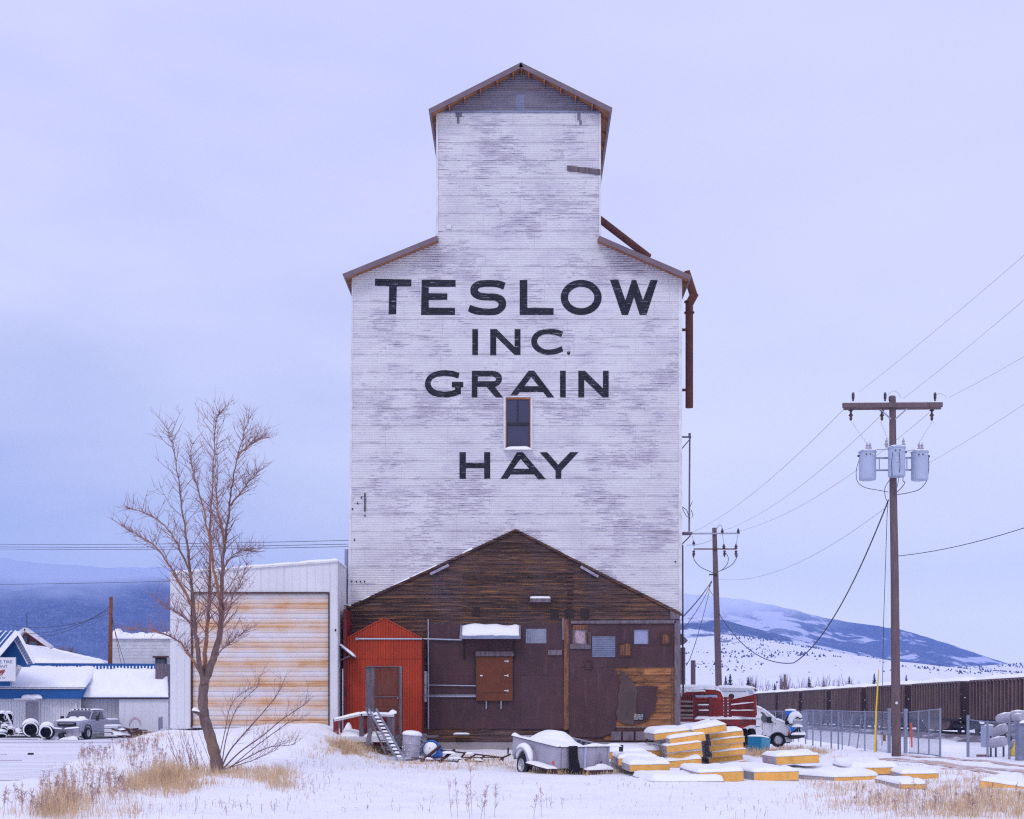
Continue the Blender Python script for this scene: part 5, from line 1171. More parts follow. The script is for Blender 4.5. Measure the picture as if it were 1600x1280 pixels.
mb = MB(); mb.tube([P(42, 985, 106.5), P(42, 957, 106.5)], .03, 5); mb.tube([P(41, 963, 106.5), P(43, 963, 106.5)], .03, 5); o = mb.build('antenna', MWIRE, hs)
# white annex further right
wb = thing('white_annex', 'plain white clapboard building with snowy parapet and one dark window beyond the shop roof', 'building', (X(220, 100), 100, -0.5))
for k in range(9):
    a = 998 + k * 5.2; mb = MB(); mb.box(X(175, 100), X(272, 100), 100, 100.06 + .0 * k, Z(a + 5.0, 100), Z(a, 100)); mb.build('siding_board', MTRIM, wb)
mb = MB(); mb.box(X(175, 100), X(272, 100), 100.1, 106, Z(1060, 100), Z(997, 100)); mb.build('wall_core', MTRIM, wb)
mb = MB(); mb.snow([P(174, 998, 99.8), P(273, 998, 99.8), P(273, 996, 104), P(174, 996, 104)], .35, 26, 6, edge=.4, amp=.5)
mb.snow([P(174, 998, 99.8), P(194, 998, 99.8), P(194, 996, 104), P(174, 996, 104)], .65, 8, 6, edge=.4, amp=.2); mb.build('snow_layer', MSNOWO, wb, smooth=True)
mb = MB(); mb.box(X(243, 99.9), X(260, 99.9), 99.84, 99.98, Z(1042, 99.9), Z(1028, 99.9)); w_ = mb.build('window', MBLACKMETAL, wb)
mb = MB(); mb.box(X(245, 99.9), X(258.5, 99.9), 99.80, 99.84, Z(1041, 99.9), Z(1030.5, 99.9)); mb.build('pane', MGLASS, w_)
mb = MB(); mb.box(X(240, 99.8), X(264, 99.8), 99.5, 99.82, Z(1028, 99.9), Z(1025.5, 99.9)); mb.build('window_hood', MRUST, w_)
# reddish pole behind the shop roof
pl = thing('utility_pole', 'short orange-brown wooden pole rising behind the snowy shop roof', 'pole', P(171, 1150, 96))
mb = MB(); mb.tube([P(170.5, 1140, 96), P(173.5, 933, 96)], [.20, .13], 10); mb.build('shaft', MRUSTPOST if False else material('orange_pole', (.22, .075, .03), .8, var=.25), pl)

# ---------------------------------------------------------------- pickup with plough
YP = 84.0
def car_wheel(par, c, r, w, axis, name='wheel', n=20):
    mb = MB(); mb.lathe([(r * .6, -w / 2), (r * .94, -w / 2), (r, -w * .3), (r, w * .3), (r * .94, w / 2), (r * .6, w / 2)], (0, 0, 0), n, axis, cap=False)
    o = mb.build(name, MBLACK, par, local=True); o.location = c
    mb = MB(); mb.lathe([(r * .60, -w / 2 - .012), (r * .56, -w / 2 - .02), (r * .45, -w * .3), (r * .2, -w * .32), (r * .16, -w / 2 - .01), (.01, -w / 2 - .01)], (0, 0, 0), n, axis, cap=False)
    mb.lathe([(r * .60, w / 2 + .012), (r * .56, w / 2 + .02), (r * .45, w * .3), (r * .2, w * .32), (r * .16, w / 2 + .01), (.01, w / 2 + .01)], (0, 0, 0), n, axis, cap=False)
    mb.build('rim', MCHROME, o, local=True); return o
pk = thing('pickup_truck', 'silver pickup truck dusted with snow, a plough mounted on its front', 'pickup truck', P(128, 1152, YP), 0)
# local frame: truck front faces -Y, length along +Y; turned a little so the right flank shows
def loft(mb, secs):
    """secs: list of closed sections with equal point counts"""
    n = len(secs[0]); b = len(mb.v)
    for s in secs: mb.v += [tuple(p) for p in s]
    for i in range(len(secs) - 1):
        for k in range(n): mb.f.append((b + i * n + k, b + i * n + (k + 1) % n, b + (i + 1) * n + (k + 1) % n, b + (i + 1) * n + k)); mb.m.append(mb.cm)
    mb.f.append(tuple(b + k for k in range(n))[::-1]); mb.m.append(mb.cm); mb.f.append(tuple(b + (len(secs) - 1) * n + k for k in range(n))); mb.m.append(mb.cm)
def sec(y, hw_, z0, z1, ch=.08): return [(-hw_ + ch, y, z0), (hw_ - ch, y, z0), (hw_, y, z0 + ch), (hw_, y, z1 - ch), (hw_ - ch, y, z1), (-hw_ + ch, y, z1), (-hw_, y, z1 - ch), (-hw_, y, z0 + ch)]
mb = MB(); loft(mb, [sec(-2.7, .92, .55, 1.10), sec(-2.6, .98, .45, 1.18), sec(-1.35, 1.0, .42, 1.28), sec(.9, 1.0, .42, 1.28), sec(2.9, .98, .5, 1.25), sec(2.95, .95, .55, 1.2)]); bdy = mb.build('body', MSILVER, pk, local=True)
mb = MB(); loft(mb, [sec(-1.35, .90, 1.25, 1.30, .02), sec(-.65, .80, 1.27, 1.88, .10), sec(.7, .80, 1.27, 1.90, .10), sec(1.05, .88, 1.25, 1.32, .02)]); mb.build('cab', MSILVER, pk, local=True)
mb = MB(); mb.raw([(-.80, -1.33, 1.32), (.80, -1.33, 1.32), (.70, -.76, 1.80), (-.70, -.76, 1.80)], [(0, 1, 2, 3)]); ws = mb.build('windscreen', MGLASS, pk, local=True)
for v in ws.data.vertices: v.co.y -= .03; v.co.z += .02
for y0, y1 in ((-.95, -.15), (-.05, .60)):
    for s in (1, -1):
        mb = MB(); mb.raw([(s * .915, y0 + (-.2 if y0 < -.5 else 0), 1.33), (s * .91, y1, 1.33), (s * .845, y1 - .05, 1.78), (s * .845, y0 + .22, 1.78)], [(0, 1, 2, 3)]); mb.build('side_window', MGLASS, pk, local=True)
for s in (-1, 1):
    for y in (-1.85, 1.85): car_wheel(pk, (s * .90, y, .40), .40, .26, 'X')
    mb = MB(); mb.obox((s * 1.22, -.95, 1.35), (.20, .12, .30)); mb.build('mirror', MBLACKMETAL, pk, local=True)
    mb = MB(); mb.obox((s * .78, -2.72, 1.0), (.26, .06, .22)); mb.build('headlight', MCHROME, pk, local=True)
    mb = MB(); mb.lathe([(.52, -.02), (.52, .03), (.47, .03), (.47, -.02)], (s * 1.0, -1.85, .45), 16, 'X', cap=False); mb.build('wheel_arch', MBLACKMETAL, pk, local=True)
mb = MB(); mb.obox((0, -2.73, .98), (1.2, .06, .26)); gr_ = mb.build('grille', MBLACKMETAL, pk, local=True)
mb = MB(); mb.obox((0, -2.78, 1.02), (1.0, .04, .05)); mb.build('grille_bar', MCHROME, gr_, local=True)
mb = MB(); mb.obox((0, -2.82, .60), (1.9, .16, .22)); mb.build('bumper', MCHROME, pk, local=True)
mb = MB(); mb.snow([(-.80, -.60, 1.90), (.80, -.60, 1.90), (.80, .9, 1.90), (-.80, .9, 1.90)], .07, 8, 6, edge=.2); mb.snow([(-.8, -2.6, 1.19), (.8, -2.6, 1.19), (.85, -1.4, 1.28), (-.85, -1.4, 1.28)], .09, 8, 6, edge=.3, amp=.9)
mb.snow([(-.62, -1.36, 1.32), (-.05, -1.36, 1.32), (-.1, -1.2, 1.42), (-.5, -1.2, 1.42)], .09, 5, 3, edge=.1); mb.snow([(.05, -1.36, 1.32), (.62, -1.36, 1.32), (.5, -1.2, 1.42), (.1, -1.2, 1.42)], .09, 5, 3, edge=.1)
mb.snow([(-.95, 1.1, 1.24), (.95, 1.1, 1.24), (.95, 2.9, 1.24), (-.95, 2.9, 1.24)], .08, 6, 6, edge=.2); mb.build('snow_layer', MSNOWO, pk, smooth=True, local=True)
for k in range(5): mb = MB(); mb.obox((-.5 + .25 * k, -.62, 1.94), (.09, .12, .06)); mb.build('roof_lamp', MBLACKMETAL, pk, local=True)
# plough: V of two curved blades
for s in (-1, 1):
    mb = MB(); pts = []
    for i in range(7):
        u = i / 6; pts.append((.10 * math.sin(u * math.pi) * 1.6, .05 + .62 * u))
    for (y0, z0), (y1, z1) in zip(pts[:-1], pts[1:]):
        xa, xb = s * .08, s * 1.30; ya, yb = -3.25, -3.75
        q = [(xa, ya + y0, z0), (xb, yb + y0, z0), (xb, yb + y1, z1 + .1), (xa, ya + y1, z1)]
        mb.face(q); mb.face([(p[0], p[1] + .03, p[2]) for p in q][::-1])
    b_ = mb.build('plough_blade', MTRAILER, pk, local=True)
    mb = MB(); mb.bar((s * .08, -3.27, .10), (s * 1.30, -3.77, .10), .06, .12); mb.build('cutting_edge', MBLACKMETAL, b_, local=True)
    mb = MB(); mb.snow([(s * .1 if s > 0 else -1.3, -3.3 if s > 0 else -3.8, .67 if s > 0 else .77), (1.3 if s > 0 else -.1, -3.8 if s > 0 else -3.3, .77 if s > 0 else .67), (1.3 if s > 0 else -.1, -3.62 if s > 0 else -3.12, .77 if s > 0 else .67), (s * .1 if s > 0 else -1.3, -3.12 if s > 0 else -3.62, .67 if s > 0 else .77)], .09, 8, 3, edge=.1)
    mb.snow([(.1 if s > 0 else -1.3, -3.95, 0.02), (1.3 if s > 0 else -.1, -3.95, .02), (1.2 if s > 0 else -.1, -3.35, .15), (.1 if s > 0 else -1.2, -3.35, .15)], .12, 8, 4, edge=.3, amp=.9, seed=s * 3.1)
    mb.build('snow_layer', MSNOWO, b_, smooth=True, local=True)
mb = MB(); mb.lathe([(.02, -.12), (.17, -.10), (.17, .0), (.02, .03)], (0, -3.5, .28), 12, 'Y'); mb.bar((-.5, -2.8, .5), (0, -3.2, .4), .1); mb.bar((.5, -2.8, .5), (0, -3.2, .4), .1); mb.bar((-.4, -2.95, .95), (.4, -2.95, .95), .12, .1); mb.build('plough_mount', MBLACKMETAL, pk, local=True)
pk.rotation_euler = (0, 0, math.radians(-7) + math.atan2(0.343, 1) * .0 ); pk.rotation_euler[2] = math.radians(-7)
pk.location = Vector((X(127, YP), YP + 1.0, ground_h(X(132, YP), YP + 1) + .02))

# tires and junk along the shop wall
def tire(px, py, Y, r, w, rz, rx, label, group='snow-caked tires by the shop wall', thick=.34):
    th = thing('tire', label, 'tire', P(px, py, Y), 0, group); mb = MB()
    mb.lathe([(r * (1 - thick), -w * .35), (r * .85, -w / 2), (r, -w * .28), (r, w * .28), (r * .85, w / 2), (r * (1 - thick), w * .35), (r * (1 - thick) , -w * .35)], (0, 0, 0), 24, 'Y', cap=False); mb.build('carcass', MBLACK, th, local=True)
    mb = MB(); mb.lathe([(r * (1 - thick) * 1.03, w * .30), (.01, w * .30)], (0, 0, 0), 20, 'Y', cap=False); mb.build('dark_back_disc', MBLACK, th, local=True)  # black disc added at the back so the hollow reads dark
    mb = MB(); rr = r * (1 - thick / 2)
    pts = [(rr * math.cos(a), -w * .47 - .03, rr * math.sin(a)) for a in [math.pi * (-.25 + 1.75 * k / 22) for k in range(23)]]
    mb.tube(pts, [r * thick * .30 * (1 - .6 * abs(k / 11 - 1) ** 3) for k in range(23)], 7)
    pts = [(r * 1.0 * math.cos(a), 0, r * 1.0 * math.sin(a)) for a in [math.pi * (.15 + .7 * k / 12) for k in range(13)]]
    mb.tube(pts, [w * .42 * (.35 + .65 * math.sin(math.pi * k / 12)) for k in range(13)], 7); mb.build('snow_layer', MSNOWO, th, smooth=True, local=True)
    th.rotation_euler = (rx, 0, rz); return th
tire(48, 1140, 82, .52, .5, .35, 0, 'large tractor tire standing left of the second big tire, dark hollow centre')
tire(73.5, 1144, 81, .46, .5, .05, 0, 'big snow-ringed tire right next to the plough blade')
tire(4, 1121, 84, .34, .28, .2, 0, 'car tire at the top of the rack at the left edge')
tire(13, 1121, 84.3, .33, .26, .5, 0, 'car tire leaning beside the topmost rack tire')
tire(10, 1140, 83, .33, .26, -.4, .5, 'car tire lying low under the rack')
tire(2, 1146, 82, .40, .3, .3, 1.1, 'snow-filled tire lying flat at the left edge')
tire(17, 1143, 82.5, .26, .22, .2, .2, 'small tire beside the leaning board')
rk = thing('tire_rack', 'black tubular frame holding tires against the shop wall at the left edge', 'rack', P(10, 1148, 84.5))
mb = MB(); mb.tube([P(19.5, 1146, 84.5), P(19.5, 1115, 84.5), P(17, 1113, 84.5), P(-10, 1113, 84.5)], .04, 6); mb.tube([P(0, 1146, 84.5), P(0, 1113, 84.5)], .04, 6); mb.tube([P(-10, 1131, 84.5), P(19.5, 1131, 84.5)], .04, 6); mb.build('frame', MBLACKMETAL, rk)
mb = MB(); mb.bar(P(8, 1111, 83.5), P(24, 1146, 82.5), .12, .04); o = mb.build('board', MTRIM, None); tag(o, 'pale board leaning across the tire rack', 'board')
def heap(px0, px1, py, Y, h, name, label, mt, cat, n=12, seed=1):
    th = thing(name, label, cat, P((px0 + px1) / 2, py, Y)); rr = random.Random(seed)
    for k in range(n):
        a = rr.uniform(px0, px1 - 4); L_ = rr.uniform(.5, 1.4); mb = MB(); c = P(a, py, Y); mb.obox((c.x + L_ / 2, Y + rr.uniform(-.5, .5), c.z + .05 + rr.random() * h), (L_, .12, .07), rr.uniform(-.6, .6), rr.uniform(-.25, .25)); mb.build('scrap_piece', mt, th)
    mb = MB(); mb.snow([P(px0, py - 2, Y - .4), P(px1, py - 2, Y - .4), P(px1, py - 2, Y + .5), P(px0, py - 2, Y + .5)], h * .7, 14, 6, edge=.3, amp=1.0, seed=seed); mb.build('snow_layer', MSNOWO, th, smooth=True); return th
heap(20, 40, 1149, 83, .35, 'scrap_heap', 'low heap of snowy scrap between the rack and the big tires', MRUST, 'scrap', 8, 3)
heap(176, 204, 1151, 80, .40, 'scrap_heap', 'snow-dusted timber scraps right of the pickup', MRUST, 'scrap', 12, 5)
pt = thing('pallet_stack', 'stack of pale wooden pallets behind the pickup, by the shop wall', 'pallets', P(175, 1149, 84))
for k in range(3):
    mb = MB(); z = .12 + k * .27; c = P(166, 1151, 84); mb.box(c.x, c.x + .85, 83.6, 84.6, c.z + z, c.z + z + .05); mb.box(c.x, c.x + .85, 83.6, 83.7, c.z + z - .1, c.z + z); mb.build('pallet', MTRIM, pt)
    mb = MB(); mb.snow([(c.x, 83.6, c.z + z + .05), (c.x + .85, 83.6, c.z + z + .05), (c.x + .85, 84.5, c.z + z + .05), (c.x, 84.5, c.z + z + .05)], .07, 5, 4, edge=.1); mb.build('snow_layer', MSNOWO, pt, smooth=True)
mb = MB(); mb.box(X(196, 86.5), X(262, 86.5), 86.5, 87, Z(1152, 86.5), Z(1143.5, 86.5)); mb.build('stone_footing', MRUST, shop)
mb = MB(); c = gp(48, 1179, -.45); mb.obox((c[0], c[1], ground_h(*c) + .05), (.22, .14, .1)); o = mb.build('stone', MBLACKMETAL, None); tag(o, 'small dark stone lying in the snowy lot', 'stone')
# ================================================================ COAL TRAIN
TX0, TX1 = 38.0, 41.1; RZ = -.62; TL = 16.2
def build_car():
    th = thing('coal_car', 'dark brown ribbed coal car', 'coal car')
    L_, hw_ = 13.3, 1.55; z0, z1 = 1.25, 4.55          # above the rail
    mb = MB(); mb.box(-hw_ + .17, hw_ - .17, -L_ / 2, L_ / 2, z0, z1 - .12); mb.build('body', MTRAINP, th, local=True)
    for s in (-1, 1):
        n_ = 17
        for k in range(n_ + 1):
            y = -L_ / 2 + .06 + (L_ - .12) * k / n_
            mb = MB(); mb.box(min(s * (hw_ - .17), s * hw_), max(s * (hw_ - .17), s * hw_), y - .12, y + .12, z0, z1 - .1); mb.build('side_rib', MTRAIN, th, local=True)
            if s > 0: break
    mb = MB(); mb.box(-hw_ - .02, hw_ + .02, -L_ / 2 - .03, L_ / 2 + .03, z1 - .1, z1); mb.build('top_chord', MTRAIN, th, local=True)
    mb = MB(); mb.box(-hw_ - .02, hw_ + .02, -L_ / 2, L_ / 2, z0 - .16, z0); mb.build('side_sill', MTRAIND, th, local=True)
    # tub belly between the trucks
    mb = MB(); pr = []
    for k in range(13):
        a = math.pi * k / 12; pr.append((-3.9 * math.cos(a) * (1 if abs(math.cos(a)) < .9 else 1), z0 - .16 - .95 * math.sin(a) ** .55))
    mb.prism([(-1.30, y, z) for y, z in pr], (2.6, 0, 0)); mb.build('belly', MTRAIN, th, local=True)
    for yc in (-5.9, 5.9):
        mb = MB(); mb.box(-1.12, 1.12, yc - 1.3, yc + 1.3, .42, .78); mb.box(-1.2, -1.05, yc - 1.5, yc + 1.5, .45, .75); tr = mb.build('truck', MTRAIND, th, local=True)
        for dy in (-.89, .89):
            for s in (-1, 1):
                mb = MB(); mb.lathe([(.46, -.07), (.46, .0), (.42, .07), (.1, .09)], (s * .85, yc + dy, .44), 14, 'X'); mb.build('wheel', MTRAIND, tr, local=True)
    for s in (-1, 1):
        mb = MB(); mb.bar((0, s * (L_ / 2 - .3), .9), (0, s * (L_ / 2 + .44), .9), .22, .24); mb.build('coupler', MTRAIND, th, local=True)
        mb = MB(); y = s * (L_ / 2 + .05)
        mb.bar((-1.5, y, z0 - .1), (-1.5, y, z1 - .4), .04); mb.bar((-1.1, y, z0 - .1), (-1.1, y, z1 - .4), .04)
        for k in range(8): mb.bar((-1.5, y, z0 + .1 + k * .36), (-1.1, y, z0 + .1 + k * .36), .03)
        mb.build('end_ladder', MRUST, th, local=True)
    mb = MB(); mb.snow([(-1.45, -L_ / 2 + .05, z1 - .12), (1.45, -L_ / 2 + .05, z1 - .12), (1.45, L_ / 2 - .05, z1 - .12), (-1.45, L_ / 2 - .05, z1 - .12)], .46, 8, 26, edge=1.6, amp=.5); mb.build('snow_layer', MSNOWO, th, smooth=True, local=True)
    mb = MB(); rr = random.Random(2)
    for k in range(26):
        y = rr.choice((-1, 1)) * rr.uniform(L_ / 2 - .2, L_ / 2 + .35); c_ = (rr.uniform(-1.5, -.9), y, rr.uniform(.5, 3.5)); s_ = rr.uniform(.04, .11); mb.obox(c_, (s_, s_, s_ * .6), rr.random())
    mb.build('snow_fleck', MSNOWO, th, local=True, kind='stuff')
    return th
WORDS = ['nearest coal car, cut off by the right edge of the photo', 'coal car seen just right of the tall utility pole, second along', 'coal car directly behind the transformer pole, third from the right edge',
         'coal car behind the yellow marker whip, fourth from the right edge', 'fifth coal car from the right edge', 'sixth coal car from the right edge, behind the chain-link fence',
         'seventh coal car from the right edge, behind the blue tank', 'eighth coal car from the right edge, above the white van hood', 'farthest visible coal car, just above the red truck rack']
car0 = build_car()
for k in range(9):
    c = car0 if k == 0 else copy_tree(car0)
    place(c, ((TX0 + TX1) / 2, 101.9 + k * TL, RZ), 0, WORDS[k], 'coal cars standing in a train on the right')
mb = MB()
for x in (38.8, 40.25): mb.box(x - .04, x + .04, 60, 700, RZ - .12, RZ)
o = mb.build('railway_track', MRUST, None, kind='structure')
mb = MB(); mb.prism([(35.9, 60, RZ - .85), (37.9, 60, RZ - .13), (41.3, 60, RZ - .13), (43.2, 60, RZ - .85)], (0, 640, 0)); mb.build('track_bed', material('ballast', (.16, .13, .16), .95, var=.3, vscale=4, layers=[((.8, .8, .86), (.5, .6), .8, (1, .4, 1), .6)]), None, kind='structure')

# ================================================================ UTILITY POLES
def insulator(par, p, h=.22, r=.07, up=True):
    s = 1 if up else -1; mb = MB()
    mb.lathe([(.02, -.02 * s), (.03, .02 * s), (r * .7, .05 * s), (r * .7, .09 * s), (r, .10 * s), (r * .8, h * .6 * s), (r * .9, h * .8 * s), (r * .5, h * s)], (0, 0, 0), 10); o = mb.build('insulator', MINSUL, par, local=True); o.location = Vector(p) - world_loc(par); return o
Y1 = 48.0
p1 = thing('utility_pole', 'tall brown utility pole with wooden crossarm and three grey transformers', 'utility pole', P(1400, 1177, Y1))
def P1(px, py, dy=0): return P(px, py, Y1 + dy)
mb = MB(); mb.tube([P1(1400.5, 1182), P1(1398, 900), P1(1395.5, 760), P1(1394.5, 622)], [.175, .15, .135, .12], 16); mb.build('shaft', MPOLE, p1)
mb = MB(); mb.lathe([(.135, 0), (.135, .12), (.10, .17)], P1(1394, 626), 12); mb.build('pole_cap', MPOLE, p1)
mb = MB(); mb.bar(P1(1316.5, 633.5, -.19), P1(1472.5, 632.5, -.19), .10, .17); mb.bar(P1(1318, 637.5, .19), P1(1470, 636.5, .19), .10, .15); arm = mb.build('crossarm', MPOLE, p1)
mb = MB(); mb.bar(P1(1376, 640, -.26), P1(1392, 655, -.18), .03, .05); mb.bar(P1(1417, 639, -.26), P1(1399, 655, -.18), .03, .05); mb.build('arm_brace', MGALV, arm)
for px in (1333, 1383, 1461):
    mb = MB(); mb.lathe([(.035, -.02), (.035, .05), (.055, .08), (.055, .25), (.035, .30), (.02, .31)], P1(px, 626, -.05), 8); mb.build('pin_insulator', MINSUL, arm)
for px in (1329.5, 1378, 1456):
    mb = MB(); mb.lathe([(.03, .0), (.10, -.06), (.04, -.10), (.04, -.18), (.09, -.24), (.04, -.30), (.06, -.36), (.03, -.44)], P1(px, 639, -.19), 10); mb.build('cutout_fuse', MINSUL, arm)
for px in (1317.5, 1485 - 4):
    pass
for k, (px, py, h, dy) in enumerate(((1355.5, 750, 45, -.1), (1401, 745, 46, -.42), (1437, 750.5, 45, -.1))):
    w = 27 * Y1 / F / 2; H_ = h * Y1 / F; th = thing('transformer', ('left', 'middle', 'right')[k] + ' of the three grey-blue transformer cans hung on the tall pole', 'transformer', P1(px, py, dy), 0, 'transformer cans on the tall pole')
    mb = MB(); mb.lathe([(w * .92, 0), (w * .96, .03), (w * .96, H_ * .93), (w * 1.02, H_ * .94), (w * 1.02, H_ * .98), (w * .8, H_ * 1.02), (w * .2, H_ * 1.05)], (0, 0, 0), 24); can = mb.build('tank', MTRANSF, th, local=True, smooth=False)
    mb = MB(); mb.snow([(-w * .8, -w * .8, H_), (w * .8, -w * .8, H_), (w * .8, w * .8, H_), (-w * .8, w * .8, H_)], .05, 6, 6, edge=.2); mb.build('snow_layer', MSNOWO, th, smooth=True, local=True)
    for dx in ((-.02, .10) if k != 1 else (-.42, .28)):
        mb = MB(); mb.lathe([(.05, 0), (.05, .07), (.075, .08), (.075, .12), (.04, .14), (.04, .20), (.06, .21), (.03, .26), (.015, .33)], (dx * .9, .0, H_ * 1.0), 10); mb.build('bushing', MTRAILER, th, local=True)
    for dx in (-.13, .02, .13):
        mb = MB(); mb.obox((dx, -w * .98, H_ * .84), (.04, .06, .03)); mb.build('lug', MPAPER if dx == .13 else MBLACKMETAL, th, local=True)
    mb = MB(); mb.obox((-w if k == 0 else w, 0, H_ * .83), (.10, .05, .07)); mb.build('terminal', MBLACKMETAL, th, local=True)
text('25', 1403, 718, .14, Y1 - .42 - .33, MPAPER, [o for o in COL.objects if o.name == 'transformer.001'][0], wfit=.15)
mb = MB()
for py in (716, 735):
    mb.bar(P1(1368, py, 0), P1(1424, py - .5, 0), .05, .06)
mb.bar(P1(1374, 716, 0), P1(1374, 735, 0), .03); mb.bar(P1(1417, 716, 0), P1(1417, 735, 0), .03); mb.build('transformer_mount', MGALV, p1)
def loose(par, pts, r, mt=MWIRE, name='jumper_wire'):
    pts = [Vector(p) for p in pts]; out = []
    for i in range(len(pts) - 1):
        p0 = pts[max(i - 1, 0)]; p1_ = pts[i]; p2 = pts[i + 1]; p3 = pts[min(i + 2, len(pts) - 1)]
        for k in range(6):
            t = k / 6; out.append(.5 * ((2 * p1_) + (p2 - p0) * t + (2 * p0 - 5 * p1_ + 4 * p2 - p3) * t * t + (3 * p1_ - p0 - 3 * p2 + p3) * t ** 3))
    out.append(pts[-1]); mb = MB(); mb.tube(out, r, 5); return mb.build(name, mt, par)
loose(p1, [P1(1344, 714, -.1), P1(1338, 735), P1(1340, 753), P1(1352, 762), P1(1372, 766), P1(1388, 769, -.2)], .012)
loose(p1, [P1(1451, 714, -.1), P1(1451, 735), P1(1447, 753), P1(1436, 765), P1(1420, 770), P1(1402, 773, -.2)], .014)
loose(p1, [P1(1345, 712, -.1), P1(1360, 704), P1(1385, 703), P1(1400, 706, -.5)], .010); loose(p1, [P1(1414, 706, -.5), P1(1428, 703), P1(1445, 706), P1(1452, 713)], .010)
loose(p1, [P1(1395, 706, -.75), P1(1393, 725, -.8), P1(1394, 745, -.6)], .012); loose(p1, [P1(1405, 706, -.75), P1(1406, 730, -.8), P1(1403, 755, -.5), P1(1396, 775, -.2)], .012)
loose(p1, [P1(1411, 745, -.5), P1(1411, 752), P1(1414, 754), P1(1408, 763), P1(1400, 770)], .014); loose(p1, [P1(1390, 750, -.2), P1(1383, 762), P1(1383, 775), P1(1387, 785)], .012)
rr = random.Random(4)
for a, b in (((1331, 660), (1357, 697)), ((1376, 659), (1391, 696)), ((1457, 658), (1433, 697))):
    pts = []
    for k in range(16):
        t = k / 15; pts.append(P1(a[0] + (b[0] - a[0]) * t + (1.0 if k % 2 else -1.0), a[1] + (b[1] - a[1]) * t, -.1))
    mb = MB(); mb.tube(pts, .007, 4); mb.build('lead_wire', MWIREPALE, p1)
loose(p1, [P1(1387, 618, -.2), P1(1395, 611), P1(1403, 614), P1(1407, 622)], .008, MWIREPALE); loose(p1, [P1(1463, 617, -.2), P1(1470, 615), P1(1480, 621)], .008, MWIREPALE)
loose(p1, [P1(1388, 780, -.2), P1(1386, 806), P1(1385, 838), P1(1383, 900), P1(1380, 1000), P1(1378, 1165)], .012, MWIRE, 'down_wire')
mb = MB(); mb.lathe([(.05, 0), (.05, .01), (.02, .015)], P1(1401, 1098.5, -.18), 12, 'Y'); mb.build('tag', MPAPER, p1)
# second pole
Y2 = 80.0
p2 = thing('utility_pole', 'farther leaning utility pole with two thin steel crossarms, behind the red truck', 'utility pole', P(1124, 1140, Y2))
def P2(px, py, dy=0): return P(px, py, Y2 + dy)
mb = MB(); mb.tube([P2(1125, 1150), P2(1120, 960), P2(1116.2, 825)], [.22, .19, .14], 14); mb.build('shaft', MPOLE, p2)
mb = MB(); mb.bar(P2(1080, 834, -.2), P2(1156, 833.5, -.2), .10, .09); a1_ = mb.build('crossarm', MGALV, p2)
mb = MB(); mb.bar(P2(1084, 858, -.2), P2(1151, 858, -.2), .08, .07); a2_ = mb.build('crossarm', MRUSTPIPE, p2)
for px, py in ((1128.5, 834), (1153.5, 834), (1084, 853), (1131, 858), (1150, 858)):
    mb = MB(); mb.lathe([(.03, 0), (.11, .04), (.07, .10), (.11, .16), (.05, .24), (.04, .32)], P2(px, py, -.2), 10); mb.build('insulator', MINSUL, a1_ if py < 850 else a2_)
for px in (1084, 1132, 1150):
    mb = MB(); mb.lathe([(.04, 0), (.10, -.08), (.05, -.14), (.11, -.22), (.05, -.32), (.05, -.42)], P2(px, 860, -.2), 10); mb.build('insulator', MINSUL, a2_)
loose(p2, [P2(1082, 867), P2(1086, 877), P2(1096, 887), P2(1114, 895)], .022); loose(p2, [P2(1153, 867), P2(1146, 880), P2(1135, 888), P2(1120, 894)], .022); loose(p2, [P2(1134, 864), P2(1138, 872), P2(1136, 882), P2(1128, 891)], .02)
loose(p2, [P2(1120, 826), P2(1125, 820), P2(1129, 826)], .015); loose(p2, [P2(1128.5, 833), P2(1131, 850)], .012); loose(p2, [P2(1153.5, 833), P2(1150, 852)], .012); loose(p2, [P2(1082, 838), P2(1084, 853)], .012)
mb = MB(); mb.bar(P2(1108, 898, -.2), P2(1120, 898, -.2), .1, .08); mb.build('bracket', MBLACKMETAL, p2)
loose(p2, [P2(1110, 910), P2(1108, 920), P2(1111, 926), P2(1115, 931)], .02)
# wires
def wire(pts, sag, r, label, mt=MWIREPALE, n=28, name='power_line', group=None):
    if pts[0].y < 31: pts = [pts[1] + (pts[0] - pts[1]) * 3] + pts; sag = [0, sag]       # runs on over the viewer's shoulder
    out = []
    for i in range(len(pts) - 1):
        a, b = pts[i], pts[i + 1]; s = sag[i] if isinstance(sag, (list, tuple)) else sag
        for k in range(n + (1 if i == len(pts) - 2 else 0)):
            t = k / n; p = a.lerp(b, t); p = p.copy(); p.z -= s * 4 * t * (1 - t); out.append(p)
    mb = MB(); mb.tube(out, r, 5); o = mb.build(name, mt, None); tag(o, label, 'wire', group); return o
wire([P(1960, 80, 22), P1(1343, 612, -.1)], .15, .006, 'topmost thin wire rising right from the left end of the crossarm')
wire([P(1960, 150, 22), P1(1411, 623, -.1)], .15, .006, 'second wire rising right from the pole top')
wire([P(1980, 318, 22), P1(1483, 621, -.1)], .15, .006, 'third wire rising right from the right tip of the crossarm')
wire([P(1960, 372, 22), P1(1452, 723, 0)], .2, .006, 'lower thin wire rising right from the right transformer')
wire([P(1900, 700, 30), P1(1402, 869, 0)], .45, .013, 'lowest single cable running right from halfway up the tall pole', MWIRE)
wire([P1(1317, 641), P2(1082, 832)], .5, .009, 'faint wire from the left crossarm end down to the farther pole')
wire([P1(1378, 648), P2(1128.5, 830)], .6, .009, 'faint wire from mid crossarm down to the farther pole')
wire([P1(1452, 645), P2(1153.5, 830)], .7, .009, 'faint wire from the right crossarm end down to the farther pole')
wire([P1(1388, 790), P2(1122, 905)], .9, .009, 'lowest faint wire between the two poles')
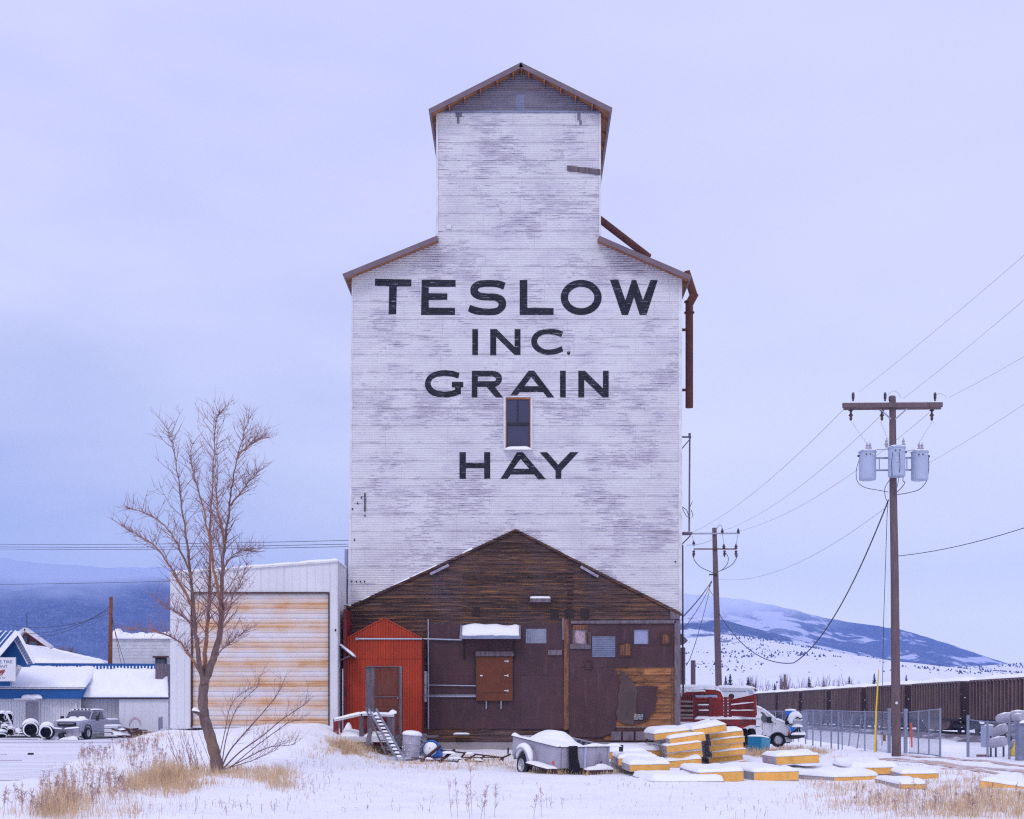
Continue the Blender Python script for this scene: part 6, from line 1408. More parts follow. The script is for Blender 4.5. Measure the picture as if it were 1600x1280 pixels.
wire([P1(1388, 782), P(1240, 1036, 62), P2(1123, 958)], [1.0, .9], .026, 'thick black service cable sagging low between the two poles', MWIRE)
wire([P2(1112, 908), P(1066, 965, 52)], .1, .03, 'black service drop from the farther pole to the elevator corner', MWIRE)
wire([P2(1112, 910), P(1066, 985, 52)], .2, .018, 'thin lower service drop to the elevator corner', MWIRE)
wire([P2(1108, 925), P(1078, 1030, 60), P(1072, 1040, 55)], [.2, 0], .018, 'steep thin cable falling left from the farther pole', MWIRE)
wire([P2(1115, 842), P(1074, 852, 55)], .1, .018, 'short dead-end wire between farther pole top and the bracket', MWIREPALE)
for k, (a, b, c_, lab) in enumerate(((843, 846, 55, 'upper of the three dark lines crossing the sky left of the elevator'), (846, 852, 55, 'middle dark line crossing the sky left of the elevator'), (849, 856, 55, 'lowest of the three dark lines crossing the sky left of the elevator'))):
    wire([P(-300, a - 2, 120), P(600, b - 3, 60)], .4, .014, lab, MWIRE)
wire([P(-300, 912, 130), P(275, 908, 110)], .2, .02, 'single thin wire before the left mountain', MWIRE)
for k, (a, b) in enumerate(((948, 995), (952, 990), (958, 978))):
    wire([P(171, a, 96), P(60 - k * 20, b, 104)], .5, .02, ('top', 'middle', 'bottom')[k] + ' dark cable sagging left from the orange-brown pole', MWIRE)
for k, (a, b, c_, d_) in enumerate(((173, 950, 190, 1040), (175, 968, 196, 1040))):
    wire([P(a, b, 96), P(c_, d_, 95)], .1, .02, ('left', 'right') [k] + ' slanting guy wire beside the orange-brown pole', MWIRE)
# small far poles and posts
for px, a, b, Y, w, lab in ((1083, 1032, 1080, 75, .14, 'short thin pole just right of the elevator corner'), (1066.3, 1012, 1075, 70, .16, 'pale stub pole touching the elevator corner'), (1226.5, 1054, 1090, 240, .18, 'tiny far pole above the coal cars'), (1211.5, 1072, 1086, 260, .15, 'tiny short far pole above the farthest coal cars')):
    mb = MB(); mb.tube([P(px, b, Y), P(px, a, Y)], w, 8); o = mb.build('utility_pole', MPOLE, None); tag(o, lab, 'pole')

# ================================================================ FAR TREES
def conifer(px, py0, py1, Y, label, n=700, seed=0):
    th = thing('conifer', label, 'tree', P(px, py0, Y), 0, 'conifers beyond the train'); H_ = (py0 - py1) * Y / F; rr = random.Random(seed)
    mb = MB(); mb.tube([(0, 0, 0), (0, 0, H_ * .95)], [H_ * .03, .03], 6); mb.build('trunk', MBARK, th, local=True)
    mb = MB()
    for k in range(n):
        t = rr.random() ** .8; z = H_ * (.06 + .93 * t); r = H_ * .27 * (1 - t) * (.35 + .65 * rr.random()) * (.8 + .4 * math.sin(t * 40)); a = rr.uniform(0, 2 * math.pi); s = H_ * .045 * (1.2 - .6 * t)
        c = Vector((r * math.cos(a), r * math.sin(a), z)); d1 = Vector((math.cos(a), math.sin(a), -.35)) * s * 1.6; d2 = Vector((-math.sin(a), math.cos(a), rr.uniform(-.3, .3))) * s
        mb.face([c - d2 * .6, c + d1, c + d2 * .6, c - d1 * .5 + Vector((0, 0, s * .4))])
    mb.build('crown', MCONIFER, th, local=True); return th
for k, (px, a, b, Y, lab) in enumerate(((1134, 1078, 1056, 230, 'left tree of the dark conifer pair above the white bus'), (1141, 1080, 1053, 235, 'right tree of the dark conifer pair above the white bus'), (1169, 1084, 1058, 260, 'lone dark conifer above the back of the red truck'),
    (1180, 1086, 1067, 260, 'tiny conifer right of the red truck rack'), (1210, 1084, 1068, 270, 'low conifer over the farthest coal cars'), (1264, 1076, 1057, 290, 'conifer above the fifth coal car'), (1327, 1076, 1057, 300, 'dark conifer left of the yellow whip'),
    (1366, 1070, 1052, 300, 'pointed conifer just left of the tall pole'), (1416, 1066, 1054, 300, 'small conifer just right of the tall pole'), (1161, 1082, 1072, 280, 'very small conifer between larger ones over the bus roof'))):
    conifer(px, a + 6, b, Y, lab, 500, k)
mb = MB(); rr = random.Random(9)
for k in range(1500):
    px = rr.uniform(1145, 1345); Y = rr.uniform(250, 300); dens = mnoise.noise(Vector((px * .06, 0, 0)))
    if dens < .12 and rr.random() > .12: continue
    b = P(px, 1084 - (px - 1145) * .03, Y); h = rr.uniform(1.0, 3.2) * (1 + dens); x2 = b.x + rr.uniform(-.8, .8); mb.tube([b, (x2, Y, b.z + h)], [.05, .02], 3, cap=False)
o = mb.build('bare_brush', MBRUSH, None, kind='stuff'); o['label'] = 'hazy bare brush along the far side of the tracks'
mb = MB()
for k in range(160):
    px = rr.uniform(78, 118); b = P(px, 1024, 150); h = rr.uniform(.3, 1.1); mb.tube([b, (b.x + rr.uniform(-.5, .5), 150, b.z + h)], [.04, .02], 3, cap=False)
o = mb.build('bare_brush', MBRUSH, None, kind='stuff'); o['label'] = 'bare brush peeping over the snowy roof at left'
fb = thing('long_shed', 'low reddish-roofed shed far beyond the train', 'building', P(1310, 1082, 280))
mb = MB(); mb.prism([P(1262, 1080, 280), P(1345, 1080, 280), P(1335, 1073, 280), P(1270, 1073, 280)], (0, 8, 0)); mb.build('roof', MRUT, fb); mb = MB(); mb.prism([P(1266, 1084, 279.8), P(1341, 1084, 279.8), P(1341, 1080, 279.8), P(1266, 1080, 279.8)], (0, 8, 0)); mb.build('wall', MRUST, fb)

# ================================================================ CHAIN-LINK FENCES
def chain(name, label, pts, Y_of, hpx, group, posts, panelled=True, cell=.075, par=None):
    pass
def fence(label, pts, posts, rails=True, cell=.07, bottom_rail=False, kindname='chain_link_fence', mesh=True, offset_posts=()):
    """pts: [(px, top_py, bottom_py, Y)] along the run; posts: list of (index t, radius)"""
    th = thing(kindname, label, 'fence' if kindname != 'gate' else 'gate', P(pts[0][0], pts[0][2], pts[0][3]))
    tops = [P(a, b, Y) for a, b, c, Y in pts]; bots = [P(a, c, Y) for a, b, c, Y in pts]
    if rails:
        mb = MB(); mb.tube(tops, .024, 6); mb.build('top_rail', MFENCE, th)
        if bottom_rail: mb = MB(); mb.tube([b + Vector((0, 0, .05)) for b in bots], .02, 6); mb.build('bottom_rail', MFENCE, th)
    def at_(px):
        for i in range(len(pts) - 1):
            if pts[i][0] <= px <= pts[i + 1][0] + .01:
                t = (px - pts[i][0]) / (pts[i + 1][0] - pts[i][0]); return tops[i].lerp(tops[i + 1], t), bots[i].lerp(bots[i + 1], t)
        return tops[-1], bots[-1]
    for px, r in posts:
        t_, b_ = at_(px); mb = MB(); mb.tube([b_ + Vector((0, 0, -.3)), t_ + Vector((0, 0, .04 if r < .05 else .18))], r, 8); mb.build('post', MFENCE, th)
    if mesh:
        mb = MB(); R_ = .0021
        for i in range(len(pts) - 1):
            t0, t1, b0, b1 = tops[i], tops[i + 1], bots[i], bots[i + 1]; L_ = (t1 - t0).length; H_ = ((t0 - b0).length + (t1 - b1).length) / 2; n_ = int(L_ / cell)
            for s in (1, -1):
                k = -int(H_ / cell)
                while k < n_ + int(H_ / cell):
                    u0, u1 = k * cell / L_, (k * cell + s * H_) / L_; v0, v1 = 0.0, 1.0; k += 1
                    # clip to 0..1
                    if u0 > 1 and u1 > 1 or u0 < 0 and u1 < 0: continue
                    if u0 < 0: v0 = -u0 / (u1 - u0); u0 = 0
                    elif u0 > 1: v0 = (1 - u0) / (u1 - u0); u0 = 1
                    if u1 < 0: v1 = v0 + (1 - v0) * (0 - u0) / (u1 - u0) ; u1 = 0
                    elif u1 > 1: v1 = v0 + (1 - v0) * (1 - u0) / (u1 - u0); u1 = 1
                    a = b0.lerp(b1, u0).lerp(t0.lerp(t1, u0), v0); b = b0.lerp(b1, u1).lerp(t0.lerp(t1, u1), v1)
                    d_ = (b - a)
                    if d_.length < .02: continue
                    d_.normalize(); nx_ = Vector((d_.z, 0, -d_.x)) * R_ * 1.4; ny_ = Vector((0, R_, 0))
                    n0 = len(mb.v); mb.v += [tuple(a - nx_), tuple(a + nx_), tuple(a - ny_), tuple(b - nx_), tuple(b + nx_), tuple(b - ny_)]
                    mb.f += [(n0, n0 + 1, n0 + 4, n0 + 3), (n0 + 1, n0 + 2, n0 + 5, n0 + 4), (n0 + 2, n0, n0 + 3, n0 + 5)]; mb.m += [0, 0, 0]
        mb.build('wire_mesh', MFENCE, th, kind='stuff')
    return th
fence('long chain-link fence before the coal train, from the white van to the tall pole', [(1190, 1111, 1150, 82), (1252, 1111.5, 1152, 80), (1262, 1109.5, 1156, 75), (1310, 1111, 1163, 66), (1390, 1113, 1177, 55)],
      [(1202, .03), (1212, .03), (1223, .03), (1240, .03), (1248, .03), (1259, .04), (1271, .04), (1284, .04), (1300, .045), (1310, .045), (1317, .03), (1355, .03), (1372, .035), (1389.5, .075)])
mb = MB(); mb.tube([P(1332, 1116, 62), P(1326, 1166, 62)], .03, 6); mb.tube([P(1346, 1117, 60), P(1339, 1170, 60)], .03, 6); o = mb.build('fence_brace', MFENCE, None); tag(o, 'two slanting loose posts behind the chain-link fence', 'posts')
fence('short chain-link gap panel behind the tall pole', [(1393, 1113.5, 1177, 55), (1415, 1114, 1178, 54.6)], [(1415.5, .085)])
fence('open chain-link gate leaf right of the tall pole, its rail rising to the right', [(1420, 1113, 1178, 54), (1436, 1111.5, 1179.5, 52.5), (1469, 1108, 1183, 49.5)], [(1435, .03), (1452, .03), (1469, .045)], bottom_rail=True, kindname='gate')
fence('near chain-link fence round the gas pipes at the right edge', [(1512, 1124.5, 1187.5, 50), (1542.5, 1128, 1192.5, 48.6), (1577, 1129, 1197, 47.4), (1600, 1129.5, 1199, 46.6), (1680, 1132, 1210, 44)], [(1512.5, .06), (1543, .045), (1577, .045), (1630, .05)])
mb = MB(); mb.box(X(1593.5, 46.5), X(1640, 46.5), 46.6, 46.95, Z(1199, 46.5), Z(1130, 46.5)); cb = mb.build('utility_cabinet', MGREYPAINT, None); tag(cb, 'tall blue-grey steel cabinet cut off by the right edge of the photo', 'cabinet')
mb = MB(); mb.snow([P(1593, 1130, 46.5), P(1640, 1130, 46.5), P(1640, 1130, 46.95), P(1593, 1130, 46.95)], .10, 8, 6, edge=.2); mb.build('snow_layer', MSNOWO, cb, smooth=True)
# gas meter set: lagged pipes
gs = thing('gas_pipe_set', 'cluster of thick snow-topped grey pipes on stands inside the near fence', 'pipework', P(1560, 1190, 52))
def fat(a, b, Y, r, name='lagged_pipe', dy=-.5):
    r *= .8
    A, B = P(*a, Y), P(b[0], b[1], Y + dy); d_ = (B - A).normalized(); mb = MB(); mb.tube([A, A + d_ * .02, A + d_ * .10, B - d_ * .10, B - d_ * .02, B], [r * .6, r * .85, r, r, r * .85, r * .6], 12); o = mb.build(name, MTRAILER, gs, smooth=False)
    mb = MB(); t = Vector((0, 0, r * .55)); mb.tube([A + t + d_ * .05, A.lerp(B, .5) + t * 1.15, B + t - d_ * .05], [r * .45, r * .62, r * .45], 8); mb.build('snow_layer', MSNOWO, o, smooth=True)
fat((1558, 1124), (1580, 1120), 52, .23); fat((1578, 1118), (1602, 1117), 52.5, .22); fat((1583, 1122), (1597, 1121), 51.5, .20)
fat((1553, 1145), (1573, 1137), 51.5, .24); fat((1546, 1162), (1572, 1158), 51, .25); fat((1574, 1140), (1592, 1137), 52, .20); fat((1576, 1152), (1594, 1148), 52, .2); fat((1578, 1164), (1592, 1160), 51.5, .17)
mb = MB()
for px in (1548, 1556, 1568, 1580, 1587): mb.tube([P(px, 1188, 51.6), P(px, 1150, 51.6)], .04, 6)
mb.build('stand', MBLACKMETAL, gs)
mb = MB(); mb.lathe([(.16, 0), (.2, .05), (.2, .25), (.1, .4), (.06, .6)], P(1587, 1182, 51), 12); mb.build('valve_body', MYELLOW, gs)
mb = MB(); mb.box(X(1538, 51.8), X(1552, 51.8), 51.8, 52.2, Z(1168, 51.8), Z(1134, 51.8)); mc = mb.build('meter_cabinet', MTRANSF, None); tag(mc, 'small pale blue cabinet left of the snow-topped pipes', 'cabinet')
mb = MB(); mb.snow([P(1538, 1134, 51.8), P(1552, 1134, 51.8), P(1552, 1134, 52.2), P(1538, 1134, 52.2)], .06, 5, 4, edge=.1); mb.build('snow_layer', MSNOWO, mc, smooth=True)
mb = MB(); mb.box(X(1531, 51), X(1546, 51), 51, 51.4, Z(1184, 51), Z(1179.5, 51)); o = mb.build('timber_block', MRUSTPOST, None); tag(o, 'short yellow-brown timber on the snow below the small cabinet', 'timber')
# markers
mk = thing('marker_whip', 'tall thin yellow marker whip in the snow left of the tall pole', 'marker', P(1367, 1172, 46.5))
mb = MB(); mb.tube([P(1366.6, 1176, 46.5), P(1369, 1110, 46.5), P(1373, 1047, 46.5)], [.036, .03, .022], 8); mb.build('rod', MYELLOW, mk)
mb = MB(); mb.tube([P(1373, 1047, 46.5), P(1374.5, 1029, 46.5)], .008, 5); mb.build('tip', MPAPER, mk)
mb = MB(); mb.prism([P(1422.4, 1129.5, 52), P(1425.2, 1129.5, 52), P(1426, 1168, 52), P(1423.8, 1168, 52)], (0, .03, 0)); o = mb.build('marker_stake', MORANGE, None); tag(o, 'flat orange marker stake right of the tall pole', 'marker')
mb = MB(); mb.box(X(1380, 53), X(1384, 53), 53, 53.05, Z(1158, 53), Z(1148, 53)); o = mb.build('notice', MRUSTPOST, None); tag(o, 'small brown notice plate on the fence left of the tall pole', 'sign')
mb = MB(); mb.box(X(1370.5, 53), X(1374, 53), 53, 53.05, Z(1157, 53), Z(1149, 53)); o = mb.build('notice', MTRIM, None); tag(o, 'small pale notice plate on the fence just right of the yellow whip', 'sign')

# ================================================================ RED STAKE TRUCK (seen from behind)
YR = 53.0
rt = thing('stake_truck', 'old red flatbed truck with stake racks, snow on its cab and deck', 'truck', P(1125, 1178, YR))
def PR(px, py, dy=0): return P(px, py, YR + dy)
mb = MB(); mb.prism([PR(1064, 1128), PR(1181, 1128), PR(1181, 1124), PR(1064, 1124)], (0, 4.0, 0)); mb.build('deck', MREDDARK, rt)
mb = MB(); mb.box(X(1084, YR), X(1181, YR), YR - .06, YR - .01, Z(1133, YR), Z(1125, YR)); rs = mb.build('rear_sill', MREDDARK, rt)
mb = MB(); mb.box(X(1094, YR), X(1108, YR), YR - .09, YR - .065, Z(1130, YR), Z(1125.5, YR)); mb.build('licence_plate', MTRIM, rs)
mb = MB(); mb.snow([PR(1086, 1124), PR(1180, 1124), PR(1180, 1124, 3.8), PR(1086, 1124, 3.8)], .09, 20, 8, edge=.15, amp=.5); mb.build('snow_layer', MSNOWO, rt, smooth=True)
MREDPAINT2 = material('rack_red_paint', (.26, .025, .022), .5, var=.3, vscale=3)
mb = MB(); mb.box(X(1087, YR), X(1131, YR), YR + 3.6, YR + 3.66, Z(1124, YR), Z(1094, YR)); mb.build('headboard_backing', MRUST, rt)
# headboard with slats
hb_ = thing('x', 'x', 'x'); bpy.data.objects.remove(hb_)
for px in (1085.5, 1110, 1134, 1141):
    mb = MB(); mb.bar(PR(px, 1124, .5), PR(px, 1089, .5), .13, .08); mb.build('rack_post', MREDDARK, rt)
for py in (1091, 1095.5, 1100, 1104.5, 1108, 1113, 1118):
    mb = MB(); mb.bar(PR(1085, py, .55), PR(1142, py, .55), .05, .06); mb.build('rack_slat', MREDPAINT2 if py < 1094 else MREDDARK, rt)
for py in (1102, 1110.5):
    mb = MB(); mb.snow([PR(1091 if py < 1105 else 1092, py, .5), PR(1109, py, .5), PR(1109, py, .62), PR(1091, py, .62)], .05, 6, 3, edge=.06); mb.build('snow_layer', MSNOWO, rt, smooth=True)
# right rack panel swung out towards the viewer
pan = [PR(1142, 1093, .4), PR(1179, 1084.5, -.8), PR(1181, 1122, -.8), PR(1142, 1119, .4)]
mb = MB()
for k in range(3):
    a, b = k / 3 + .015, (k + 1) / 3 - .015
    q = [pan[0].lerp(pan[3], a), pan[1].lerp(pan[2], a), pan[1].lerp(pan[2], b), pan[0].lerp(pan[3], b)]
    mb = MB(); mb.prism(q, (.0, .05, 0)); mb.build('rack_board', MREDDARK, rt)
    if k:
        s0, s1 = pan[0].lerp(pan[3], a), pan[1].lerp(pan[2], a); mb = MB(); mb.snow([s0 + Vector((0, -.04, 0)), s1.lerp(s0, .12) + Vector((0, -.04, 0)), s1.lerp(s0, .12), s0], .028, 16, 2, edge=.03, amp=1.4, over=.005); mb.build('snow_layer', MSNOWO, rt, smooth=True)
mb = MB(); mb.bar(pan[1], pan[2] + Vector((0, 0, .1)), .09, .09); mb.build('rack_post', MREDDARK, rt)
MSLATW = material('grey_rack_slat', (.24, .17, .17), .85, var=.3, vscale=4)
# left rack seen edge-on
for k in range(6):
    px = 1063.5 + k * 3.4; mb = MB(); mb.bar(PR(px, 1124, .9 - k * .15), PR(px, 1086, .9 - k * .15), .05, .05); mb.build('rack_post', MRUST, rt)
for py in (1096, 1103, 1110, 1117, 1121.5):
    mb = MB(); mb.bar(PR(1062, py, .02), PR(1083, py + .5, -.02), .04, .085); mb.build('rack_slat', MSLATW, rt)
mb = MB(); mb.bar(PR(1083.5, 1124, .05), PR(1083.5, 1084, .05), .09, .09); mb.build('rack_post', MREDDARK, rt)
# cab
cy = 4.2; YC = YR + cy
def PC(px, py, dy=0): return P(px, py, YC + dy)
outer = [(1064, 1128), (1064, 1090), (1068, 1083), (1076, 1079.5), (1100, 1077.2), (1118, 1078), (1126, 1081), (1130, 1090), (1131, 1128)]
hole = [(1086, 1092), (1086, 1085.5), (1120, 1085), (1122, 1087), (1122, 1092)]
mb = MB(); mb.prism([PC(a, b, 0.06) for a, b in outer], (0, 1.5, 0)); cab = mb.build('cab', MREDDARK, rt)
MREDPAINT = material('old_red_paint', (.33, .025, .018), .5, var=.2, vscale=2)
cab.data.materials[0] = MREDPAINT
mb = MB(); mb.prism([PC(a, b, .03) for a, b in hole], (0, .02, 0)); mb.build('rear_window', MTRANSF, cab)
mb = MB(); mb.tube([PC(a, b, .04) for a, b in hole + hole[:1]], .025, 6); mb.build('window_seal', MBLACKMETAL, cab)
mb = MB()
for (a, b), (c, d_) in zip(outer[1:-2], outer[2:-1]): mb.snow([PC(a, b, .0), PC(c, d_, .0), PC(c, d_, 1.5), PC(a, b, 1.5)], .11, 5, 5, edge=.12, over=.03)
mb.snow([PC(1072, 1081.5, -.02), PC(1102, 1080.5, -.02), PC(1102, 1079.4, .02), PC(1072, 1080.2, .02)], .05, 6, 3, edge=.05); mb.build('snow_layer', MSNOWO, cab, smooth=True)
mb = MB(); mb.lathe([(.05, 0), (.13, .03), (.13, .06), (.05, .09)], PC(1143, 1088.5, .2), 14, 'Y'); mb.bar(PC(1142, 1100, .3), PC(1143, 1089, .3), .03); mb.build('mirror', MBLACKMETAL, rt)
for sx in (1076, 1168):
    for k in (0, 1):
        o = car_wheel(rt, P(sx + (k * 12 - 6), 1156, YR + 1.0) - world_loc(rt), .48, .26, 'X')
mb = MB(); mb.box(X(1085, YR), X(1158, YR), YR + .4, YR + 4, Z(1151, YR), Z(1133, YR)); mb.build('chassis', MBLACKMETAL, rt)
mb = MB(); mb.prism([PR(1096, 1133, .0), PR(1122, 1133, 0), PR(1108, 1139, 0), PR(1100, 1139, 0)], (0, .05, 0)); mb.build('sill_bracket', MREDPAINT, rt)
mb = MB(); mb.prism([PR(1148, 1133, 0), PR(1172, 1133, 0), PR(1158, 1139, 0)], (0, .05, 0)); mb.build('sill_bracket', MREDPAINT, rt)
# white bus roof behind
bs_ = thing('white_bus', 'white bus with snow on its rounded roof standing behind the red truck', 'bus', P(1125, 1150, 66))
def PB(px, py, dy=0): return P(px, py, 66 + dy)
prof = [(1050, 1150), (1050, 1074), (1172, 1074.5), (1178, 1077), (1181, 1084), (1183, 1110), (1183, 1150)]
mb = MB(); mb.prism([PB(a, b) for a, b in prof], (0, 2.2, 0)); mb.build('body', MVANWHITE, bs_)
mb = MB(); mb.prism([PB(1168, 1078, -.02), PB(1175, 1079.5, -.02), PB(1178, 1085, -.02), PB(1172, 1085, -.02)], (0, .015, 0)); mb.build('window', MTRANSF, bs_)
mb = MB(); mb.bar(PB(1050, 1079.5, -.02), PB(1166, 1080.5, -.02), .02, .03); mb.build('rub_rail', MGREYPAINT, bs_)
mb = MB(); mb.snow([PB(1050, 1074, -.1), PB(1120, 1074, -.1), PB(1120, 1074, 2.2), PB(1050, 1074, 2.2)], .12, 14, 6, edge=.3); mb.snow([PB(1119, 1074.5, -.1), PB(1180, 1076, -.1), PB(1180, 1076, 2.2), PB(1119, 1074.5, 2.2)], .12, 14, 6, edge=.4); mb.build('snow_layer', MSNOWO, bs_, smooth=True)

# ================================================================ WHITE VAN (side on, nose right)
YV = 65.0
vn = thing('white_van', 'white cargo van half hidden by the red truck, snow on windscreen and hood', 'van', P(1215, 1167, YV))
def PV(px, py, dy=0): return P(px, py, YV + dy)
side = [(1110, 1160), (1110, 1104), (1180, 1104.5), (1190, 1107), (1200, 1115), (1212, 1124), (1222, 1127), (1231, 1132), (1235, 1138), (1236.5, 1150), (1237, 1156), (1227, 1157), (1226, 1152), (1222, 1147), (1215, 1145), (1208, 1147), (1204.5, 1153), (1203, 1161)]
mb = MB(); mb.prism([PV(a, b) for a, b in side], (0, 1.9, 0)); vb = mb.build('body', MVANWHITE, vn)
mb = MB(); mb.prism([PV(a, b, -.02) for a, b in ((1187, 1112.5), (1192, 1113), (1199, 1119), (1210, 1130), (1193, 1130), (1190, 1126))], (0, .015, 0)); sw_ = mb.build('side_window', MGLASS, vn)
mb = MB(); mb.bar(PV(1196, 1116, -.03), PV(1212, 1130.5, -.03), .03, .06); mb.bar(PV(1190, 1129.5, -.03), PV(1212, 1130.5, -.03), .03, .03); mb.build('window_frame', MVANWHITE, sw_)
mb = MB(); mb.obox(PV(1203, 1125, -.25), (.14, .12, .34)); mb.build('mirror', MBLACKMETAL, vn)
for a, b in (((1207, 1130), (1206, 1145)), ((1191, 1131), (1192, 1158))):
    mb = MB(); mb.bar(PV(*a, -.012), PV(*b, -.012), .01, .018); mb.build('door_seam', MGREYPAINT, vn)
o = car_wheel(vn, PV(1215.5, 1156.5, .16) - world_loc(vn), .36, .26, 'Y', n=26)
mb = MB(); pts = [PV(1215 + 12.6 * math.cos(a), 1157.5 - 12.6 * math.sin(a), -.02) for a in [math.pi * k / 14 for k in range(15)]]; mb.tube(pts, .035, 6); mb.build('wheel_arch', MBLACKMETAL, vn)
mb = MB(); mb.box(X(1203.5, YV), X(1228, YV), YV + .32, YV + 1.8, Z(1163, YV), Z(1146, YV)); mb.build('wheel_well', MBLACKMETAL, vn)
mb = MB(); mb.prism([PV(1226, 1152, -.05), PV(1238.5, 1152, -.05), PV(1238, 1160, -.05), PV(1228, 1160, -.05)], (0, 1.9, 0)); bp = mb.build('bumper', MCHROME, vn); mb = MB(); mb.prism([PV(1225, 1149.5, -.06), PV(1239, 1150.5, -.06), PV(1239, 1152.3, -.06), PV(1225, 1151.5, -.06)], (0, 1.95, 0)); mb.prism([PV(1228, 1160, -.03), PV(1235, 1160, -.03), PV(1234.5, 1161.5, -.03), PV(1228, 1161.5, -.03)], (0, 1.5, 0)); mb.build('bumper_trim', MBLACKMETAL, vn)
mb = MB(); mb.box(X(1231, YV), X(1234.2, YV), YV - .02, YV + .1, Z(1148.5, YV), Z(1144, YV)); mb.build('turn_lamp', MORANGE, vn); mb = MB(); mb.box(X(1231.5, YV), X(1234.5, YV), YV - .02, YV + .1, Z(1144, YV), Z(1139, YV)); mb.build('headlight', MTRANSF, vn)
mb = MB(); mb.snow([PV(1110, 1104.3, -.03), PV(1182, 1104.8, -.03), PV(1182, 1104.8, 1.9), PV(1110, 1104.3, 1.9)], .08, 12, 6, edge=.15)
mb.snow([PV(1180, 1104.6, -.03), PV(1192, 1108.2, -.03), PV(1192, 1108.2, 1.9), PV(1180, 1104.6, 1.9)], .09, 6, 6, edge=.15); mb.snow([PV(1191, 1107.8, .0), PV(1213, 1124.6, .0), PV(1213, 1124.6, 1.9), PV(1191, 1107.8, 1.9)], .08, 8, 6, edge=.15)
mb.snow([PV(1212, 1124, -.02), PV(1232, 1132.5, -.02), PV(1232, 1132.5, 1.9), PV(1212, 1124, 1.9)], .09, 8, 6, edge=.2); mb.build('snow_layer', MSNOWO, vn, smooth=True)
mb = MB(); rr = random.Random(3)
for (a, b, c, d_) in ((1181, 1112, 1191, 1124), (1181, 1123, 1190, 1136), (1181, 1135, 1192, 1150)):
    mb.prism([PV(a, b, -.05), PV(a + 6, b, -.05), PV(c, (b + d_) / 2 - 1, -.05), PV(c - 3, d_, -.05), PV(a, d_, -.05)], (0, .045, 0))
mb.build('snow_plaster', MSNOWO, vn)
for a, b, c, d_ in ((1188, 1149, 1197, 1151), (1199, 1151, 1204, 1153)):
    mb = MB(); mb.box(X(a, YV), X(c, YV), YV - .03, YV - .005, Z(d_, YV), Z(b, YV)); mb.build('side_moulding', MBLACKMETAL, vn)
# snowy machine in front of the van
sm = thing('snow_covered_machine', 'small machine with a curved hood, buried in snow before the van', 'machine', P(1248, 1160, 64))
def PS(px, py, dy=0): return P(px, py, 64 + dy)
mb = MB(); arc = [PS(1243.5 + 8.5 * math.cos(a), 1127.5 - 9.5 * math.sin(a)) for a in [math.pi * (1.18 - 1.05 * k / 12) for k in range(13)]]
mb.tube(arc, [.06 + .05 * math.sin(math.pi * k / 12) for k in range(13)], 8); mb.tube([p + Vector((0, .9, 0)) for p in arc], .09, 8); hdm = mb.build('hood', MBLACKMETAL, sm)
mb = MB(); mb.tube([p + Vector((0, -.05, .07)) for p in arc], [.07 + .09 * math.sin(math.pi * k / 12) for k in range(13)], 8)
mb.prism([p + Vector((0, -.02, .02)) for p in arc[2:11]], (0, .9, 0)); mb.build('snow_layer', MSNOWO, sm, smooth=True)
mb = MB(); mb.prism([PS(1239, 1125, .1), PS(1253, 1125, .1), PS(1252, 1130, .1), PS(1253, 1135, .1), PS(1238, 1135, .1)], (0, .8, 0)); mb.build('housing', MTRAILER, sm)
mb = MB(); mb.snow([PS(1237.5, 1136, -.02), PS(1254, 1136, -.02), PS(1253, 1133, .6), PS(1239, 1133, .6)], .12, 6, 5, edge=.2); mb.snow([PS(1238.5, 1125.6, .0), PS(1254, 1125.6, .0), PS(1254, 1125, .9), PS(1239, 1125, .9)], .06, 6, 5, edge=.2); mb.build('snow_layer', MSNOWO, sm, smooth=True)
mb = MB(); mb.bar(PS(1240, 1146, .2), PS(1247, 1137, .2), .08); mb.bar(PS(1246, 1145, .2), PS(1246, 1136, .2), .07); mb.bar(PS(1250, 1145, .2), PS(1249, 1136, .2), .07); mb.bar(PS(1236, 1146, .2), PS(1244, 1140, .2), .05); mb.build('stand', MBLACKMETAL, sm)
mb = MB(); mb.prism([PS(1238, 1148), PS(1258, 1148), PS(1256, 1152), PS(1248, 1154.5), PS(1238, 1155)], (0, 1.0, 0)); mb.build('base', MBLACKMETAL, sm)
mb = MB(); mb.snow([PS(1236, 1148.5, -.06), PS(1259, 1148.5, -.06), PS(1258, 1145.5, 1.0), PS(1238, 1145.5, 1.0)], .10, 8, 5, edge=.2); mb.build('snow_layer', MSNOWO, sm, smooth=True)
# blue tank beyond the fence, teal bin in front of the truck
bt = thing('blue_tank', 'bright blue upright plastic tank with a snow cap behind the van hood', 'tank', P(1235, 1150, 70))
mb = MB(); mb.lathe([(.27, 0), (.28, .05), (.28, 1.22), (.26, 1.30)], P(1235.4, 1148, 70), 18); mb.build('tank', MTEAL2, bt)
mb = MB(); mb.lathe([(.30, 0), (.31, .05), (.26, .10), (.02, .12)], P(1235.4, 1111, 70), 18); mb.build('snow_layer', MSNOWO, bt, smooth=True)
tbn = thing('teal_bin', 'teal plastic bin with a snowy rim in front of the white van', 'bin', P(1185, 1172, 47.5), math.radians(0))
mb = MB(); A, B, C = P(1168.5, 1150.5, 47.6), P(1190, 1151, 47.2), P(1203, 1153.5, 48.2)
def wallq(a, b, z0, t=.03):
    n_ = Vector((-(b - a).y, (b - a).x, 0)).normalized() * t; q = [a, b, Vector((b.x, b.y, z0)), Vector((a.x, a.y, z0))]
    mb2 = MB(); mb2.prism(q, n_); return mb2
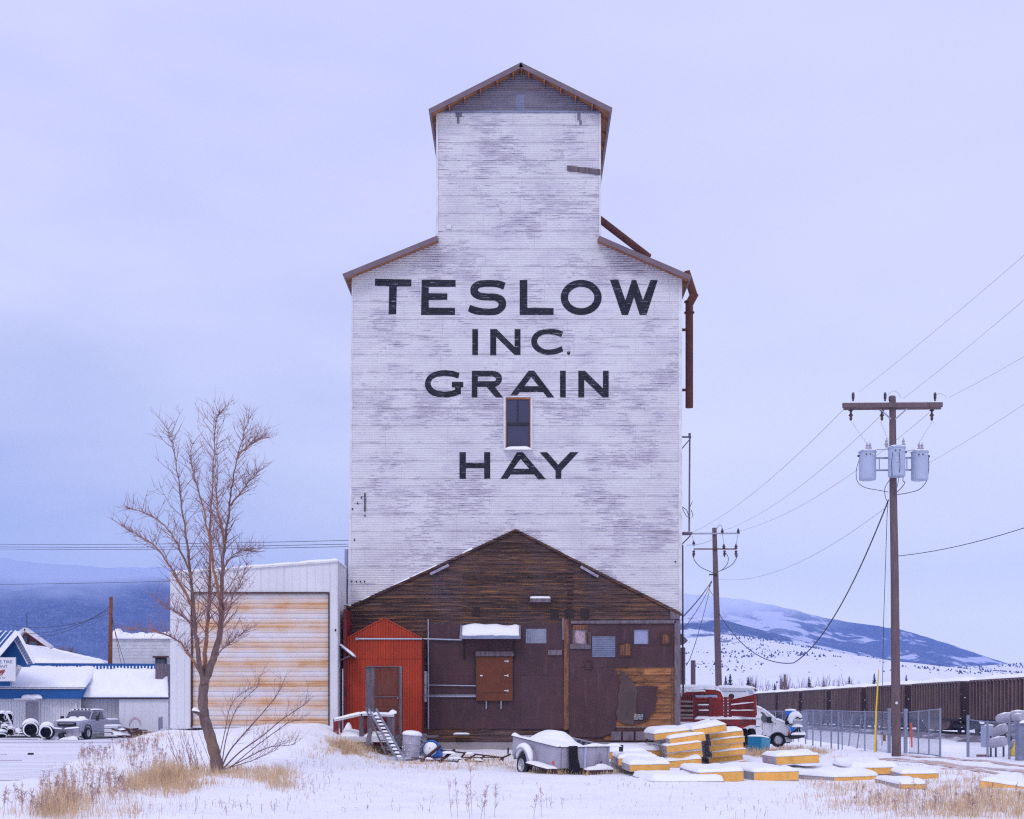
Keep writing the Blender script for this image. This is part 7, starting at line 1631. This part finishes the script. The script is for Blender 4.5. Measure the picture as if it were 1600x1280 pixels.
wallq(A, B, -.10).build('front_panel', MTEAL, tbn); wallq(B, C, -.10).build('side_panel', material('teal_lit_panel', (.03, .27, .42), .5, var=.15, vscale=3), tbn); wallq(C, C + (A - B), -.1).build('back_panel', MTEAL, tbn); wallq(C + (A - B), A, -.1).build('end_panel', MTEAL, tbn)
mb = MB(); mb.snow([A, B, C, C + (A - B)], .06, 8, 6, edge=.15); mb.build('snow_layer', MSNOWO, tbn, smooth=True)
# ================================================================ UTILITY TRAILER
tr = thing('utility_trailer', 'worn grey box trailer filled with snow, black strap over its tailgate', 'trailer', P(872, 1201, 38.0), 0)
TLn, TW, TH, FT = 2.95, 1.72, .62, .03
def tb_(x0, x1, y0, y1, z0, z1, name, mt, par=None): mb = MB(); mb.box(x0, x1, y0, y1, z0, z1); return mb.build(name, mt, par or tr, local=True)
tb_(0, TW, 0, TLn, 0, FT, 'floor', MTRAILER)
ls = tb_(0, FT, 0, TLn, FT + .001, TH, 'side_panel', MTRAILER); rs_ = tb_(TW - FT, TW, 0, TLn, FT + .001, TH, 'side_panel', MTRAILER)
tg = tb_(FT + .002, TW - FT - .002, 0, FT, FT + .001, TH, 'tailgate', MTRAILER); fp = tb_(FT + .002, TW - FT - .002, TLn - FT, TLn, FT + .001, TH + .03, 'front_panel', MTRAILER)
mb = MB(); mb.box(-.03, .05, -.02, TLn, TH, TH + .04); mb.build('top_rail', MRUST, ls, local=True)
mb = MB(); mb.box(TW - .05, TW + .03, -.02, TLn, TH, TH + .04); mb.build('top_rail', MTRAILER, rs_, local=True)
mb = MB(); mb.box(.05, TW - .05, -.03, .05, TH, TH + .035); mb.build('top_rail', MRUST, tg, local=True)
for x in (-.015, TW - .02): tb_(x, x + .05, -.035, -.001, 0, TH, 'corner_post', MTRAILER, tg)
tb_(.86, .93, -.05, -.001, 0, TH, 'latch_bar', MTRANSF, tg)
for x in (.10, .55, 1.3): tb_(x, x + .04, -.02, -.002, .04, TH - .02, 'tailgate_rib', MTRAILER, tg)
# strap (dark tarpaulin) hanging over the tailgate to the ground
mb = MB(); pts = [(.36, -.06), (.62, -.06)]
for k in range(6):
    xa = .32 + k * .048; mb.tube([(xa, .12, TH + .02), (xa, -.07, TH + .04), (xa + .01 * k * .5, -.09, TH * .5), (xa + .05 + .02 * k, -.13, -.16)], [.03, .035, .032, .04], 6)
mb.build('tarpaulin_strap', MBLACK, tr, local=True)
# rear bumper beam with a drift on it
tb_(.85, TW + .05, -.25, -.03, -.12, -.03, 'bumper', MRUST)
mb = MB(); mb.snow([(.86, -.27, -.03), (TW + .06, -.27, -.03), (TW + .06, -.03, -.03), (.86, -.03, -.03)], .10, 10, 5, edge=.15); mb.snow([(1.15, -.22, 0), (TW, -.22, 0), (TW - .1, -.03, .02), (1.2, -.03, .02)], .17, 8, 5, edge=.3, amp=.8); mb.build('snow_layer', MSNOWO, tr, smooth=True, local=True)
mb = MB(); mb.bar((1.38, -.06, .05), (1.44, -.12, .20), .05, .03); mb.build('latch_handle', MBLACKMETAL, tr, local=True)
# fender, wheel, running board
fy = 1.78
mb = MB(); arc = [(fy + .44 * math.cos(a), .02 + .40 * math.sin(a)) for a in [math.pi * k / 12 for k in range(13)]]
for (y0, z0), (y1, z1) in zip(arc[:-1], arc[1:]): mb.face([(-.34, y0, z0), (-.01, y0, z0), (-.01, y1, z1), (-.34, y1, z1)]); mb.face([(-.34, y0 , z0 - .03), (-.34, y1, z1 - .03), (-.01, y1, z1 - .03), (-.01, y0, z0 - .03)][::-1]); mb.face([(-.34, y0, z0 - .05), (-.34, y0, z0), (-.34, y1, z1), (-.34, y1, z1 - .05)])
fn = mb.build('fender', MTRAILER, tr, local=True)
mb = MB(); mb.tube([(-.20, y, z + .02) for y, z in arc], [.05 + .07 * math.sin(math.pi * k / 12) ** .5 for k in range(13)], 10); mb.build('snow_layer', MSNOWO, fn, smooth=True, local=True)
mb = MB(); mb.snow([(-.36, .02, 0.0), (-.01, .02, .0), (-.01, 1.36, .0), (-.36, 1.36, 0)], .06, 6, 12, edge=.12); mb.build('snow_layer', MSNOWO, tr, smooth=True, local=True)
tb_(-.30, -.01, .02, 1.34, -.07, -.008, 'running_board', MRUST)
w1 = car_wheel(tr, (-.17, fy, -.13), .34, .22, 'X'); w2 = car_wheel(tr, (TW + .17, fy, -.13), .34, .22, 'X')
tb_(-.1, TW + .1, fy - .04, fy + .04, -.17, -.09, 'axle', MBLACKMETAL)
mb = MB(); mb.lathe([(.05, 0), (.05, -.02), (.01, -.03)], (-.005, .30, .14), 12, 'X'); mb.build('reflector', MORANGE, tr, local=True)
# tongue
mb = MB(); mb.bar((.15, TLn, .0), (TW / 2, TLn + 1.3, .0), .08, .1); mb.bar((TW - .15, TLn, .0), (TW / 2, TLn + 1.3, .0), .08, .1); tg2 = mb.build('tongue', MRUST, tr, local=True, kind='stuff')
tg2['kind'] = 'thing'; del tg2['kind']
mb = MB(); mb.bar((-.05, TLn + .02, .05), (-.22, TLn + .25, -.1), .05); mb.bar((-.1, TLn + .1, .05), (-.1, TLn + .1, .25), .04); mb.build('jack', MBLACKMETAL, tr, local=True)
# snow inside
mb = MB(); mb.snow([(.03, .03, .42), (TW - .35, .03, .42), (TW - .35, TLn - .05, .50), (.03, TLn - .05, .52)], .17, 14, 18, edge=.25, amp=.5, over=-.0, seed=3)
mb.snow([(.45, 1.2, .50), (TW - .25, 1.2, .50), (TW - .2, TLn - .1, .55), (.5, TLn - .1, .55)], .36, 12, 12, edge=.65, amp=.2, over=0)
mb.snow([(-.06, .0, TH + .03), (.09, .0, TH + .03), (.12, TLn, TH + .03), (-.06, TLn, TH + .03)], .07, 4, 26, edge=.07, amp=1.0); mb.snow([(.05, -.05, TH + .03), (TW, -.05, TH + .03), (TW, .07, TH + .03), (.05, .07, TH + .03)], .05, 20, 4, edge=.06, amp=1.0)
mb.snow([(TW - .05, -.1, TH + .04), (TW + .3, -.25, TH + .04), (TW + .3, -.1, TH + .04), (TW - .05, .08, TH + .04)], .07, 6, 4, edge=.1); mb.build('snow_layer', MSNOWO, tr, smooth=True, local=True)
mb = MB(); mb.obox((TW + .33, -.20, TH - .02), (.12, .05, .2)); mb.build('loose_hook', MBLACKMETAL, tr, local=True)
mb = MB(); rr = random.Random(6)
for k in range(9): mb.bar((TW - .55 + rr.uniform(-.1, .1), .5 + k * .12, .50), (TW - .35 + rr.uniform(0, .2), .8 + k * .14, .60 + rr.uniform(0, .1)), .05, .03)
mb.build('dark_rag', MBLACK, tr, local=True, kind='stuff')
tr.rotation_euler = (math.radians(5.5), 0, math.radians(28.1))

# ================================================================ FOAM PANELS
PN = [0]
def panel(label, px, py, Y, w, L, t=.25, rz=0, roll=0, pitch=0, snow=.09, z=None, sx0=0.0, full=True, group='yellow-edged insulated panels', sn=10):
    PN[0] += 1; p = P(px, py, Y)
    if z is not None: p.z = z
    th = thing('insulated_panel', label, 'panel', p, 0, group)
    mb = MB(); mb.box(.012, w - .012, 0, L, .012, t - .012); mb.build('foam_core', MFOAM, th, local=True)
    for (a, b) in ((0, .012), (t - .012, t)):
        mb = MB(); mb.box(0, w, -.006, L, a, b); mb.build('facing_sheet', MFACING, th, local=True)
    for a in (0, w - .012):
        mb = MB(); mb.box(a, a + .012, .0, L, .0121, t - .0121); mb.build('edge_channel', MFACING, th, local=True)
    if snow:
        mb = MB(); mb.snow([(sx0, .0, t), (w, .0, t), (w, L, t), (sx0, L, t)], snow, sn, 10, edge=.14, amp=.55, seed=PN[0] * 1.3, over=.022); mb.build('snow_layer', MSNOWO, th, smooth=True, local=True)
    th.rotation_euler = (math.radians(pitch), math.radians(-roll), math.radians(rz)); return th
# front row, lying in the snow
panel('snow-capped panel nearest the camera, square yellow end, left of the front pair', 1091, 1223.5, 33.4, 1.20, 3.0, .27, 2, 2)
panel('front-row panel whose long grey flank shows, right of the square-ended one', 1178, 1221.5, 33.6, 1.22, 3.6, .25, 7, 1)
panel('panel resting crosswise on the front-row one, dark gap beneath it', 1213, 1195.5, 35.6, 1.22, 1.6, .23, 3, 3)
panel('long flat panel with grey side running down to the right, behind the grass', 1303, 1222, 33.8, 1.6, 3.4, .13, 28, 0, 0, .14)
panel('low panel with only a thin yellow line and corner showing', 1330, 1211, 36.5, 1.32, 2.8, .20, -3, 1, 0, .16)
panel('half-buried panel right of centre among the rightmost flats', 1409, 1220, 34.8, .98, 2.6, .19, -6, 1)
panel('thin yellow strip of a panel sunk in snow in front of the grass', 1404, 1233, 31.0, .68, 2.4, .12, -2, 0, 0, .10)
panel('rightmost panel, its yellow side tapering away to the right', 1530, 1233, 31.6, 1.25, 2.8, .22, -34, -7, 0, .08)
panel('fully snow-buried panel with a dark left edge, foremost on the left', 1019, 1228.5, 33.0, 1.9, 2.9, .12, 5, 0, 0, .15)
panel('flat panel leftmost of the front group with a long thin yellow edge', 984, 1206, 36.6, 1.15, 3.0, .20, 2, 1, 0, .13)
panel('panel just behind, with a short block of yellow showing', 966, 1196.5, 38.6, 1.2, 3.2, .22, 0, 0, 0, .12)
panel('panel nearest the trailer corner, a sliver of yellow end visible', 951, 1186, 41.2, 1.2, 3.2, .22, -2, 0, 0, .12)
panel('panel lying behind the left stack, mostly hidden', 1000, 1182, 43.0, 1.2, 3.4, .2, 14, 0, 0, .12)
# left stack
S1 = [('bottom', 1041, -.37, 0, 5), ('second', 1043, -.12, .1, 6), ('third', 1042, .13, -.05, 7)]
for k, (nm_, px, z, dy, ro) in enumerate(S1):
    panel('%s panel of the left stack' % nm_, px, 1190, 41.6 + dy, 1.16, 3.0, .225, -2 + k * 2, ro, 0, .10 if k < 2 else .05, z=z)
panel('long slanting panel, fourth up in the left stack', 1047, 1172, 41.8, 1.20, 3.0, .23, 4, 8, 0, .06, z=.36)
panel('short-ended panel jutting out at the upper left of the left stack', 1023, 1166, 42.4, 1.2, 3.0, .22, 1, 6, 0, .13, z=.52)
panel('topmost slanted panel bridging the two stacks', 1083, 1152, 42.0, 1.14, 2.8, .22, 3, 9, 0, .13, z=.66)
# right stack
names = ['lowest', 'second-lowest', 'third', 'fourth', 'fifth', 'topmost']
for k in range(6):
    panel('%s panel of the right stack' % names[k], 1106 - (k > 3) * 1 + (5, 2, 7, 3, 6, 4)[k], 1190, 43.2 + (.0, .1, -.05, .06, .0, .05)[k], 1.16 + (.06 if k == 0 else 0), 3.0, .19, 1, 6.5, 0, .035 if k < 5 else .13, z=-.50 + k * .203)

# ================================================================ THE BARE TREE
YTREE = 34.0
tree = thing('bare_tree', 'tall leafless tree with upright reddish limbs and a crooked trunk, growing from the bank', 'tree', P(339, 1205, YTREE))
TR = random.Random(21)
def tp(px, py, dy=0): return P(px, py, YTREE + dy)
def smooth_pts(pts, n=6):
    out = []
    for i in range(len(pts) - 1):
        p0 = pts[max(i - 1, 0)]; p1_ = pts[i]; p2 = pts[i + 1]; p3 = pts[min(i + 2, len(pts) - 1)]
        for k in range(n):
            t = k / n; out.append(.5 * ((2 * p1_) + (p2 - p0) * t + (2 * p0 - 5 * p1_ + 4 * p2 - p3) * t * t + (3 * p1_ - p0 - 3 * p2 + p3) * t ** 3))
    out.append(pts[-1]); return out
trunk_pts = smooth_pts([tp(341, 1212), tp(337, 1185), tp(328, 1150, .05), tp(319, 1120, .1), tp(317, 1090, .1), tp(320, 1062, .05)])
mb = MB(); n_ = len(trunk_pts); mb.tube(trunk_pts, [.205 - .045 * min(1, k / 6) - .04 * k / n_ + .008 * math.sin(k * 1.7) for k in range(n_)], 14); mb.build('trunk', MBARK, tree, smooth=True)
mb = MB(); mb.tube([tp(318, 1118), tp(306, 1112, -.2), tp(301, 1111, -.25)], [.07, .06, .05], 8); stub = mb.build('branch_stub', MBARK, tree); mb = MB(); mb.snow([tp(300, 1110, -.33), tp(311, 1112, -.33), tp(311, 1112, -.15), tp(300, 1110, -.15)], .08, 5, 4, edge=.08); mb.build('snow_layer', MSNOWO, stub, smooth=True)
def grow(mb, p, d_, L_, r, depth, droop=0.0, up=.25):
    """a branch that curves upward and throws off finer ones"""
    n = max(3, int(L_ / .16)); pts = [p.copy()]; rs = [r]; d_ = d_.normalized()
    for i in range(n):
        d_ = (d_ + Vector((TR.gauss(0, .10), TR.gauss(0, .10), up * .22 + TR.gauss(0, .08)))).normalized()
        p = p + d_ * (L_ / n); pts.append(p.copy()); rs.append(r * (1 - .75 * (i + 1) / n))
    mb.tube(pts, rs, 5 if depth > 1 else 3, cap=False)
    if depth <= 0: return
    k = TR.uniform(.12, .3) * L_
    while k < L_ * .97:
        i = min(n - 1, int(k / L_ * n)); q = pts[i]; dd = (pts[i + 1] - pts[i]).normalized()
        ax = dd.orthogonal().normalized(); ax = Matrix.Rotation(TR.uniform(0, 2 * math.pi), 3, dd) @ ax
        nd = (dd * TR.uniform(.55, .9) + ax * TR.uniform(.5, .9) + Vector((0, 0, .15))).normalized()
        nl = (L_ - k * .5) * TR.uniform(.40, .70) if depth > 1 else TR.uniform(.14, .42) * (1.2 if depth == 1 else .6)
        grow(mb, q, nd, max(.14, nl), max(.005, rs[i] * .6), depth - 1, up=up)
        k += TR.uniform(.13, .26) * (1.35 if depth > 1 else .85)
limbs = [
    ([tp(320, 1066), tp(333, 1030), tp(343, 990, .1), (tp(346, 950, .1)), tp(347, 900, .2), tp(351, 850, .3), tp(358, 800, .3), tp(366, 740, .4), tp(377, 690, .5), tp(392, 650, .5)], .15, MBARK, 5.0),
    ([tp(319, 1066), tp(312, 1040, -.1), tp(307, 1000, -.2), tp(303, 950, -.3), tp(297, 890, -.4), tp(288, 820, -.5), tp(280, 760, -.5), tp(270, 700, -.6), tp(260, 668, -.6)], .115, MBARK, 5.0),
    ([tp(319, 1070), tp(320, 1030, .2), tp(324, 980, .4), tp(327, 920, .5), tp(329, 860, .5), tp(330, 790, .6), tp(333, 720, .6), tp(337, 660, .6), tp(343, 645, .6)], .10, MLIMB, 4.6),
    ([tp(346, 955, .1), tp(336, 900, -.3), tp(329, 850, -.5), tp(318, 800, -.7), tp(305, 750, -.8), tp(298, 720, -.9), tp(301, 690, -.9)], .06, MLIMB, 3.0),
    ([tp(351, 850, .3), tp(345, 820, -.1), tp(338, 780, -.3), tp(340, 730, -.5), tp(338, 690, -.5)], .05, MLIMB, 2.6),
    ([tp(360, 790, .3), tp(375, 770, .0), tp(391, 752, -.2), tp(404, 735, -.2)], .035, MLIMB, 1.6),
    ([tp(370, 715, .4), tp(385, 700, .3), tp(398, 690, .3), tp(418, 684, .2)], .03, MLIMB, 1.4),
    ([tp(303, 950, -.3), tp(283, 915, -.6), tp(262, 880, -.9), tp(238, 850, -1.0), tp(212, 835, -1.0), tp(190, 820, -1.0)], .05, MLIMB, 2.2),
    ([tp(300, 905, -.4), tp(278, 850, -.8), tp(250, 815, -.9), tp(222, 800, -1.0), tp(200, 795, -1.1)], .04, MLIMB, 2.0),
    ([tp(306, 990, -.2), tp(285, 962, -.5), tp(262, 950, -.7), tp(240, 930, -.8)], .035, MTWIG, 1.6),
    ([tp(316, 1055), tp(300, 1030, -.5), tp(283, 1005, -.8), tp(255, 990, -1.0), tp(222, 985, -1.1), tp(205, 985, -1.1)], .05, MLIMB, 1.9),
    ([tp(345, 980, .1), tp(356, 955, -.3), tp(364, 930, -.5), tp(376, 910, -.6), tp(385, 880, -.6)], .03, MTWIG, 1.2),
    ([tp(335, 1030), tp(350, 1012, -.4), tp(365, 1000, -.6), tp(383, 985, -.7)], .028, MTWIG, 1.0),
    ([tp(348, 890, .2), tp(362, 870, .5), tp(380, 860, .6), tp(395, 862, .6)], .025, MTWIG, .9),
]
for pts, r, mt, reach in limbs:
    sp = smooth_pts(pts, 5); sp = [p + Vector((TR.gauss(0, .012), TR.gauss(0, .02), 0)) for p in sp]; n = len(sp)
    mb = MB(); rs = [.006 + r * .68 * (1 - k / (n - 1)) ** 1.5 for k in range(n)]; mb.tube(sp, rs, 8, cap=False); lb = mb.build('limb', mt, tree, smooth=True)
    mb = MB(); i = int(n * .22)
    while i < n - 1:
        dd = (sp[i + 1] - sp[i]).normalized(); a = TR.uniform(0, 2 * math.pi)
        side = Vector((math.cos(a), math.sin(a) * .8, 0))
        fr = i / n; L_ = TR.uniform(.6, 1.35) * (1.45 - .75 * fr) * (.85 if r > .06 else .62)
        for rep in range(2 if TR.random() < .6 else 1):
            a2 = a + rep * TR.uniform(1.8, 4); side = Vector((math.cos(a2), math.sin(a2) * .8, 0))
            grow(mb, sp[i], dd * .7 + side * .8 + Vector((0, 0, .1)), L_ * (1 - .3 * rep), max(.009, min(.016, rs[i] * .4)), 2)
        i += 1
    grow(mb, sp[-1], (sp[-1] - sp[-2]), .35, rs[-1], 1)
    tw = mb.build('twigs', MTWIG, lb, kind='stuff')
# basal suckers: shrub leaning right, thin sprouts left
sh = thing('bare_shrub', 'leafless shrub of arching stems leaning right from the tree foot', 'shrub', P(352, 1200, 33.6))
for (pts, r) in (([(346, 1200), (358, 1175), (378, 1150), (405, 1120), (430, 1090), (442, 1068)], .03), ([(350, 1200), (375, 1175), (410, 1150), (440, 1125), (470, 1105), (480, 1098)], .028), ([(352, 1202), (385, 1185), (420, 1168), (450, 1165), (462, 1162)], .024), ([(346, 1200), (352, 1160), (362, 1125), (375, 1100), (400, 1075), (405, 1060)], .022), ([(356, 1203), (395, 1170), (435, 1140), (455, 1128), (475, 1125)], .02), ([(340, 1195), (352, 1140), (358, 1110), (370, 1090), (392, 1074)], .018), ([(349, 1202), (390, 1190), (418, 1178), (436, 1170)], .018)):
    sp = smooth_pts([P(a, b, 33.6 - k * .12) for k, (a, b) in enumerate(pts)], 4); n = len(sp); mb = MB(); mb.tube(sp, [r * .75 * (1 - .75 * k / n) for k in range(n)], 6, cap=False); st = mb.build('stem', MBARK, sh)
    mb = MB(); i = n // 4
    while i < n - 1:
        a = TR.uniform(0, 6.28); grow(mb, sp[i], (sp[i + 1] - sp[i]).normalized() * .8 + Vector((math.cos(a) * .5, math.sin(a) * .5, .35)), TR.uniform(.25, .7), .006, 1, up=.3); i += 1
    mb.build('twigs', MTWIG, st, kind='stuff')
sh2 = thing('sapling_sprouts', 'thin straight sprouts fanning up left of the tree trunk', 'sprouts', P(305, 1200, 33.8))
for k in range(12):
    a = TR.uniform(270, 330); mb = MB(); p0 = P(a + 10, 1212, 33.8); x2 = a - TR.uniform(0, 25); y2 = TR.uniform(1120, 1165)
    sp = smooth_pts([p0, P((a + 10 + x2) / 2, (1212 + y2) / 2, 33.6), P(x2, y2, 33.5)], 5); mb.tube(sp, [.009 - .0012 * i * .5 for i in range(len(sp))], 4, cap=False)
    for q in range(3): grow(mb, sp[5 + q], Vector((TR.uniform(-.5, .5), TR.uniform(-.3, .3), 1)), .3, .004, 0)
    mb.build('stem', MTWIG, sh2)

# ================================================================ GRASS AND WEEDS
GR = random.Random(77)
def blade(mb, x, y, z, h, lean, w):
    dx, dy = math.cos(lean[0]) * lean[1] * h, math.sin(lean[0]) * lean[1] * h
    a = GR.uniform(0, math.pi); wx, wy = math.cos(a) * w, math.sin(a) * w * .6
    m = (x + dx * .35, y + dy * .35, z + h * .6); t_ = (x + dx, y + dy, z + h * (1 - .25 * lean[1]))
    n0 = len(mb.v)
    mb.v += [(x - wx, y - wy, z), (x + wx, y + wy, z), (m[0] + wx * .7, m[1] + wy * .7, m[2]), (m[0] - wx * .7, m[1] - wy * .7, m[2]), t_]
    mb.f += [(n0, n0 + 1, n0 + 2, n0 + 3), (n0 + 3, n0 + 2, n0 + 4)]; mb.m += [mb.cm, mb.cm]
def clump(mb, x, y, h, n, spread, w=.004):
    base = (GR.uniform(0, 6.28), GR.uniform(.05, .35))
    for k in range(n):
        r = abs(GR.gauss(0, spread)); a = GR.uniform(0, 6.28); bx, by = x + r * math.cos(a), y + r * math.sin(a) * .8
        le = (a if GR.random() < .6 else base[0], abs(GR.gauss(.2, .18)) + base[1] * .4)
        blade(mb, bx, by, ground_h(bx, by) - .03, h * GR.uniform(.35, 1.1), le, w * (by / 24) * GR.uniform(.6, 1.2))
def ground_at(px, py):
    """where the view ray through a photo pixel meets the ground"""
    dx, dz = (px - CX) / F, -(py - HZ) / F; Y = 15.0
    while Y < 140:
        if EYE + dz * Y <= ground_h(dx * Y, Y): return dx * Y, Y
        Y += .15
    return dx * Y, Y
def patch(name, label, areas, mt=MGRASS):
    mb = MB(); areas = [(a, b, c * 1.25, d_ * 1.2, int(n_ * 1.5), h, per * .6, sp * 2.0) for (a, b, c, d_, n_, h, per, sp) in areas]
    for (cx_, cy_, rx_, ry_, n_, h, per, spread) in areas:
        for k in range(n_):
            for _ in range(8):
                a, r = GR.uniform(0, 6.28), math.sqrt(GR.random())
                px, py = cx_ + rx_ * r * math.cos(a), cy_ + ry_ * r * math.sin(a)
                if py > HZ + 6: break
            x, y = ground_at(px, py); x += GR.uniform(-.1, .1); y += GR.uniform(-.1, .1)
            if mnoise.noise(Vector((x * .9, y * .5, 4))) < GR.uniform(-.45, .15) - .05: continue
            clump(mb, x, y, h * GR.uniform(.5, 1.15), int(per * GR.uniform(.5, 1.3)), spread)
    o = mb.build(name, mt, None, kind='stuff'); o['label'] = label; return o
patch('dry_grass', 'tawny dry grass tufts on the snowy left bank', [
    (95, 1262, 30, 22, 110, .50, 26, .10), (150, 1258, 60, 24, 70, .34, 18, .12), (250, 1232, 42, 14, 130, .50, 28, .11), (262, 1222, 18, 12, 80, .66, 30, .09), (200, 1258, 90, 18, 60, .25, 14, .14),
    (60, 1275, 70, 10, 30, .28, 14, .14), (150, 1202, 25, 8, 14, .30, 16, .12), (130, 1225, 45, 18, 30, .22, 12, .14), (180, 1190, 20, 8, 10, .28, 12, .1)])
patch('dry_grass', 'tawny dry grass round the foot of the bare tree', [
    (330, 1213, 34, 10, 95, .42, 26, .09), (300, 1216, 45, 12, 60, .32, 20, .12), (400, 1212, 40, 10, 70, .34, 20, .11), (436, 1222, 24, 14, 60, .40, 22, .10), (380, 1236, 70, 12, 20, .2, 10, .15), (250, 1150, 40, 6, 40, .22, 12, .14), (215, 1158, 35, 8, 24, .3, 10, .12), (480, 1150, 40, 8, 30, .2, 10, .14)])
patch('dry_grass', 'thick orange-brown grass under and beside the timber deck', [
    (545, 1173, 26, 6, 120, .42, 26, .05), (590, 1178, 26, 6, 80, .32, 22, .05), (523, 1163, 16, 5, 30, .30, 16, .06), (640, 1190, 60, 6, 60, .22, 16, .12), (500, 1178, 25, 8, 30, .35, 16, .12)], )
patch('dry_grass', 'low dry grass along the elevator foot and round the trailer', [
    (720, 1197, 80, 7, 110, .24, 18, .11), (860, 1205, 40, 4, 80, .30, 22, .07), (905, 1207, 50, 5, 90, .28, 20, .08), (965, 1204, 25, 5, 40, .26, 16, .10), (770, 1188, 40, 6, 40, .3, 14, .10), (620, 1200, 90, 8, 40, .2, 12, .12)])
patch('dry_grass', 'single straws of dry grass poking through the foreground snow', [
    (400, 1255, 260, 24, 160, .14, 6, .2), (800, 1250, 330, 30, 150, .11, 5, .25), (1200, 1255, 260, 24, 150, .13, 6, .22), (600, 1225, 200, 18, 90, .12, 5, .2), (180, 1215, 110, 26, 120, .2, 8, .2), (1350, 1185, 90, 8, 50, .12, 6, .2)])
patch('dry_grass', 'pale dry grass between the panels and the white van', [
    (1225, 1176, 55, 7, 150, .34, 22, .10), (1190, 1178, 18, 5, 50, .30, 20, .10), (1290, 1180, 30, 8, 20, .2, 12, .12), (1330, 1170, 40, 5, 30, .2, 10, .1)])
patch('dry_grass', 'pale dry grass field across the lower right corner', [
    (1480, 1250, 160, 28, 330, .30, 20, .14), (1560, 1262, 90, 20, 240, .36, 24, .12), (1400, 1240, 80, 16, 110, .24, 16, .13), (1500, 1216, 90, 8, 110, .24, 16, .12), (1350, 1262, 110, 18, 90, .24, 14, .15), (1300, 1225, 40, 8, 60, .24, 14, .11), (1450, 1198, 60, 5, 30, .2, 12, .1)])
def weed(mb, x, y, h, nb, spread=.35):
    z = ground_h(x, y) - .03; lean = (GR.gauss(0, .12), GR.gauss(0, .08)); pts = [Vector((x + lean[0] * h * t, y + lean[1] * h * t, z + h * t)) for t in (0, .35, .7, 1)]
    mb.tube(pts, [.0042, .0038, .003, .002], 3, cap=False)
    nb = max(2, int(nb * (.55 if h < .3 else 1)))
    for k in range(nb):
        t = GR.uniform(.25, .98); p = pts[0].lerp(pts[3], t); a = GR.uniform(0, 6.28); L_ = h * (1.1 - t) * spread * GR.uniform(.4, 1)
        q = p + Vector((math.cos(a) * L_ * .6, math.sin(a) * L_ * .6, L_)); mb.tube([p, p.lerp(q, .5) + Vector((0, 0, -.02 * L_)), q], [.0025, .002, .0015], 3, cap=False)
        for j in range(3 if h > .3 else 1):
            u = GR.uniform(.4, 1); r = p.lerp(q, u); e = r + Vector((GR.gauss(0, .03), GR.gauss(0, .03), GR.uniform(.01, .05))); mb.tube([r, e], [.0022, .003], 3, cap=False)
def weeds(name, label, spots, mt=MWEED):
    mb = MB()
    for (cx_, cy_, rx_, ry_, n_, h, nb) in spots:
        for k in range(n_):
            a, r = GR.uniform(0, 6.28), math.sqrt(GR.random()); x, y = ground_at(cx_ + rx_ * r * math.cos(a), cy_ + ry_ * r * math.sin(a)); weed(mb, x, y, h * GR.uniform(.6, 1.15), nb)
    o = mb.build(name, mt, None, kind='stuff'); o['label'] = label; return o
weeds('dry_weeds', 'tall sparse branching weeds rising from the open snow in the foreground', [(765, 1279, 45, 3, 5, .85, 14), (840, 1278, 30, 2, 2, .7, 9), (715, 1278, 12, 2, 2, .8, 8), (870, 1262, 30, 8, 5, .25, 6), (1000, 1225, 90, 10, 14, .14, 4), (1150, 1250, 200, 20, 22, .14, 4), (900, 1235, 200, 20, 14, .12, 4), (690, 1262, 80, 15, 10, .16, 5)])
weeds('dry_weeds', 'reddish branching weeds scattered over the left bank', [(150, 1190, 30, 10, 40, .5, 9), (210, 1172, 40, 10, 60, .4, 8), (140, 1240, 80, 25, 90, .42, 8), (260, 1200, 60, 16, 60, .55, 8), (480, 1215, 60, 30, 50, .25, 6), (60, 1262, 60, 16, 60, .35, 7), (300, 1262, 120, 16, 26, .18, 6), (560, 1250, 120, 22, 22, .14, 5), (400, 1265, 60, 12, 14, .22, 7)])
weeds('dry_weeds', 'thin reddish weeds over the lower right grass', [(1480, 1255, 150, 22, 90, .32, 8), (1380, 1265, 120, 14, 34, .28, 8), (1230, 1270, 120, 10, 16, .14, 5)])
